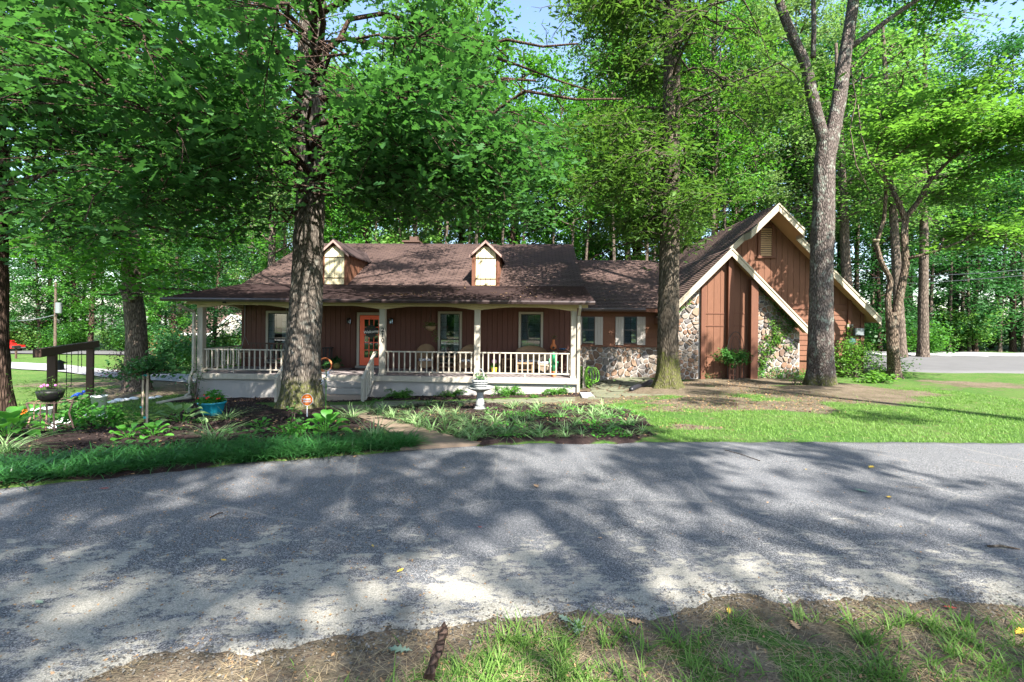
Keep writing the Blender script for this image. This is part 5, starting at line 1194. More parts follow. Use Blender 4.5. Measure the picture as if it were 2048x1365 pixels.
for i in range(20): putb(rw.choice((0, 1, 2)), -26 + i * 2.9 + rw.uniform(-.6, .6), -20 + rw.uniform(-1, 1), 'leafy shrub in the added unseen row behind the viewpoint', 'added shrubs behind the viewpoint', 1.5)  # unseen row added so the windows reflect dark green
p = G(452, 712); putb(3, at(350, 690, 42).x, 42, 'russet flowering bush left of the neighbour house', None, 1.6)
print('LEAVES', NL, sum(len(o.data.polygons) for o in bpy.data.objects if o.type == 'MESH' and o.data.users == 1))

# ================================================================ GRASS AND LITTER
def scatter(n, x0, x1, y0, y1, fn, rng=NR):
    X = rng.uniform(x0, x1, n); Y = rng.uniform(y0, y1, n); k = rng.uniform(0, 1, n) < fn(X, Y); X, Y = X[k], Y[k]
    mu, di = masks(X, Y); Z = ground(X, Y) + mu * .04
    return np.stack([X, Y, Z], 1)
def in_house(X, Y):
    xl = (X - HO.x) * math.cos(YAW) + (Y - HO.y) * math.sin(YAW); yl = -(X - HO.x) * math.sin(YAW) + (Y - HO.y) * math.cos(YAW)
    return ((xl > XL - .1) & (xl < .2) & (yl > -.05)) | ((xl > .2) & (xl < fxl) & (yl > yM - .05)) | ((xl > fxl) & (xl < bxr) & (yl > yWs - .05))
def lawn_p(X, Y):
    mu, di = masks(X, Y); on = (Y > yfar(X) + .02) & ~in_house(X, Y); pat = vn(X, Y, .8, 41) * .5 + vn(X, Y, 3, 42) * .5
    return on * np.clip(1.1 - di * 1.02 - mu * 1.4, 0, 1) * np.clip((pat - .18) * 3, .12, 1)
P = scatter(75000, 2.5, 13, 6.9, 15, lawn_p); link('lawn_grass', blade_mesh('lawn_grass', P, .055, .007, lawn_leaf, NR, .5, .5), kind='stuff')
def verge_p(X, Y):
    mu, di = masks(X, Y); return (Y < ynear(X) - .12) * np.clip(1.0 - di * .99, 0, 1) * (np.hypot(X, Y) > .3)
P = scatter(24000, -3.5, 5.2, 1.2, 3.2, verge_p); link('verge_grass', blade_mesh('verge_grass', P, .05, .0045, lawn_leaf, NR, .6, .7), kind='stuff')
tuft = []
for _ in range(480):
    x, y = random.uniform(-.6, 4.2), random.uniform(1.45, 2.85)
    if y > ynear(x) - .1: continue
    if random.random() > (.35 if x < .6 else .8) * float(vn(np.array([x]), np.array([y]), 2.4, 77)[0]) * 1.8: continue
    for _ in range(random.randint(10, 26)): tuft.append((x + random.gauss(0, .022), y + random.gauss(0, .022), gz(x, y)))
link('grass_tufts', blade_mesh('grass_tufts', np.array(tuft), .1, .006, lawn_leaf, NR, .6, .75), kind='stuff')
P = scatter(21000, -3.5, 5.2, 1.2, 3.1, lambda X, Y: (Y < ynear(X) - .02) * .9); P[:, 2] += .004
link('dry_straw', blade_mesh('dry_straw', P, .045, .0028, straw, NR, 1.5, 2.2, .3), kind='stuff')
gm_ = leaf_mat('edge_gravel', (.05, .045, .04), (.2, .185, .16), (.1, .1, .1), tr=.02, rough=.9)
ex_ = NR.uniform(-3.6, 5.2, 5200); ey_ = ynear(ex_) + NR.normal(-.02, .1, 5200); P = np.stack([ex_, ey_, ground(ex_, ey_) + .018], 1)
link('edge_gravel', leaf_mesh('edge_gravel', P, .02, MAPLE_T[::2], gm_, NR, .5, 0), kind='stuff')
P = scatter(7000, -3.5, 5.2, 1.2, 3.2, lambda X, Y: (Y < ynear(X) + .15) * 1.0); P[:, 2] += .008
link('ground_litter', leaf_mesh('ground_litter', P, .02, KITE_T, dry_leaf, NR, .4, 0), kind='stuff')
P = np.concatenate([scatter(1500, -7, 8, 2.2, 7, lambda X, Y: (Y < yfar(X)) & (Y > ynear(X))), scatter(4200, -6, -.5, 2.2, 6, lambda X, Y: (Y < yfar(X)) & (Y > ynear(X)))]); P[:, 2] += .018
link('driveway_litter', leaf_mesh('driveway_litter', P, .016, KITE_T, dry_leaf, NR, .3, 0), kind='stuff')
P = scatter(22000, -11, 9, 5, 17, lambda X, Y: np.clip(masks(X, Y)[0] * .45 + masks(X, Y)[1] * 1.0, 0, 1) * (Y > yfar(X)) * ~in_house(X, Y)); P[:, 2] += .02
link('mulch_litter', leaf_mesh('mulch_litter', P, .05, KITE_T, dry_leaf, NR, .5, 0), kind='stuff')
def chips_mat():
    return leaf_mat('bark_chip', (.012, .009, .009), (.06, .04, .035), (.05, .03, .02), tr=.02, rough=.9)
P = scatter(30000, -10, 6, 4.4, 16.5, lambda X, Y: masks(X, Y)[0] * (Y > yfar(X)) * ~in_house(X, Y)); P[:, 2] += .022
link('mulch_chips', leaf_mesh('mulch_chips', P, .06, KITE_T, chips_mat(), NR, .7, 0), kind='stuff')
# lawn tufts far left
def lawnL(X, Y):
    mu, di = masks(X, Y); return (Y > 12) * np.clip(1 - di - mu, 0, 1) * ~in_house(X, Y)
P = scatter(16000, -17, -8.5, 9, 19, lawnL); link('side_lawn_grass', blade_mesh('side_lawn_grass', P, .06, .012, lawn_leaf, NR, .5, .5), kind='stuff')
# thick dark border of mondo grass along the driveway edge
pts = []
xsB = NR.uniform(-7.5, -1.35, 15000); tB = NR.uniform(0, 1, 15000) ** 1.15
wid = np.interp(xsB, [-7.5, -5.2, -4, -3, -1.9, -1.35], [.75, .95, .8, .75, .95, .35])
yB_ = yfar(xsB) + .02 + tB * wid; dens = vn(xsB, yB_, 2.2, 51) * .5 + .75 - tB * .55
k = NR.uniform(0, 1, len(xsB)) < dens; P = np.stack([xsB[k], yB_[k], ground(xsB[k], yB_[k]) + .01], 1)
link('border_grass', blade_mesh('border_grass', P, .24, .014, edge_leaf, NR, 1.0, .55), kind='stuff')
P = scatter(2600, -8.3, -.2, 5.5, 9, lambda X, Y: masks(X, Y)[0] * (vn(X, Y, 1.6, 53) > .62)); P = P[P[:, 1] < 8.8]
link('low_groundcover', leaf_mesh('low_groundcover', P + np.array([0, 0, .05]), .07, OVAL_T, shrub_leaf, NR, .5, .2), kind='stuff')
P = scatter(4200, -.6, 4.1, 7.1, 11.5, lambda X, Y: masks(X, Y)[0] * (vn(X, Y, 2.0, 54) > .55)); 
link('clover_cover', leaf_mesh('clover_cover', P + np.array([0, 0, .06]), .06, OVAL_T, hosta_leaf, NR, .5, .1), kind='stuff')

# ================================================================ PLANTS
def foliage_obj(parent, C_, per, spread, size, tmpl, mat, name='foliage', tilt=.6, droop=.3, seed=1, flat=.8):
    r = np.random.default_rng(seed); C_ = np.array(C_, float); P = np.repeat(C_, per, 0) + r.normal(0, 1, (len(C_) * per, 3)) * np.array([spread, spread, spread * flat])
    return link(name, leaf_mesh(name, P, size, tmpl, mat, r, tilt, droop), parent)
def clump(name, label, cat, n, ln, wd, mat, seed, bend=.9, lean=.5, group=None, loc=None):
    r = np.random.default_rng(seed); P = np.zeros((n, 3)); P[:, :2] = r.normal(0, ln * .1, (n, 2))
    o = link(name, blade_mesh(name, P, ln, wd, mat, r, bend, lean)); 
    if loc is not None: o.location = loc
    return tag(o, label, cat, group)
lir = [clump('liriope_clump', 'striped liriope clump in the mulch bed around the bird bath', 'plant', 34, .3, .015, lirio_leaf, 70 + i, 1.0, .45, 'liriope clumps in the front bed') for i in range(4)]
spots = []; rq = random.Random(9); tries = 0
while len(spots) < 70 and tries < 9000:
    tries += 1; px, py = rq.uniform(730, 1300), rq.uniform(815, 886); p = G(px, py)
    if not inpoly(np.array([p.x]), np.array([p.y]), bed_right)[0]: continue
    if any(math.hypot(p.x - a.x, p.y - a.y) < .3 for a in spots): continue
    if rq.random() < .35 and float(vn(np.array([p.x]), np.array([p.y]), .9, 60)[0]) < .45: continue
    spots.append(p)
# a row along the walk
for px, py in ((735, 826), (760, 835), (785, 843), (812, 852), (838, 860), (862, 866), (890, 873), (915, 881), (945, 888)): spots.append(G(px, py))
for i, p in enumerate(spots):
    o = lir[i] if i < 4 else copy_tree(lir[i % 4]); place(o, (p.x, p.y, p.z + .02), rq.uniform(0, 6.3), rq.uniform(.65, 1.15))
for px, py, s, lab in ((425, 893, 1.15, 'big arching pale grass clump at the front of the left bed'), (452, 845, .9, 'thin straw coloured grass clump beside the turquoise pot'), (8, 915, 1.0, 'arching grass clump at the left edge below the dark trunk'), (750, 885, 1.1, 'pale striped grass clump where the walk meets the driveway'), (700, 842, 1.0, 'striped grass clump beside the walk near the white lily'), (1015, 880, 1.0, 'grass clump at the driveway edge of the front bed')):
    p = G(px, py); o = clump('ornamental_grass', lab, 'plant', 90, .42, .012, lirio_leaf, int(px), 1.1, .55, None, (p.x, p.y, p.z)); o.scale = (s, s, s)
# ferns in front of the porch
def fern(label, px, py, s, seed, up=0):
    p = G(px, py); rr = random.Random(seed); t = thing('fern', label, 'fern', p); V = []
    fm = MB(); pts = []
    for i in range(22):
        a = i * 2.4 + rr.uniform(-.3, .3); e = rr.uniform(.25, 1.0); ln = rr.uniform(.3, .5) * s; path = [Vector((math.cos(a) * ln * u * math.cos(e) * 1.1, math.sin(a) * ln * u * math.cos(e) * 1.1, ln * (math.sin(e) * u * 1.4 - .75 * u * u))) + Vector((0, 0, .03)) for u in np.linspace(0, 1, 7)]
        fm.tube(path, .004, 3, False)
        for j in range(1, 7):
            for q_ in (path[j], (path[j] + path[j - 1]) / 2): pts.append(tuple(q_))
    fm.build('stems', fern_leaf, t); foliage_obj(t, pts, 4, .018 * s, .075 * s, NARROW_T, fern_leaf, 'fronds', .5, .2, seed)
    return t
fern('spreading green fern right of the porch stair railing', 800, 800, 1.5, 1)
fern('spiky fern below the middle of the right hand railing', 905, 795, 1.3, 2)
fern('broad yellow green fern just right of the bird bath', 1018, 794, 1.6, 3)
fern('upright fern by the right end of the porch foundation', 1113, 792, 1.5, 4)
fern('small sprig plant between the two right hand ferns', 1068, 797, .45, 5)
fern('small sprig at the foot of the stair railing', 755, 806, .5, 6)

def hosta(label, px, py, s, seed, mat=hosta_leaf, n=20, name='hosta', sz=.3):
    p = G(px, py); rr = random.Random(seed); t = thing(name, label, 'hosta', p); sm = MB()
    for i in range(n):
        a = i * 2.4 + rr.uniform(-.25, .25); k = i / n; e = .25 + k * .9; ln = sz * s * rr.uniform(.8, 1.1); r0 = .1 + (1 - k) * .16
        base_p = Vector((math.cos(a) * r0 * s, math.sin(a) * r0 * s, (.1 + .22 * k) * s)); sm.tube([(0, 0, 0), base_p * .6 + Vector((0, 0, .04)), base_p], .005, 4, False)
        d_ = Vector((math.cos(a) * math.cos(e), math.sin(a) * math.cos(e), math.sin(e))); side = Vector((-math.sin(a), math.cos(a), 0)); m_ = MB(); R_ = 6
        for j in range(R_ + 1):
            u = j / R_; w2 = ln * .36 * math.sin(math.pi * min(1, u ** .75 + .001)) ** .8; c = base_p + d_ * ln * u + Vector((0, 0, -ln * .45 * u * u))
            for q_ in (-1, -.5, 0, .5, 1): m_.v.append(tuple(c + side * w2 * q_ + Vector((0, 0, abs(q_) * w2 * .35))))
        for j in range(R_):
            for q_ in range(4): b0 = j * 5 + q_; m_.f.append((b0, b0 + 1, b0 + 6, b0 + 5))
        m_.build('leaf', mat, t, True)
    sm.build('stems', hosta_leaf, t); return t
hosta('broad leaved green hosta below the orange yard sign', 650, 872, .85, 11)
hosta('upright hosta with pale edged leaves left of the turquoise pot', 362, 850, .95, 12, lirio_leaf, 14)
hosta('large hosta with broad leaves at the left edge behind the border grass', 14, 880, 1.0, 13)
hosta('tall bright hosta beside the orange flower at the left edge', 42, 858, .9, 14)
hosta('small round leaved plant in the mulch left of the big oak', 520, 862, .5, 15, n=12)
hosta('low leafy plant near the front of the left bed below the staked tree', 255, 885, .6, 16, n=12); hosta('second low leafy plant right of the staked tree near the border grass', 305, 880, .6, 17, n=12)
# white lily on a tall stem, orange flower
def flower(name, label, px, py, h, col, seed, r=.07, n=6, bloom_n=1):
    p = G(px, py); t = thing(name, label, 'flower', p); MB().tube([(0, 0, 0), (.01, 0, h * .5), (.0, .02, h)], .008, 5).build('stem', hosta_leaf, t); rr = random.Random(seed)
    for b_ in range(bloom_n):
        c = Vector((rr.gauss(0, .035), rr.gauss(0, .03), h - .035 * b_)) if bloom_n > 1 else Vector((0, 0, h)); m_ = MB()
        for i in range(n):
            a = i * 6.283 / n + rr.uniform(-.2, .2); u = Vector((math.cos(a), math.sin(a), rr.uniform(-.8, .3))).normalized(); s_ = u.cross(Vector((0, 0, 1))).normalized()
            m_.add([c, c + u * r * .55 + s_ * r * .22, c + u * r, c + u * r * .55 - s_ * r * .22], [(0, 1, 2, 3)])
        m_.build('blossom', col, t)
    return t
flower('white_lily', 'white drooping lily blossoms on a tall stem before the steps', 650, 868, 1.05, white_fl, 1, .1, 7, 6)
flower('orange_lily', 'orange flower between the hostas at the left edge', 41, 862, .36, orange_fl, 2, .08, 7, 2)
flower('pink_flower', 'tiny red flower at the foot of the porch foundation', 838, 802, .1, red_m, 3, .03, 5, 2)
# staked standard trees
def standard(label, px, py, h, cr, seed, lmat=dark_leaf):
    p = G(px, py); t = thing('standard_tree', label, 'tree', p); rr = random.Random(seed)
    MB().tube([(0, 0, 0), (.01, 0, h * .6), (0, 0, h)], [.02, .018, .015], 6).build('trunk', bark_far, t); MB().tube([(.045, -.03, 0), (.05, -.03, h + .02)], .018, 6).build('stake', pale_wood, t)
    MB().tube([(.02, -.02, h * .97), (.02, -.02, h)], .04, 8).tube([(.02, -.02, h * .2), (.02, -.02, h * .23)], .035, 8).build('tie', M('tie_teal', (.02, .4, .4), .5), t)
    C_ = []; br = MB()
    for i in range(34):
        a = rr.uniform(0, 6.3); l = cr * rr.uniform(.3, 1); e = Vector((math.cos(a) * l, math.sin(a) * l, h + .1 + rr.uniform(-.12, .28) * cr * 1.6)); br.tube([(0, 0, h), e], [.008, .004], 3, False); C_ += [tuple(e), tuple(e * .7 + Vector((0, 0, h * .3)))]
    br.build('twigs', bark_dark, t); foliage_obj(t, C_, 16, .07, .065, OVAL_T, lmat, 'crown', seed=seed); return t
standard('small round headed staked tree in the left mulch bed', 291, 858, .95, .52, 5)
standard('small staked tree just behind the first, nearer the gravel', 283, 832, .95, .38, 6)
def leafy(name, label, loc, C_, per, spread, size, tmpl, mat, seed, cat='shrub', stems=True, flat=.8):
    t = thing(name, label, cat, loc)
    if stems:
        m_ = MB()
        for c in C_[::2]: m_.tube([(c[0] * .25, c[1] * .25, 0), (c[0] * .6, c[1] * .6, c[2] * .6), c], [.012, .008, .004], 4, False)
        m_.build('stems', bark_far, t)
    foliage_obj(t, C_, per, spread, size, tmpl, mat, seed=seed, flat=flat); return t
def dome(n, rx, ry, h, seed, zmin=.05):
    rr = random.Random(seed); out = []
    for _ in range(n):
        a = rr.uniform(0, 6.3); u = rr.uniform(.2, 1) ** .6; e = rr.uniform(0, 1.5); out.append((math.cos(a) * rx * u * math.cos(e), math.sin(a) * ry * u * math.cos(e), zmin + h * u * math.sin(e)))
    return out
leafy('perennial_mound', 'low mound of fresh green perennials in the middle of the left bed', G(205, 858), dome(40, .75, .4, .3, 1), 16, .08, .09, OVAL_T, hosta_leaf, 1, 'plant')
leafy('perennial_mound', 'darker low perennials left of the green mound near the plant stand', G(150, 850), dome(24, .45, .3, .45, 2), 14, .08, .09, OVAL_T, shrub_leaf, 2, 'plant')
leafy('climbing_rose', 'leggy dark leaved rose climbing beside the left downspout', G(388, 802), [(random.gauss(0, .16), random.gauss(0, .1), z_) for z_ in np.linspace(.1, 1.25, 34)], 9, .07, .06, OVAL_T, shrub_leaf, 3)
leafy('purple_shrub', 'dark purple leaved shrub in front of the pale gravel drive', G(240, 762), dome(30, .9, .6, 1.2, 4, .3), 16, .14, .1, KITE_T, purple_leaf, 4)
leafy('weedy_plant', 'weedy sprig plant beside the orange yard sign', G(588, 862), dome(12, .12, .12, .42, 5), 9, .04, .06, OVAL_T, shrub_leaf, 5, 'plant')
leafy('weedy_plant', 'leafy low plants along the bed behind the border grass, left of the hosta', G(595, 880), dome(20, .35, .18, .2, 6), 12, .06, .07, OVAL_T, hosta_leaf, 6, 'plant')
leafy('low_plant', 'low broad leaved plants at the foot of the small forked tree', G(1755, 766), dome(26, .8, .35, .3, 7), 12, .08, .13, OVAL_T, bright_leaf, 7, 'plant')
# ivy and vines of the gable wing (in house coordinates)
def world_pts(lst): return [tuple(lw(*p)) for p in lst]
def ivy(name, label, pts, per, spread, size, mat, seed, tmpl=KITE_T, cat='vine', stem=True):
    o0 = Vector(lw(*pts[0])); C_ = [tuple(Vector(lw(*p)) - o0) for p in pts]; t = thing(name, label, cat, o0); r = np.random.default_rng(seed)
    if stem: 
        m_ = MB()
        for i in range(0, len(C_) - 3, 3): m_.tube([C_[i], C_[i + 1], C_[i + 2]], .008, 4, False)
        m_.build('stems', bark_far, t)
    P = np.repeat(np.array(C_), per, 0) + r.normal(0, 1, (len(C_) * per, 3)) * np.array([spread, spread * .35, spread])
    link('foliage', leaf_mesh('foliage', P, size, tmpl, mat, r, .6, .7, np.array([0, -.5, 0])), t); return t
def wall_path(pxs, y, n, jit):
    out = []; rr = random.Random(len(pxs) + n)
    for (a, b_), (c, d_) in zip(pxs, pxs[1:]):
        for i in range(n): u = i / n; x, z = L(a + (c - a) * u, b_ + (d_ - b_) * u, y); out.append((x + rr.gauss(0, jit), y - rr.uniform(.0, .06), z + rr.gauss(0, jit)))
    return out
ivy('wall_ivy', 'ivy climbing the stone panel right of the brown board panel', wall_path([(1520, 745), (1530, 710), (1548, 680), (1556, 655), (1545, 640)], yWs, 16, .1) + wall_path([(1545, 690), (1565, 665), (1585, 650), (1592, 640)], yWs, 12, .1) + wall_path([(1525, 735), (1518, 700), (1540, 670)], yWs, 10, .08) + wall_path([(1560, 640), (1540, 615)], yWs, 6, .05) + wall_path([(1580, 700), (1570, 690)], yWs, 5, .1), 9, .07, .085, bright_leaf, 1)
ivy('rake_ivy', 'ivy creeping along the lower right rake of the front gable', wall_path([(1505, 555), (1530, 590), (1560, 622), (1590, 650)], yWs - .12, 16, .05) + wall_path([(1566, 628), (1588, 652)], yWs - .1, 12, .08), 8, .05, .07, shrub_leaf, 2)
ivy('rake_sprig', 'small ivy sprig on the left rake of the front gable beside the tree', wall_path([(1352, 628), (1370, 612), (1384, 600)], yWs - .3, 6, .05), 6, .04, .07, bright_leaf, 3)
ivy('meter_vine', 'vine beside the electricity meter on the brown wing wall', wall_path([(1690, 690), (1696, 670), (1702, 655)], yWb - .1, 8, .08), 9, .06, .08, bright_leaf, 4)
b0 = L(1700, 720, yWb - .6); t = leafy('vine_shrub', 'big sprawling vine shrub mounded against the right end of the wing', lw(b0[0], yWb - .6, -.35) , [], 0, 1, 1, KITE_T, bright_leaf, 1, stems=False) if False else None
fo = lw(b0[0] + .1, yWb - .7, 0); fo.z = gz(fo.x, fo.y)
leafy('vine_shrub', 'big sprawling vine shrub mounded against the right end of the wing', fo, dome(150, 1.25, .7, 1.35, 8, .05) + [(1.5 + random.gauss(0, .25), random.gauss(0, .3), random.uniform(.1, .75)) for _ in range(22)], 26, .13, .085, KITE_T, bright_leaf, 8)
g0 = G(1570, 757); leafy('ground_ivy', 'ivy ground cover at the foot of the right stone panel', g0, [(random.uniform(-1.3, 1.3), random.gauss(.15, .2), random.uniform(.03, .32)) for _ in range(90)], 16, .09, .07, KITE_T, hosta_leaf, 9, 'plant', False)
g1 = G(1470, 757); leafy('ground_ivy', 'sparse ivy at the foot of the brown board panel', g1, [(random.uniform(-1.1, .6), random.gauss(.1, .12), random.uniform(.02, .15)) for _ in range(32)], 10, .07, .06, KITE_T, shrub_leaf, 10, 'plant', False)
g2 = G(1225, 752); leafy('weedy_plant', 'small weeds at the foot of the low stone wall', g2, [(random.uniform(-.5, .5), random.gauss(.0, .1), random.uniform(.03, .3)) for _ in range(22)], 8, .05, .08, NARROW_T, hosta_leaf, 11, 'plant')
g2 = G(1165, 768); leafy('leafy_plant', 'broad leaved plant behind the hose post by the porch corner', g2, dome(20, .3, .2, .65, 12), 9, .07, .13, OVAL_T, bright_leaf, 12, 'plant')
g3 = G(1590, 775); leafy('weedy_plant', 'pale sprig plant at the left foot of the forked grey tree', g3, dome(12, .25, .15, .45, 13), 8, .05, .07, KITE_T, willow_leaf, 13, 'plant')
# camellia with its red trellis, arched iron trellis behind
p = G(1468, 760); t = thing('camellia_shrub', 'round leafy shrub growing through a small red trellis before the brown panel', 'shrub', p)
MB().tube([(0, 0, 0), (.03, 0, .4), (0, 0, .8)], [.03, .025, .02], 6).build('stem', bark_far, t)
foliage_obj(t, [(random.gauss(-.1, .24), random.gauss(0, .16), random.gauss(.85, .17)) for _ in range(60)] + [(random.gauss(.32, .1), random.gauss(0, .1), random.gauss(.8, .08)) for _ in range(18)], 16, .07, .085, OVAL_T, shrub_leaf, seed=4)
t = thing('red_trellis', 'small red wooden trellis holding up the round shrub', 'trellis', (p.x - .06, p.y - .08, p.z))
for x in (-.13, 0, .13): MB().box(x - .012, x + .012, -.01, .01, 0, .62).build('upright', brown_trim, t)
for z in (.18, .4, .58): MB().box(-.15, .15, -.022, -.011, z - .012, z + .012).build('crossbar', brown_trim, t)
px_ = G(1462, 756); t = thing('iron_trellis', 'arched black iron trellis leaning on the brown board panel', 'trellis', (px_.x, px_.y - .35, px_.z))
arch = lambda w_, h, z0=0: [(-w_, 0, 0), (-w_, 0, h * .62)] + [(-w_ * math.cos(a), 0, h * .62 + h * .38 * math.sin(a)) for a in np.linspace(.15, math.pi - .15, 9)] + [(w_, 0, h * .62), (w_, 0, 0)]
MB().tube(arch(.3, 1.75), .012, 6).tube(arch(.17, 1.6), .008, 5).build('arch', black_iron, t)
m_ = MB()
for z in (1.0, 1.12): m_.bar((-.3, 0, z), (.3, 0, z), .012)
m_.tube([(-.17, 0, 1.0), (0, 0, 1.55), (.17, 0, 1.0)], .007, 4); m_.build('scrollwork', black_iron, t)

# ================================================================ GARDEN THINGS
# bird bath
p = G(960, 824); bz_ = p.z; t = thing('bird_bath', 'weathered grey stone bird bath with fluted pedestal in the front bed', 'bird bath', p)
MB().lathe([(.17, -.03), (.17, .04), (.15, .05), (.15, .085), (.12, .1), (.125, .125), (.105, .14)], 24).build('foot', cast_stone, t, True)
MB().lathe([(.105, .135), (.1, .2), (.085, .3), (.075, .4), (.085, .47), (.11, .5)], 36, fl=.05, lobes=12).build('pedestal', cast_stone, t, True)
MB().lathe([(.11, .495), (.2, .53), (.3, .575), (.325, .6), (.31, .61), (.285, .595), (.15, .56), (.02, .552)], 48, fl=.03, lobes=16).build('bowl', cast_stone, t, True)
t = thing('basket_planter', 'grey stone basket planter with a hooped handle standing in the bird bath bowl', 'planter', (p.x, p.y, bz_ + .56))
m_ = MB(); prof = [(.1, 0), (.13, .02), (.15, .06), (.175, .12), (.2, .19), (.2, .22), (.17, .22), (.15, .18)]; m_.lathe(prof, 28, fl=.04, lobes=14)
for z, r in ((.04, .15), (.09, .17), (.14, .19), (.19, .205)): m_.tube([(r * math.cos(a), r * math.sin(a), z) for a in np.linspace(0, 6.283, 21)], .01, 5, False)
m_.build('basket', cast_stone, t, True); MB().tube([(-.09 * math.cos(a) * 1.0, 0, .2 + .27 * math.sin(a)) for a in np.linspace(0, math.pi, 13)], [.018 + .004 * (i % 2) for i in range(13)], 7).build('handle', cast_stone, t, True)
foliage_obj(t, dome(16, .17, .12, .16, 3, .2), 9, .035, .05, OVAL_T, shrub_leaf, 'moss_plants', seed=5)
# yard sign
p = G(614, 842); t = thing('yard_sign', 'round orange security yard sign on a white stake before the oak', 'sign', (p.x, p.y, p.z)); hS = (842 - 799.5) / F * p.y; rS = 12.2 / F * p.y
MB().box(-.01, .01, -.0, .008, 0, hS).build('stake', white_m, t)
m_ = MB().lathe([(rS, -.004), (rS, .004)], 40); m_.v = [(a, c - .006, b_ + hS) for a, b_, c in m_.v]; m_.build('rim', white_m, t)
m_ = MB().lathe([(rS * .92, 0), (rS * .92, .003)], 40); m_.v = [(a, c - .0135, b_ + hS) for a, b_, c in m_.v]; m_.build('face', orange_m, t)
o = link('lettering', text_mesh('lettering', 'vivint.', rS * .62, white_m, .0015, 0, 'CENTER', .0025), t, (0, -.0165, hS + rS * .08)); o.rotation_euler = (R(90), 0, 0)
MB().box(-rS * .62, rS * .62, -.0165, -.0145, hS - rS * .4, hS - rS * .24).build('print_band', white_m, t)
MB().box(-rS * .3, rS * .3, -.0165, -.0145, hS + rS * .52, hS + rS * .56).box(-rS * .45, rS * .45, -.0165, -.0145, hS - rS * .56, hS - rS * .53).build('print_line', white_m, t)
# turquoise pot
p = G(424, 836); k = p.y / F; t = thing('flower_pot', 'glazed turquoise pot of leafy plants with red blossoms', 'flower pot', p); rt, hb = 25 * k, 33 * k
MB().lathe([(rt * .55, 0), (rt * .62, .01), (rt * .8, hb * .45), (rt * .93, hb * .85), (rt * 1.03, hb * .9), (rt * 1.03, hb), (rt * .95, hb), (rt * .93, hb * .9)], 32).build('pot', turquoise, t, True)
MB().lathe([(rt * .92, hb * .88), (rt * .3, hb * .92)], 20).build('soil', dark_in, t)
foliage_obj(t, dome(46, rt * 1.05, rt * .95, .22, 4, hb * .97), 12, .04, .075, OVAL_T, hosta_leaf, 'foliage', seed=6)
m_ = MB()
for _ in range(9): m_.ball((random.gauss(.02, rt * .4), -random.uniform(.05, rt), hb + random.uniform(.06, .16)), .022, 6, 4, (1, 1, .6))
m_.build('blossoms', red_m, t); t.children[-1]['kind'] = 'stuff'
# timber swing frame on the left lawn
pA, pB = at(105, 704, 11.6), at(181, 694, 14.3); zT = (pA.z + pB.z) / 2; ga, gb = gz(pA.x, pA.y), gz(pB.x, pB.y)
t = thing('timber_frame', 'dark timber frame of two posts and a cross beam on the left lawn', 'garden frame', (pA.x, pA.y, ga)); dv = Vector((pB.x - pA.x, pB.y - pA.y, 0)); ang = math.atan2(dv.y, dv.x); t.rotation_euler = (0, 0, ang); ln = dv.length
MB().cbox(-.08, .08, -.08, .08, -.1, zT - ga - .06, .01).build('post', dark_wood, t); MB().cbox(ln - .08, ln + .08, -.08, .08, gb - ga - .1, zT - ga - .06, .01).build('post', dark_wood, t)
MB().cbox(-.95, ln + .65, -.07, .07, zT - ga - .058, zT - ga + .14, .01).build('beam', dark_wood, t)
def along(u): return Vector((pA.x, pA.y, 0)).lerp(Vector((pB.x, pB.y, 0)), u)
for u, l, lab in ((.33, 1.15, 'thin hanging chain, nearest the left timber post'), (.45, .95, 'second thin hanging chain from the left timber post'), (.63, .6, 'third thin hanging chain along the timber beam'), (.73, .5, 'thin hanging chain nearest the right timber post')):
    c = along(u); m_ = MB(); m_.tube([(0, 0, 0), (0, 0, -l)], .008, 4)
    for q_ in range(int(l / .16)): m_.ball((0, 0, -.1 - q_ * .16), .016, 6, 4)
    tag(m_.build('hanging_chain', black_iron, None, loc=(c.x, c.y, zT - .07)), lab, 'chain')
c = along(.16); t = thing('bird_feeder', 'small dark lantern shaped feeder hanging beside the left timber post', 'bird feeder', (c.x, c.y, zT - .08))
MB().bar((0, 0, 0), (0, 0, -.15), .01).build('hook', black_iron, t); MB().lathe([(.02, -.14), (.12, -.2), (.12, -.22)], 8).build('roof', black_iron, t); MB().lathe([(.08, -.22), (.09, -.36), (.12, -.37), (.12, -.39)], 8).build('tray', black_iron, t)
# plant stand with a bowl planter
p = G(100, 868); t = thing('plant_stand', 'rusty wire plant stand in the left mulch bed', 'plant stand', p); m_ = MB(); hs = .52
for sx_, sy_ in ((-1, -1), (1, -1), (1, 1), (-1, 1)): MB().tube([(sx_ * .24, sy_ * .17, 0), (sx_ * .18, sy_ * .13, hs * .6), (sx_ * .22, sy_ * .16, hs)], .013, 6).build('leg', rust_m, t)
for z in (.12, hs): m_.tube([(-.22, -.16, z), (.22, -.16, z), (.22, .16, z), (-.22, .16, z), (-.22, -.16, z)], .008, 5, False)
m_.bar((-.22, -.16, .12), (.05, -.16, .35), .012); m_.bar((.22, -.16, .12), (-.05, -.16, .35), .012); m_.bar((0, -.16, .12), (0, -.16, hs), .012); m_.bar((-.1, -.16, .12), (-.1, -.16, hs), .01); m_.build('wirework', rust_m, t)
t = thing('bowl_planter', 'black bowl planter with trailing plants on the rusty stand', 'planter', (p.x, p.y, p.z + hs + .008)); MB().lathe([(.1, 0), (.15, .05), (.17, .13), (.175, .17), (.15, .17)], 24).build('bowl', black_iron, t, True)
foliage_obj(t, [(random.gauss(0, .26), random.gauss(0, .2), random.gauss(.2, .07)) for _ in range(46)], 9, .05, .05, NARROW_T, willow_leaf, 'foliage', seed=7)
m_ = MB()
for _ in range(4): m_.ball((random.gauss(0.05, .1), -.12 + random.gauss(0, .05), .26), .02, 6, 4)
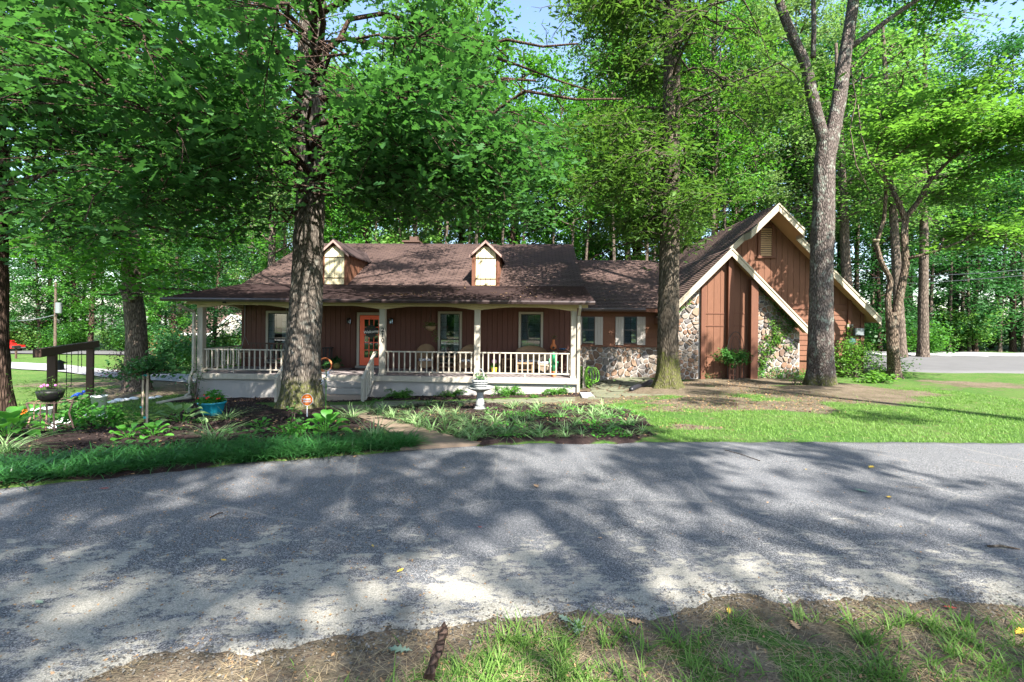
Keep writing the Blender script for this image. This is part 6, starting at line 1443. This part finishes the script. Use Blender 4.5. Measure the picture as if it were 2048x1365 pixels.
m_.build('blossoms', pink_m, t); t.children[-1]['kind'] = 'stuff'
p = G(80, 850); t = thing('white_pot', 'small white pot on the ground behind the rusty stand', 'flower pot', p); MB().lathe([(.12, 0), (.16, .27), (.18, .28), (.18, .31), (.14, .31)], 20).build('pot', white_stone, t, True); foliage_obj(t, dome(10, .12, .12, .2, 8, .3), 8, .04, .05, OVAL_T, shrub_leaf, seed=8)
p = G(198, 829); t = thing('bucket_planter', 'tall white bucket planter at the foot of the right timber post', 'planter', p); MB().lathe([(.13, 0), (.155, .42), (.165, .42), (.165, .46), (.14, .46)], 20).build('bucket', white_stone, t, True); foliage_obj(t, dome(12, .13, .13, .24, 9, .44), 8, .05, .07, OVAL_T, shrub_leaf, seed=9)
# pale edging rocks under the frame
rr = random.Random(15)
for i, (px, py, r) in enumerate(((128, 852, .17), (142, 846, .2), (160, 842, .15), (176, 838, .16), (205, 836, .14), (222, 806, .13), (238, 803, .15), (252, 801, .12), (268, 799, .14), (303, 798, .12), (318, 795, .1), (116, 857, .13))):
    p = G(px, py); m_ = MB().ball((0, 0, 0), r, 9, 6, (1.25, .9, .5)); m_.v = [tuple(Vector(v) * (1 + .22 * noise.noise(Vector(v) * 7 + Vector((i, 0, 0))))) for v in m_.v]
    tag(m_.build('garden_rock', white_stone, None, True, (p.x, p.y, p.z + r * .2)), 'pale rounded rock edging the left bed near the timber frame' if px < 210 else 'pale rounded rock edging the bed beside the thick brown trunk', 'rock', 'pale rocks edging the left bed')
    m_ = None
p = G(158, 832); t = thing('bird_ornament', 'blue glass bird ornament perched above the low perennials', 'ornament', p); MB().bar((0, 0, 0), (0, 0, .42), .012).build('rod', black_iron, t); MB().ball((0, 0, .48), .06, 10, 7, (1.6, .8, .9)).ball((.1, 0, .55), .035, 8, 6).tube([(-.08, 0, .48), (-.22, 0, .4)], [.03, .01], 6).build('bird', blue_m, t, True)
p = at(284, 733, T7.y - .55); t = thing('butterfly_ornament', 'small blue and red butterfly ornament on the thick brown trunk', 'ornament', p)
for s_, mt in ((-1, blue_m), (1, red_m)): MB().add([(0, 0, 0), (s_ * .16, -.03, .13), (s_ * .18, -.03, .0), (s_ * .1, -.02, -.12)], [(0, 1, 2, 3)]).add([(0, .012, 0), (s_ * .16, -.018, .13), (s_ * .18, -.018, .0), (s_ * .1, -.008, -.12)], [(3, 2, 1, 0)]).build('wing', mt, t)
MB().ball((0, -.01, 0), .03, 6, 5, (.5, .5, 3)).build('body', black_iron, t)
# hose on its post
p = G(1168, 777); t = thing('hose_post', 'weathered picket post holding the green garden hose', 'post', p); hp = (777 - 714) / F * p.y
MB().prism([(-.05, -.1), (.05, -.1), (.05, hp - .12), (.03, hp - .1), (.05, hp - .08), (0, hp), (-.05, hp - .08), (-.03, hp - .1), (-.05, hp - .12)], -.03, .03).build('post_board', cream, t); MB().bar((0, -.03, hp * .66), (.12, -.1, hp * .68), .03).build('hook', black_iron, t)
m_ = MB()
for i in range(6):
    top = hp * .66 + .03; xo = .0 + .045 * i; bot = .1 + .035 * i; cxs_ = .12 + .012 * i; w_ = .11 + .004 * i
    lp_ = [(cxs_ - w_ * math.cos(a) + .08 * (1 - math.sin(a)) * .5 * (i % 2), -.08 - .03 * i, (top + bot) / 2 + (top - bot) / 2 * math.sin(a)) for a in np.linspace(-1.57, 4.71, 25)]
    m_.tube([(x_ + (.03 * i if x_ > cxs_ else 0), y_, z_) for x_, y_, z_ in lp_], .01, 6, False)
m_.tube([(.1, -.1, .1), (.2, -.2, .03), (.4, -.3, .02), (.62, -.2, .03), (.68, -.1, .05), (.55, -.05, .05), (.3, -.05, .04), (.2, -.02, .25)], .0125, 6)
tag(m_.build('garden_hose', hose_m, None, True, (p.x, p.y, p.z)), 'coiled bright green garden hose hung on the picket post', 'hose')
p = G(1174, 795); t = tag(MB().add([(-.2, -.3, 0), (.2, -.3, 0), (.2, .3, 0), (-.2, .3, 0), (-.2, -.3, .05), (.2, -.3, .05), (.18, .3, .09), (-.18, .3, .09), (-.15, -.3, .02), (.15, -.3, .02), (.14, .25, .05), (-.14, .25, .05)],
    [(0, 3, 2, 1), (0, 1, 9, 8), (1, 2, 6, 5), (2, 3, 7, 6), (3, 0, 4, 7), (4, 8, 11, 7), (5, 6, 10, 9), (6, 7, 11, 10), (8, 9, 10, 11), (0, 8, 4), (1, 5, 9)]).build('splash_block', cast_stone, None, loc=(p.x, p.y, p.z + .02)), 'pale splash block under the right porch downspout', 'splash block')
p = G(1262, 786); q_ = G(1302, 768); m_ = MB(); pth = [Vector((p.x, p.y, p.z + .1)).lerp(Vector((q_.x, q_.y, q_.z + .07)), u) for u in np.linspace(0, 1, 40)]
m_.tube([v + Vector((0, 0, .02 * math.sin(i * .2))) for i, v in enumerate(pth)], [.085 if i % 2 else .07 for i in range(40)], 12, False); m_.tube([pth[0], pth[3]], .066, 12)
tag(m_.build('drain_pipe', pipe_m, None, True), 'black corrugated drain pipe lying at the foot of the mossy tree', 'pipe')
# flagstones
fs_reg = [(p.x, p.y) for p in [G(1175, 800), G(1330, 792), G(1305, 766), G(1300, 757), G(1185, 760)]]
flag = thing('flagstone_patch', 'patch of irregular flagstones before the low stone wall', 'paving', (0, 0, 0)); flag['kind'] = 'structure'
flag_m = plaster('flagstone', (.14, .145, .1), 5)
for c in vor_cells(fs_reg, .62, .42, .07, random.Random(4)):
    cx_ = sum(a for a, _ in c) / len(c); cy_ = sum(b_ for _, b_ in c) / len(c); z = gz(cx_, cy_); m_ = MB(); n = len(c)
    m_.v = [(a, b_, gz(a, b_) - .02) for a, b_ in c] + [(a, b_, gz(a, b_) + .035) for a, b_ in c]; m_.f = [(i, (i + 1) % n, n + (i + 1) % n, n + i) for i in range(n)] + [tuple(range(n, 2 * n))]; m_.build('flagstone', flag_m, flag)
fs2 = [(p.x, p.y) for p in [G(745, 818), G(1150, 803), G(1150, 797), G(750, 806)]]
for c in vor_cells(fs2, .8, .4, .06, random.Random(5)):
    m_ = MB(); n = len(c); m_.v = [(a, b_, gz(a, b_)) for a, b_ in c] + [(a, b_, gz(a, b_) + .05) for a, b_ in c]; m_.f = [(i, (i + 1) % n, n + (i + 1) % n, n + i) for i in range(n)] + [tuple(range(n, 2 * n))]; m_.build('flagstone', flag_m, flag)

# ================================================================ ON THE PORCH
def on_porch(px, py, yl, zl=0.0): x, z = L(px, py, yl); return lw(x, yl, zl)
def lantern(label, px):
    x, z = L(px, 643, DEP - .1); t = thing('wall_lantern', label, 'lantern', lw(x, DEP - .13, z), YAW)
    MB().box(-.05, .05, .1, .125, -.08, .12).build('back_plate', black_iron, t); MB().tube([(0, .1, .08), (0, .02, .16), (0, 0, .12)], .008, 5).build('arm', black_iron, t)
    MB().lathe([(.02, .14), (.1, .09), (.1, .08)], 6).build('cap', black_iron, t); m_ = MB().lathe([(.085, -.1), (.085, -.09)], 6)
    for k in range(6): a = k * math.pi / 3; m_.bar((.07 * math.cos(a), .07 * math.sin(a), -.1), (.09 * math.cos(a), .09 * math.sin(a), .08), .008)
    m_.build('cage', black_iron, t); MB().lathe([(.055, -.08), (.065, .07)], 6).build('glass', glass, t); MB().lathe([(.012, -.07), (.012, .0), (.02, .02), (.002, .05)], 8).build('bulb', white_m, t)
lantern('black wall lantern left of the coral door', 698); lantern('black wall lantern just right of the numbered post', 782)
x, z = L(741.5, 663, DEP - .1); rr_ = 12.5 / F * 18.6; t = thing('welcome_sign', 'round black door sign with white script lettering', 'sign', lw(x, DEP - .085, z), YAW)
m_ = MB().lathe([(rr_, -.008), (rr_, .008)], 36); m_.v = [(a, c, b_) for a, b_, c in m_.v]; m_.build('disc', black_iron, t)
o = link('lettering', text_mesh('lettering', 'Welcome', rr_ * .62, white_m, .002, .3, 'CENTER', .002), t, (0, -.011, -.02)); o.rotation_euler = (R(90), R(-6), 0)
MB().tube([(-.03, 0, rr_), (0, -.005, rr_ + .28), (.03, 0, rr_)], .01, 5).build('hanger', black_iron, t); foliage_obj(t, [(random.gauss(.06, .06), -.02, random.gauss(rr_ * .7, .03)) for _ in range(10)], 5, .02, .05, OVAL_T, dark_leaf, 'greenery', seed=3)
t = thing('doormat', 'dark doormat before the coral door', 'doormat', lw(x - .15, DEP - .5, .003), YAW); MB().cbox(-.45, .45, -.28, .28, 0, .018, .006).build('mat', black_iron, t)
# hanging fern basket
x, z = L(861, 655, 1.0); t = thing('hanging_basket', 'hanging basket of trailing fern in front of the brown porch wall', 'hanging basket', lw(x, 1.0, z)); MB().lathe([(.08, -.12), (.17, -.05), (.19, .03), (.17, .03)], 16).build('basket', wicker, t); m_ = MB()
for k in range(3): a = k * 2.1; m_.tube([(.18 * math.cos(a), .18 * math.sin(a), .03), (0, 0, .45)], .004, 3)
m_.bar((0, 0, .45), (0, 0, 2.55 - z), .008); m_.build('hanger', black_iron, t)
foliage_obj(t, dome(22, .26, .26, .14, 3, .02) + [(.2 + random.gauss(0, .06), random.gauss(0, .08), -.12 - i * .035) for i in range(12)], 9, .05, .07, NARROW_T, fern_leaf, seed=12)
# wicker chairs
def wicker_chair(label, px, yl, rz, w_=.62, name='wicker_chair', hb=.98, cat='chair', shell=True, mat=wicker):
    x, _ = L(px, 740, yl); t = thing(name, label, cat, lw(x, yl, .002), YAW + rz); h = w_ / 2
    MB().cbox(-h + .03, h - .03, -.28, .26, .3, .38, .02).build('seat', mat, t)
    m_ = MB(); k = 12; n = 7
    for j in range(n + 1):
        u = j / n
        for i in range(k + 1):
            a = math.pi * (i / k); s_ = math.sin(a); zt = .38 + (hb - .38) * u * (.42 + .58 * s_ ** .7); m_.v.append((-h * math.cos(a) * (1 + .06 * u), .05 + .3 * s_ - (.3 if s_ < .35 else 0) * (1 - s_ / .35) + .06 * u, zt))
    for j in range(n):
        for i in range(k): b0 = j * (k + 1) + i; m_.f.append((b0, b0 + 1, b0 + k + 2, b0 + k + 1))
    m_.build('backrest', mat, t); rim = [Vector(m_.v[n * (k + 1) + i]) for i in range(k + 1)]; MB().tube(rim, .022, 6).build('rim', mat, t)
    for sx_ in (-1, 1):
        for sy_ in (-1, 1): MB().tube([(sx_ * (h - .05), sy_ * .23, .0), (sx_ * (h - .05), sy_ * .23, .3)], .02, 6).build('leg', mat, t)
    MB().add([(-h + .04, -.275, .3), (h - .04, -.275, .3), (h - .04, -.275, .2), (0, -.275, .12), (-h + .04, -.275, .2)], [(0, 4, 3, 2, 1)]).build('apron', mat, t)
    MB().cbox(-h + .07, h - .07, -.24, .2, .381, .46, .03).build('cushion', cushion, t); return t
wicker_chair('round backed wicker chair left of the middle porch window', 851, 1.75, .15); wicker_chair('wicker chair behind the middle porch post', 934, 1.7, -.25)
wicker_chair('wide wicker loveseat under the right porch window', 1062, 1.8, 0, 1.15, 'wicker_loveseat', .95, 'loveseat'); wicker_chair('pale rattan armchair beside the cactus ornament', 1096, 1.0, -.7, .55, 'rattan_chair', .8, 'chair', mat=pale_wood)
def small_table(label, px, yl, w_, h, mat, name='side_table', cat='table', d_=.45, shelf=True):
    x, _ = L(px, 740, yl); t = thing(name, label, cat, lw(x, yl, .002), YAW); MB().cbox(-w_ / 2, w_ / 2, -d_ / 2, d_ / 2, h - .04, h, .01).build('table_top', mat, t)
    for sx_ in (-1, 1):
        for sy_ in (-1, 1): MB().box(sx_ * (w_ / 2 - .05) - .02, sx_ * (w_ / 2 - .05) + .02, sy_ * (d_ / 2 - .05) - .02, sy_ * (d_ / 2 - .05) + .02, 0, h - .041).build('leg', mat, t)
    if shelf: MB().box(-w_ / 2 + .07, w_ / 2 - .07, -d_ / 2 + .07, d_ / 2 - .07, .16, .18).build('shelf', mat, t)
    return t
small_table('wicker table between the two round backed chairs', 893, 1.6, .75, .58, wicker); small_table('low wicker coffee table behind the right hand railing', 1050, .95, .62, .42, wicker, 'coffee_table')
small_table('dark plant table at the right end of the porch', 1118, 1.75, .8, .85, dark_wood, 'plant_table'); small_table('wooden side chair shaped stand left of the loveseat', 1016, 1.9, .5, .5, wicker, 'wicker_stand')
small_table('tall black stand beside the oak trunk, left of the potted fern', 655, 2.1, .34, .82, black_iron, 'black_stand', 'stand', .3)
# chiminea, dish, cactus, gnome-less flower pot
x, z = L(1107, 690, 1.75); t = thing('clay_chiminea', 'small terracotta chiminea with a green sprig on the plant table', 'chiminea', lw(x, 1.75, .854), YAW)
MB().lathe([(.07, 0), (.1, .04), (.12, .1), (.1, .17), (.06, .22), (.05, .36), (.06, .38)], 18).build('body', terracotta, t, True); m_ = MB().lathe([(.045, 0), (.045, .02)], 12); m_.v = [(a, c - .125, b_ + .09) for a, b_, c in m_.v]; m_.build('mouth', dark_in, t)
foliage_obj(t, [(random.gauss(.03, .05), random.gauss(0, .04), random.gauss(.48, .06)) for _ in range(14)], 6, .03, .05, NARROW_T, fern_leaf, 'sprig', seed=5)
x, z = L(1125, 700, 1.7); t = thing('blue_dish', 'shallow blue dish beside the clay chiminea', 'dish', lw(x, 1.7, .854)); MB().lathe([(.06, 0), (.13, .04), (.14, .06), (.12, .055), (.05, .02)], 18).build('dish', M('blue_dish', (.05, .12, .25), .3), t, True)
x, z = L(1107, 750, .45); t = thing('cactus_ornament', 'green saguaro cactus ornament in a terracotta pot behind the railing', 'ornament', lw(x, .45, .002), YAW)
MB().lathe([(.09, 0), (.12, .14), (.135, .14), (.135, .18), (.11, .18)], 16).build('pot', terracotta, t); MB().lathe([(.055, .17), (.055, .75), (.045, .81), (.01, .84)], 20, fl=.15, lobes=8).tube([(0, 0, .42), (-.12, 0, .42), (-.14, 0, .46), (-.14, 0, .62)], [.03, .03, .03, .022], 8).tube([(0, 0, .35), (.12, 0, .35), (.14, 0, .4), (.14, 0, .52)], [.028, .028, .028, .02], 8).build('cactus', cactus_m, t, True)
x, z = L(988, 742, 1.3); t = thing('flower_pot', 'small yellow pot with a pale pink bloom behind the right railing', 'flower pot', lw(x, 1.3, .002)); MB().lathe([(.08, 0), (.12, .2), (.1, .2)], 14).build('pot', M('yellow_pot', (.7, .5, .05), .4), t); MB().ball((0, 0, .42), .09, 9, 7).build('bloom', M('pale_pink', (.75, .45, .6), .6), t, True); foliage_obj(t, dome(10, .12, .12, .12, 5, .22), 7, .03, .06, OVAL_T, hosta_leaf, seed=14)
x, z = L(673, 740, 1.9); t = thing('potted_fern', 'leafy green plant in an olive pot left of the coral door', 'potted plant', lw(x, 1.9, .002)); MB().lathe([(.09, 0), (.14, .12), (.12, .2), (.13, .23), (.1, .23)], 16).build('pot', M('olive_pot', (.2, .17, .05), .4), t, True); foliage_obj(t, dome(26, .26, .2, .2, 6, .24) + [(s_ * .26, 0, .15) for s_ in (-1, 1)], 9, .05, .09, OVAL_T, dark_leaf, seed=15)
x, z = L(650, 737, .9); t = thing('ring_planter', 'terracotta ringed planter half hidden by the oak trunk', 'planter', lw(x, .9, .25), YAW); m_ = MB().tube([(.24 * math.cos(a), 0, .24 * math.sin(a)) for a in np.linspace(0, 6.283, 25)], .03, 8, False); m_.build('ring', terracotta, t, True); foliage_obj(t, [(random.gauss(0, .08), 0, random.gauss(0, .08)) for _ in range(12)], 8, .04, .07, OVAL_T, dark_leaf, seed=16); MB().box(-.12, .12, -.06, .06, -.248, -.2).build('foot', terracotta, t)
# porch swing at the left end
x0, _ = L(487, 730, 1.2); x1, _ = L(570, 730, 1.2); xm = (x0 + x1) / 2; W = x1 - x0; t = thing('porch_swing', 'brown wooden porch swing hung on chains at the left end of the porch', 'porch swing', lw(xm, 1.25, .42), YAW); h = W / 2
for k in range(5): MB().box(-h, h, -.25 + k * .1, -.17 + k * .1, 0, .025).build('seat_slat', dark_wood, t)
for k in range(9): MB().box(-h + .08 + k * (W - .2) / 8, -h + .14 + k * (W - .2) / 8, .25, .275, .02, .52).build('back_slat', dark_wood, t)
MB().box(-h, h, .24, .285, .521, .58).build('top_rail', dark_wood, t)
for s_ in (-1, 1): MB().box(s_ * h - .03, s_ * h + .03, -.28, .28, .22, .25).box(s_ * h - .025, s_ * h + .025, -.26, -.2, .0, .22).build('armrest', pale_wood, t); MB().tube([(s_ * h, -.25, .24), (s_ * h, 0, .85), (s_ * h, 0, 2.13)], .008, 5).tube([(s_ * h, .26, .5), (s_ * h, 0, .85)], .008, 5).build('chain', grey_metal, t)

# ================================================================ FARTHER AWAY
# utility pole and wires
p = G(110, 708); k = p.y / F; t = thing('utility_pole', 'wooden utility pole with a pale box beyond the road', 'utility pole', p); hP = 92 * k + 3; MB().tube([(0, 0, 0), (0, 0, hP)], [.15, .11], 10).build('pole', bark_smooth, t); MB().lathe([(.3, hP - 3.6), (.3, hP - 2.4)], 12, (.35, 0)).build('transformer', grey_metal, t)
def wire(label, pts, r): tag(MB().tube(pts, r, 4).build('power_line', grey_metal, None), label, 'power line')
wp = Vector((p.x, p.y, p.z + hP - 3.8)); wq = at(-60, 628, 60); wire('power line running left from the utility pole', [wp.lerp(wq, u) - Vector((0, 0, 3.2 * u * (1 - u))) for u in np.linspace(0, 1, 9)], .05)
for lab, a, b_ in (('upper power line crossing the right woods', (1740, 556, 30), (2200, 526, 22)), ('lower power line crossing the right woods', (1740, 570, 30), (2200, 536, 22))):
    A, B = at(*a), at(*b_); wire(lab, [A.lerp(B, u) - Vector((0, 0, .5 * u * (1 - u))) for u in np.linspace(0, 1, 9)], .022)
# red pickup and mailbox by the far road
p = G(8, 704); t = thing('pickup_truck', 'red pickup truck parked across the road at the left edge', 'truck', (p.x, p.y, p.z + .1)); t.scale = (.8, .8, .8)
MB().prism([(-2.4, .45), (2.4, .45), (2.45, .9), (1.5, 1.0), (.9, 1.05), (-2.4, 1.05)], -.9, .9, .06).build('body', red_paint, t); MB().prism([(-.5, 1.06), (1.15, 1.06), (.7, 1.65), (-.35, 1.68)], -.8, .8, .08).build('cab', red_paint, t)
MB().prism([(-.38, 1.12), (.95, 1.12), (.62, 1.55), (-.28, 1.58)], -.84, -.81).build('side_window', dark_in, t)
for x in (-1.6, 1.5):
    for y in (-.85, .85): w2 = bpy.data.objects.new('wheel', None); COL.objects.link(w2); w2.parent = t; w2.location = (x, y, .38); m_ = MB().lathe([(.38, -.12), (.38, .12)], 18); m_.v = [(a, c, b_) for a, b_, c in m_.v]; m_.build('tyre', tyre_m, w2); m_ = MB().lathe([(.2, -.13), (.2, .13)], 12); m_.v = [(a, c, b_) for a, b_, c in m_.v]; m_.build('rim', grey_metal, w2)
MB().cbox(2.42, 2.5, -.85, .85, .45, .6, .01).build('bumper', grey_metal, t)
p = G(32, 718); t = thing('mailbox', 'black mailbox on a post by the gravel drive', 'mailbox', p); MB().box(-.06, .06, -.06, .06, 0, 1.0).build('post', dark_wood, t); m_ = MB().prism([(-.14, 1.0), (.14, 1.0), (.14, 1.16), (.09, 1.25), (-.09, 1.25), (-.14, 1.16)], -.3, .3); m_.build('box', black_iron, t)
# neighbour house
p = G(372, 716); dN = min(p.y, 40); A = at(372, 690, dN); gN = gz(A.x, dN); t = thing('neighbour_house', 'pale neighbouring house with a mauve roof seen beyond the gravel drive', 'house', (A.x, dN, gN)); WN = 11
nw_m = plaster('neighbour_wall', (.5, .46, .4)); MB().box(.3, WN, .3, 9, -.3, 2.5).build('wall', nw_m, t)
build_uv(join([roof_mb((-.3, -.2, 2.45), (WN + .5, -.2, 2.45), (-.3, 4.6, 5.2), (WN + .5, 4.6, 5.2), 20, 0), roof_mb((WN + .5, 9.5, 2.45), (-.3, 9.5, 2.45), (WN + .5, 4.6, 5.2), (-.3, 4.6, 5.2), 20, 0)]), 'roof', shingle_m, t)
MB().box(-.3, WN + .5, -.24, -.2, 2.28, 2.46).build('fascia', white_m, t); MB().prism([(2.6, 2.2), (6.6, 2.2), (4.6, 4.0)], -1.2, 2.5).build('porch_gable', nw_m, t)
for s_ in (-1, 1): MB().add([(4.6, -1.3, 4.15), (4.6 + s_ * 2.3, -1.3, 2.15), (4.6 + s_ * 2.3, -1.3, 1.95), (4.6, -1.3, 3.95), (4.6, -1.22, 4.15), (4.6 + s_ * 2.3, -1.22, 2.15), (4.6 + s_ * 2.3, -1.22, 1.95), (4.6, -1.22, 3.95)], [(0, 1, 2, 3), (7, 6, 5, 4), (0, 4, 5, 1), (3, 2, 6, 7)]).build('rake_board', white_m, t)
MB().box(.8, 1.9, .24, .29, .8, 2.0).build('window', dark_in, t); MB().box(.7, 2.0, .2, .239, .7, .79).build('window_sill', white_m, t)

# ================================================================ LEAVES AND TWIGS ON THE GROUND
def big_leaf(px, py, size, mat, label, seed, curl=.1):
    p = G(px, py); rr = random.Random(seed); pts = [(0, 0), (.12, .03), (.2, .14), (.26, .05), (.38, .24), (.44, .07), (.6, .28), (.64, .09), (.8, .2), (.84, .07), (1, 0)]; m_ = MB(); n = len(pts)
    for x, y in pts: m_.v.append(((x - .5) * size, y * size * rr.uniform(.85, 1.15), .012 + curl * size * (y + abs(x - .5) * .5)))
    for x, y in pts: m_.v.append(((x - .5) * size, 0, .012))
    for x, y in pts: m_.v.append(((x - .5) * size, -y * size * rr.uniform(.85, 1.15), .012 + curl * size * (y + abs(x - .5) * .5)))
    for i in range(n - 1): m_.f += [(n + i, n + i + 1, i + 1, i), (2 * n + i, 2 * n + i + 1, n + i + 1, n + i)]
    on = ynear(p.x) < p.y < yfar(p.x); o = m_.build('fallen_leaf', mat, None, loc=(p.x, p.y, p.z + (.014 if on else .01))); o.rotation_euler = (rr.uniform(-.1, .1), rr.uniform(-.1, .1), rr.uniform(0, 6.3)); tag(o, label, 'leaf')
grn = M('fallen_green', (.16, .22, .16), .7); yel = M('fallen_yellow', (.6, .4, .06), .6); red = M('fallen_red', (.35, .06, .04), .7); tan_ = M('fallen_tan', (.4, .25, .14), .8)
for i, a in enumerate(((800, 1308, .17, grn, 'pale green oak leaf on the verge near the dark stake'), (1155, 1262, .2, grn, 'pair of pale green oak leaves at the driveway edge in the foreground'), (1130, 1245, .13, grn, 'narrow grey green leaf just above the larger oak leaf'), (1072, 977, .14, tan_, 'dry curled leaf in the middle of the driveway'), (1722, 986, .16, grn, 'dark green leaf lying in shade on the right of the driveway'),
    (1778, 999, .12, yel, 'tan yellow leaf right of the dark green leaf'), (1742, 938, .16, yel, 'yellow leaf at the edge of the tree shadow on the right'), (800, 1148, .08, yel, 'yellow leaf in the left middle of the driveway'), (208, 982, .1, red, 'red brown leaf at the upper left of the driveway'), (860, 1228, .0, tan_, ''), (1900, 1222, .1, red, 'red brown leaf at the driveway edge, lower right'),
    (1458, 1229, .08, yel, 'small yellow leaf on the dirt verge'), (2040, 1270, .12, yel, 'yellow leaf in the grass at the lower right edge'), (78, 1212, .09, grn, 'grey green leaf at the lower left of the driveway'), (1612, 943, .05, yel, 'tiny yellow leaf near the top of the right shadow'), (262, 950, .2, tan_, 'long tan leaf against the border grass on the left'), (710, 917, .1, tan_, 'rusty leaf by the border grass near the walk'), (1270, 1250, .12, tan_, 'curled dry leaf on the verge left of the grass'), (1590, 1258, .14, tan_, 'curled pale leaf among the verge grass'),
    (928, 940, .04, yel, 'tiny yellow leaf near the end of the walk'), (758, 1068, .05, tan_, 'small brown leaf left of the centre of the driveway'), (960, 1060, .05, red, 'small red leaf near the centre of the driveway'), (1200, 1082, .05, tan_, 'small brown leaf right of the centre of the driveway'), (447, 1127, .06, yel, 'small orange leaf on the left of the driveway'), (745, 1098, .05, yel, 'small yellow leaf on the worn patch at left'), (1535, 1010, .05, tan_, 'small brown leaf in shade on the right of the driveway'))):
    if a[2]: big_leaf(a[0], a[1], a[2] * .8, *a[3:], seed=i)
p, q_ = G(1975, 1098), G(2040, 1104); tag(MB().tube([(p.x, p.y, .022), ((p.x + q_.x) / 2, (p.y + q_.y) / 2 + .02, .028), (q_.x, q_.y, .022)], [.008, .01, .005], 5).build('twig', bark_smooth, None), 'pale twig at the right edge of the driveway', 'twig')
p, q_ = G(275, 985), G(330, 975)
for a, b_, c_, d_, lab in ((1450, 905, 1520, 925, 'thin twig on the far right half of the driveway'), (420, 1040, 445, 1030, 'short dark twig on the left of the driveway')):
    p, q_ = G(a, b_), G(c_, d_); tag(MB().tube([(p.x, p.y, .02), ((p.x + q_.x) / 2, (p.y + q_.y) / 2 + .03, .026), (q_.x, q_.y, .02)], .005, 5).build('twig', bark_dark, None), lab, 'twig')
# dark split stake lying across the verge
p, q_ = G(888, 1255), G(862, 1362); d_ = (q_ - p); m_ = MB(); nrm = Vector((-d_.y, d_.x, 0)).normalized() * .022
for j in range(7):
    u = j / 6; c = p.lerp(q_, u) + nrm * .4 * math.sin(u * 5); w_ = (.15 if j == 0 else 1 + .25 * math.sin(j * 2.3)); m_.v += [tuple(c - nrm * w_ + Vector((0, 0, .0))), tuple(c - nrm * w_ + Vector((0, 0, .03))), tuple(c + nrm * w_ + Vector((0, 0, .035))), tuple(c + nrm * w_)]
for j in range(6): a = 4 * j; m_.f += [(a, a + 4, a + 5, a + 1), (a + 1, a + 5, a + 6, a + 2), (a + 2, a + 6, a + 7, a + 3)]
m_.f += [(0, 1, 2, 3), (27, 26, 25, 24)]; tag(m_.build('wooden_stake', bark_dark, None), 'dark weathered timber stake lying across the verge in the foreground', 'stake')
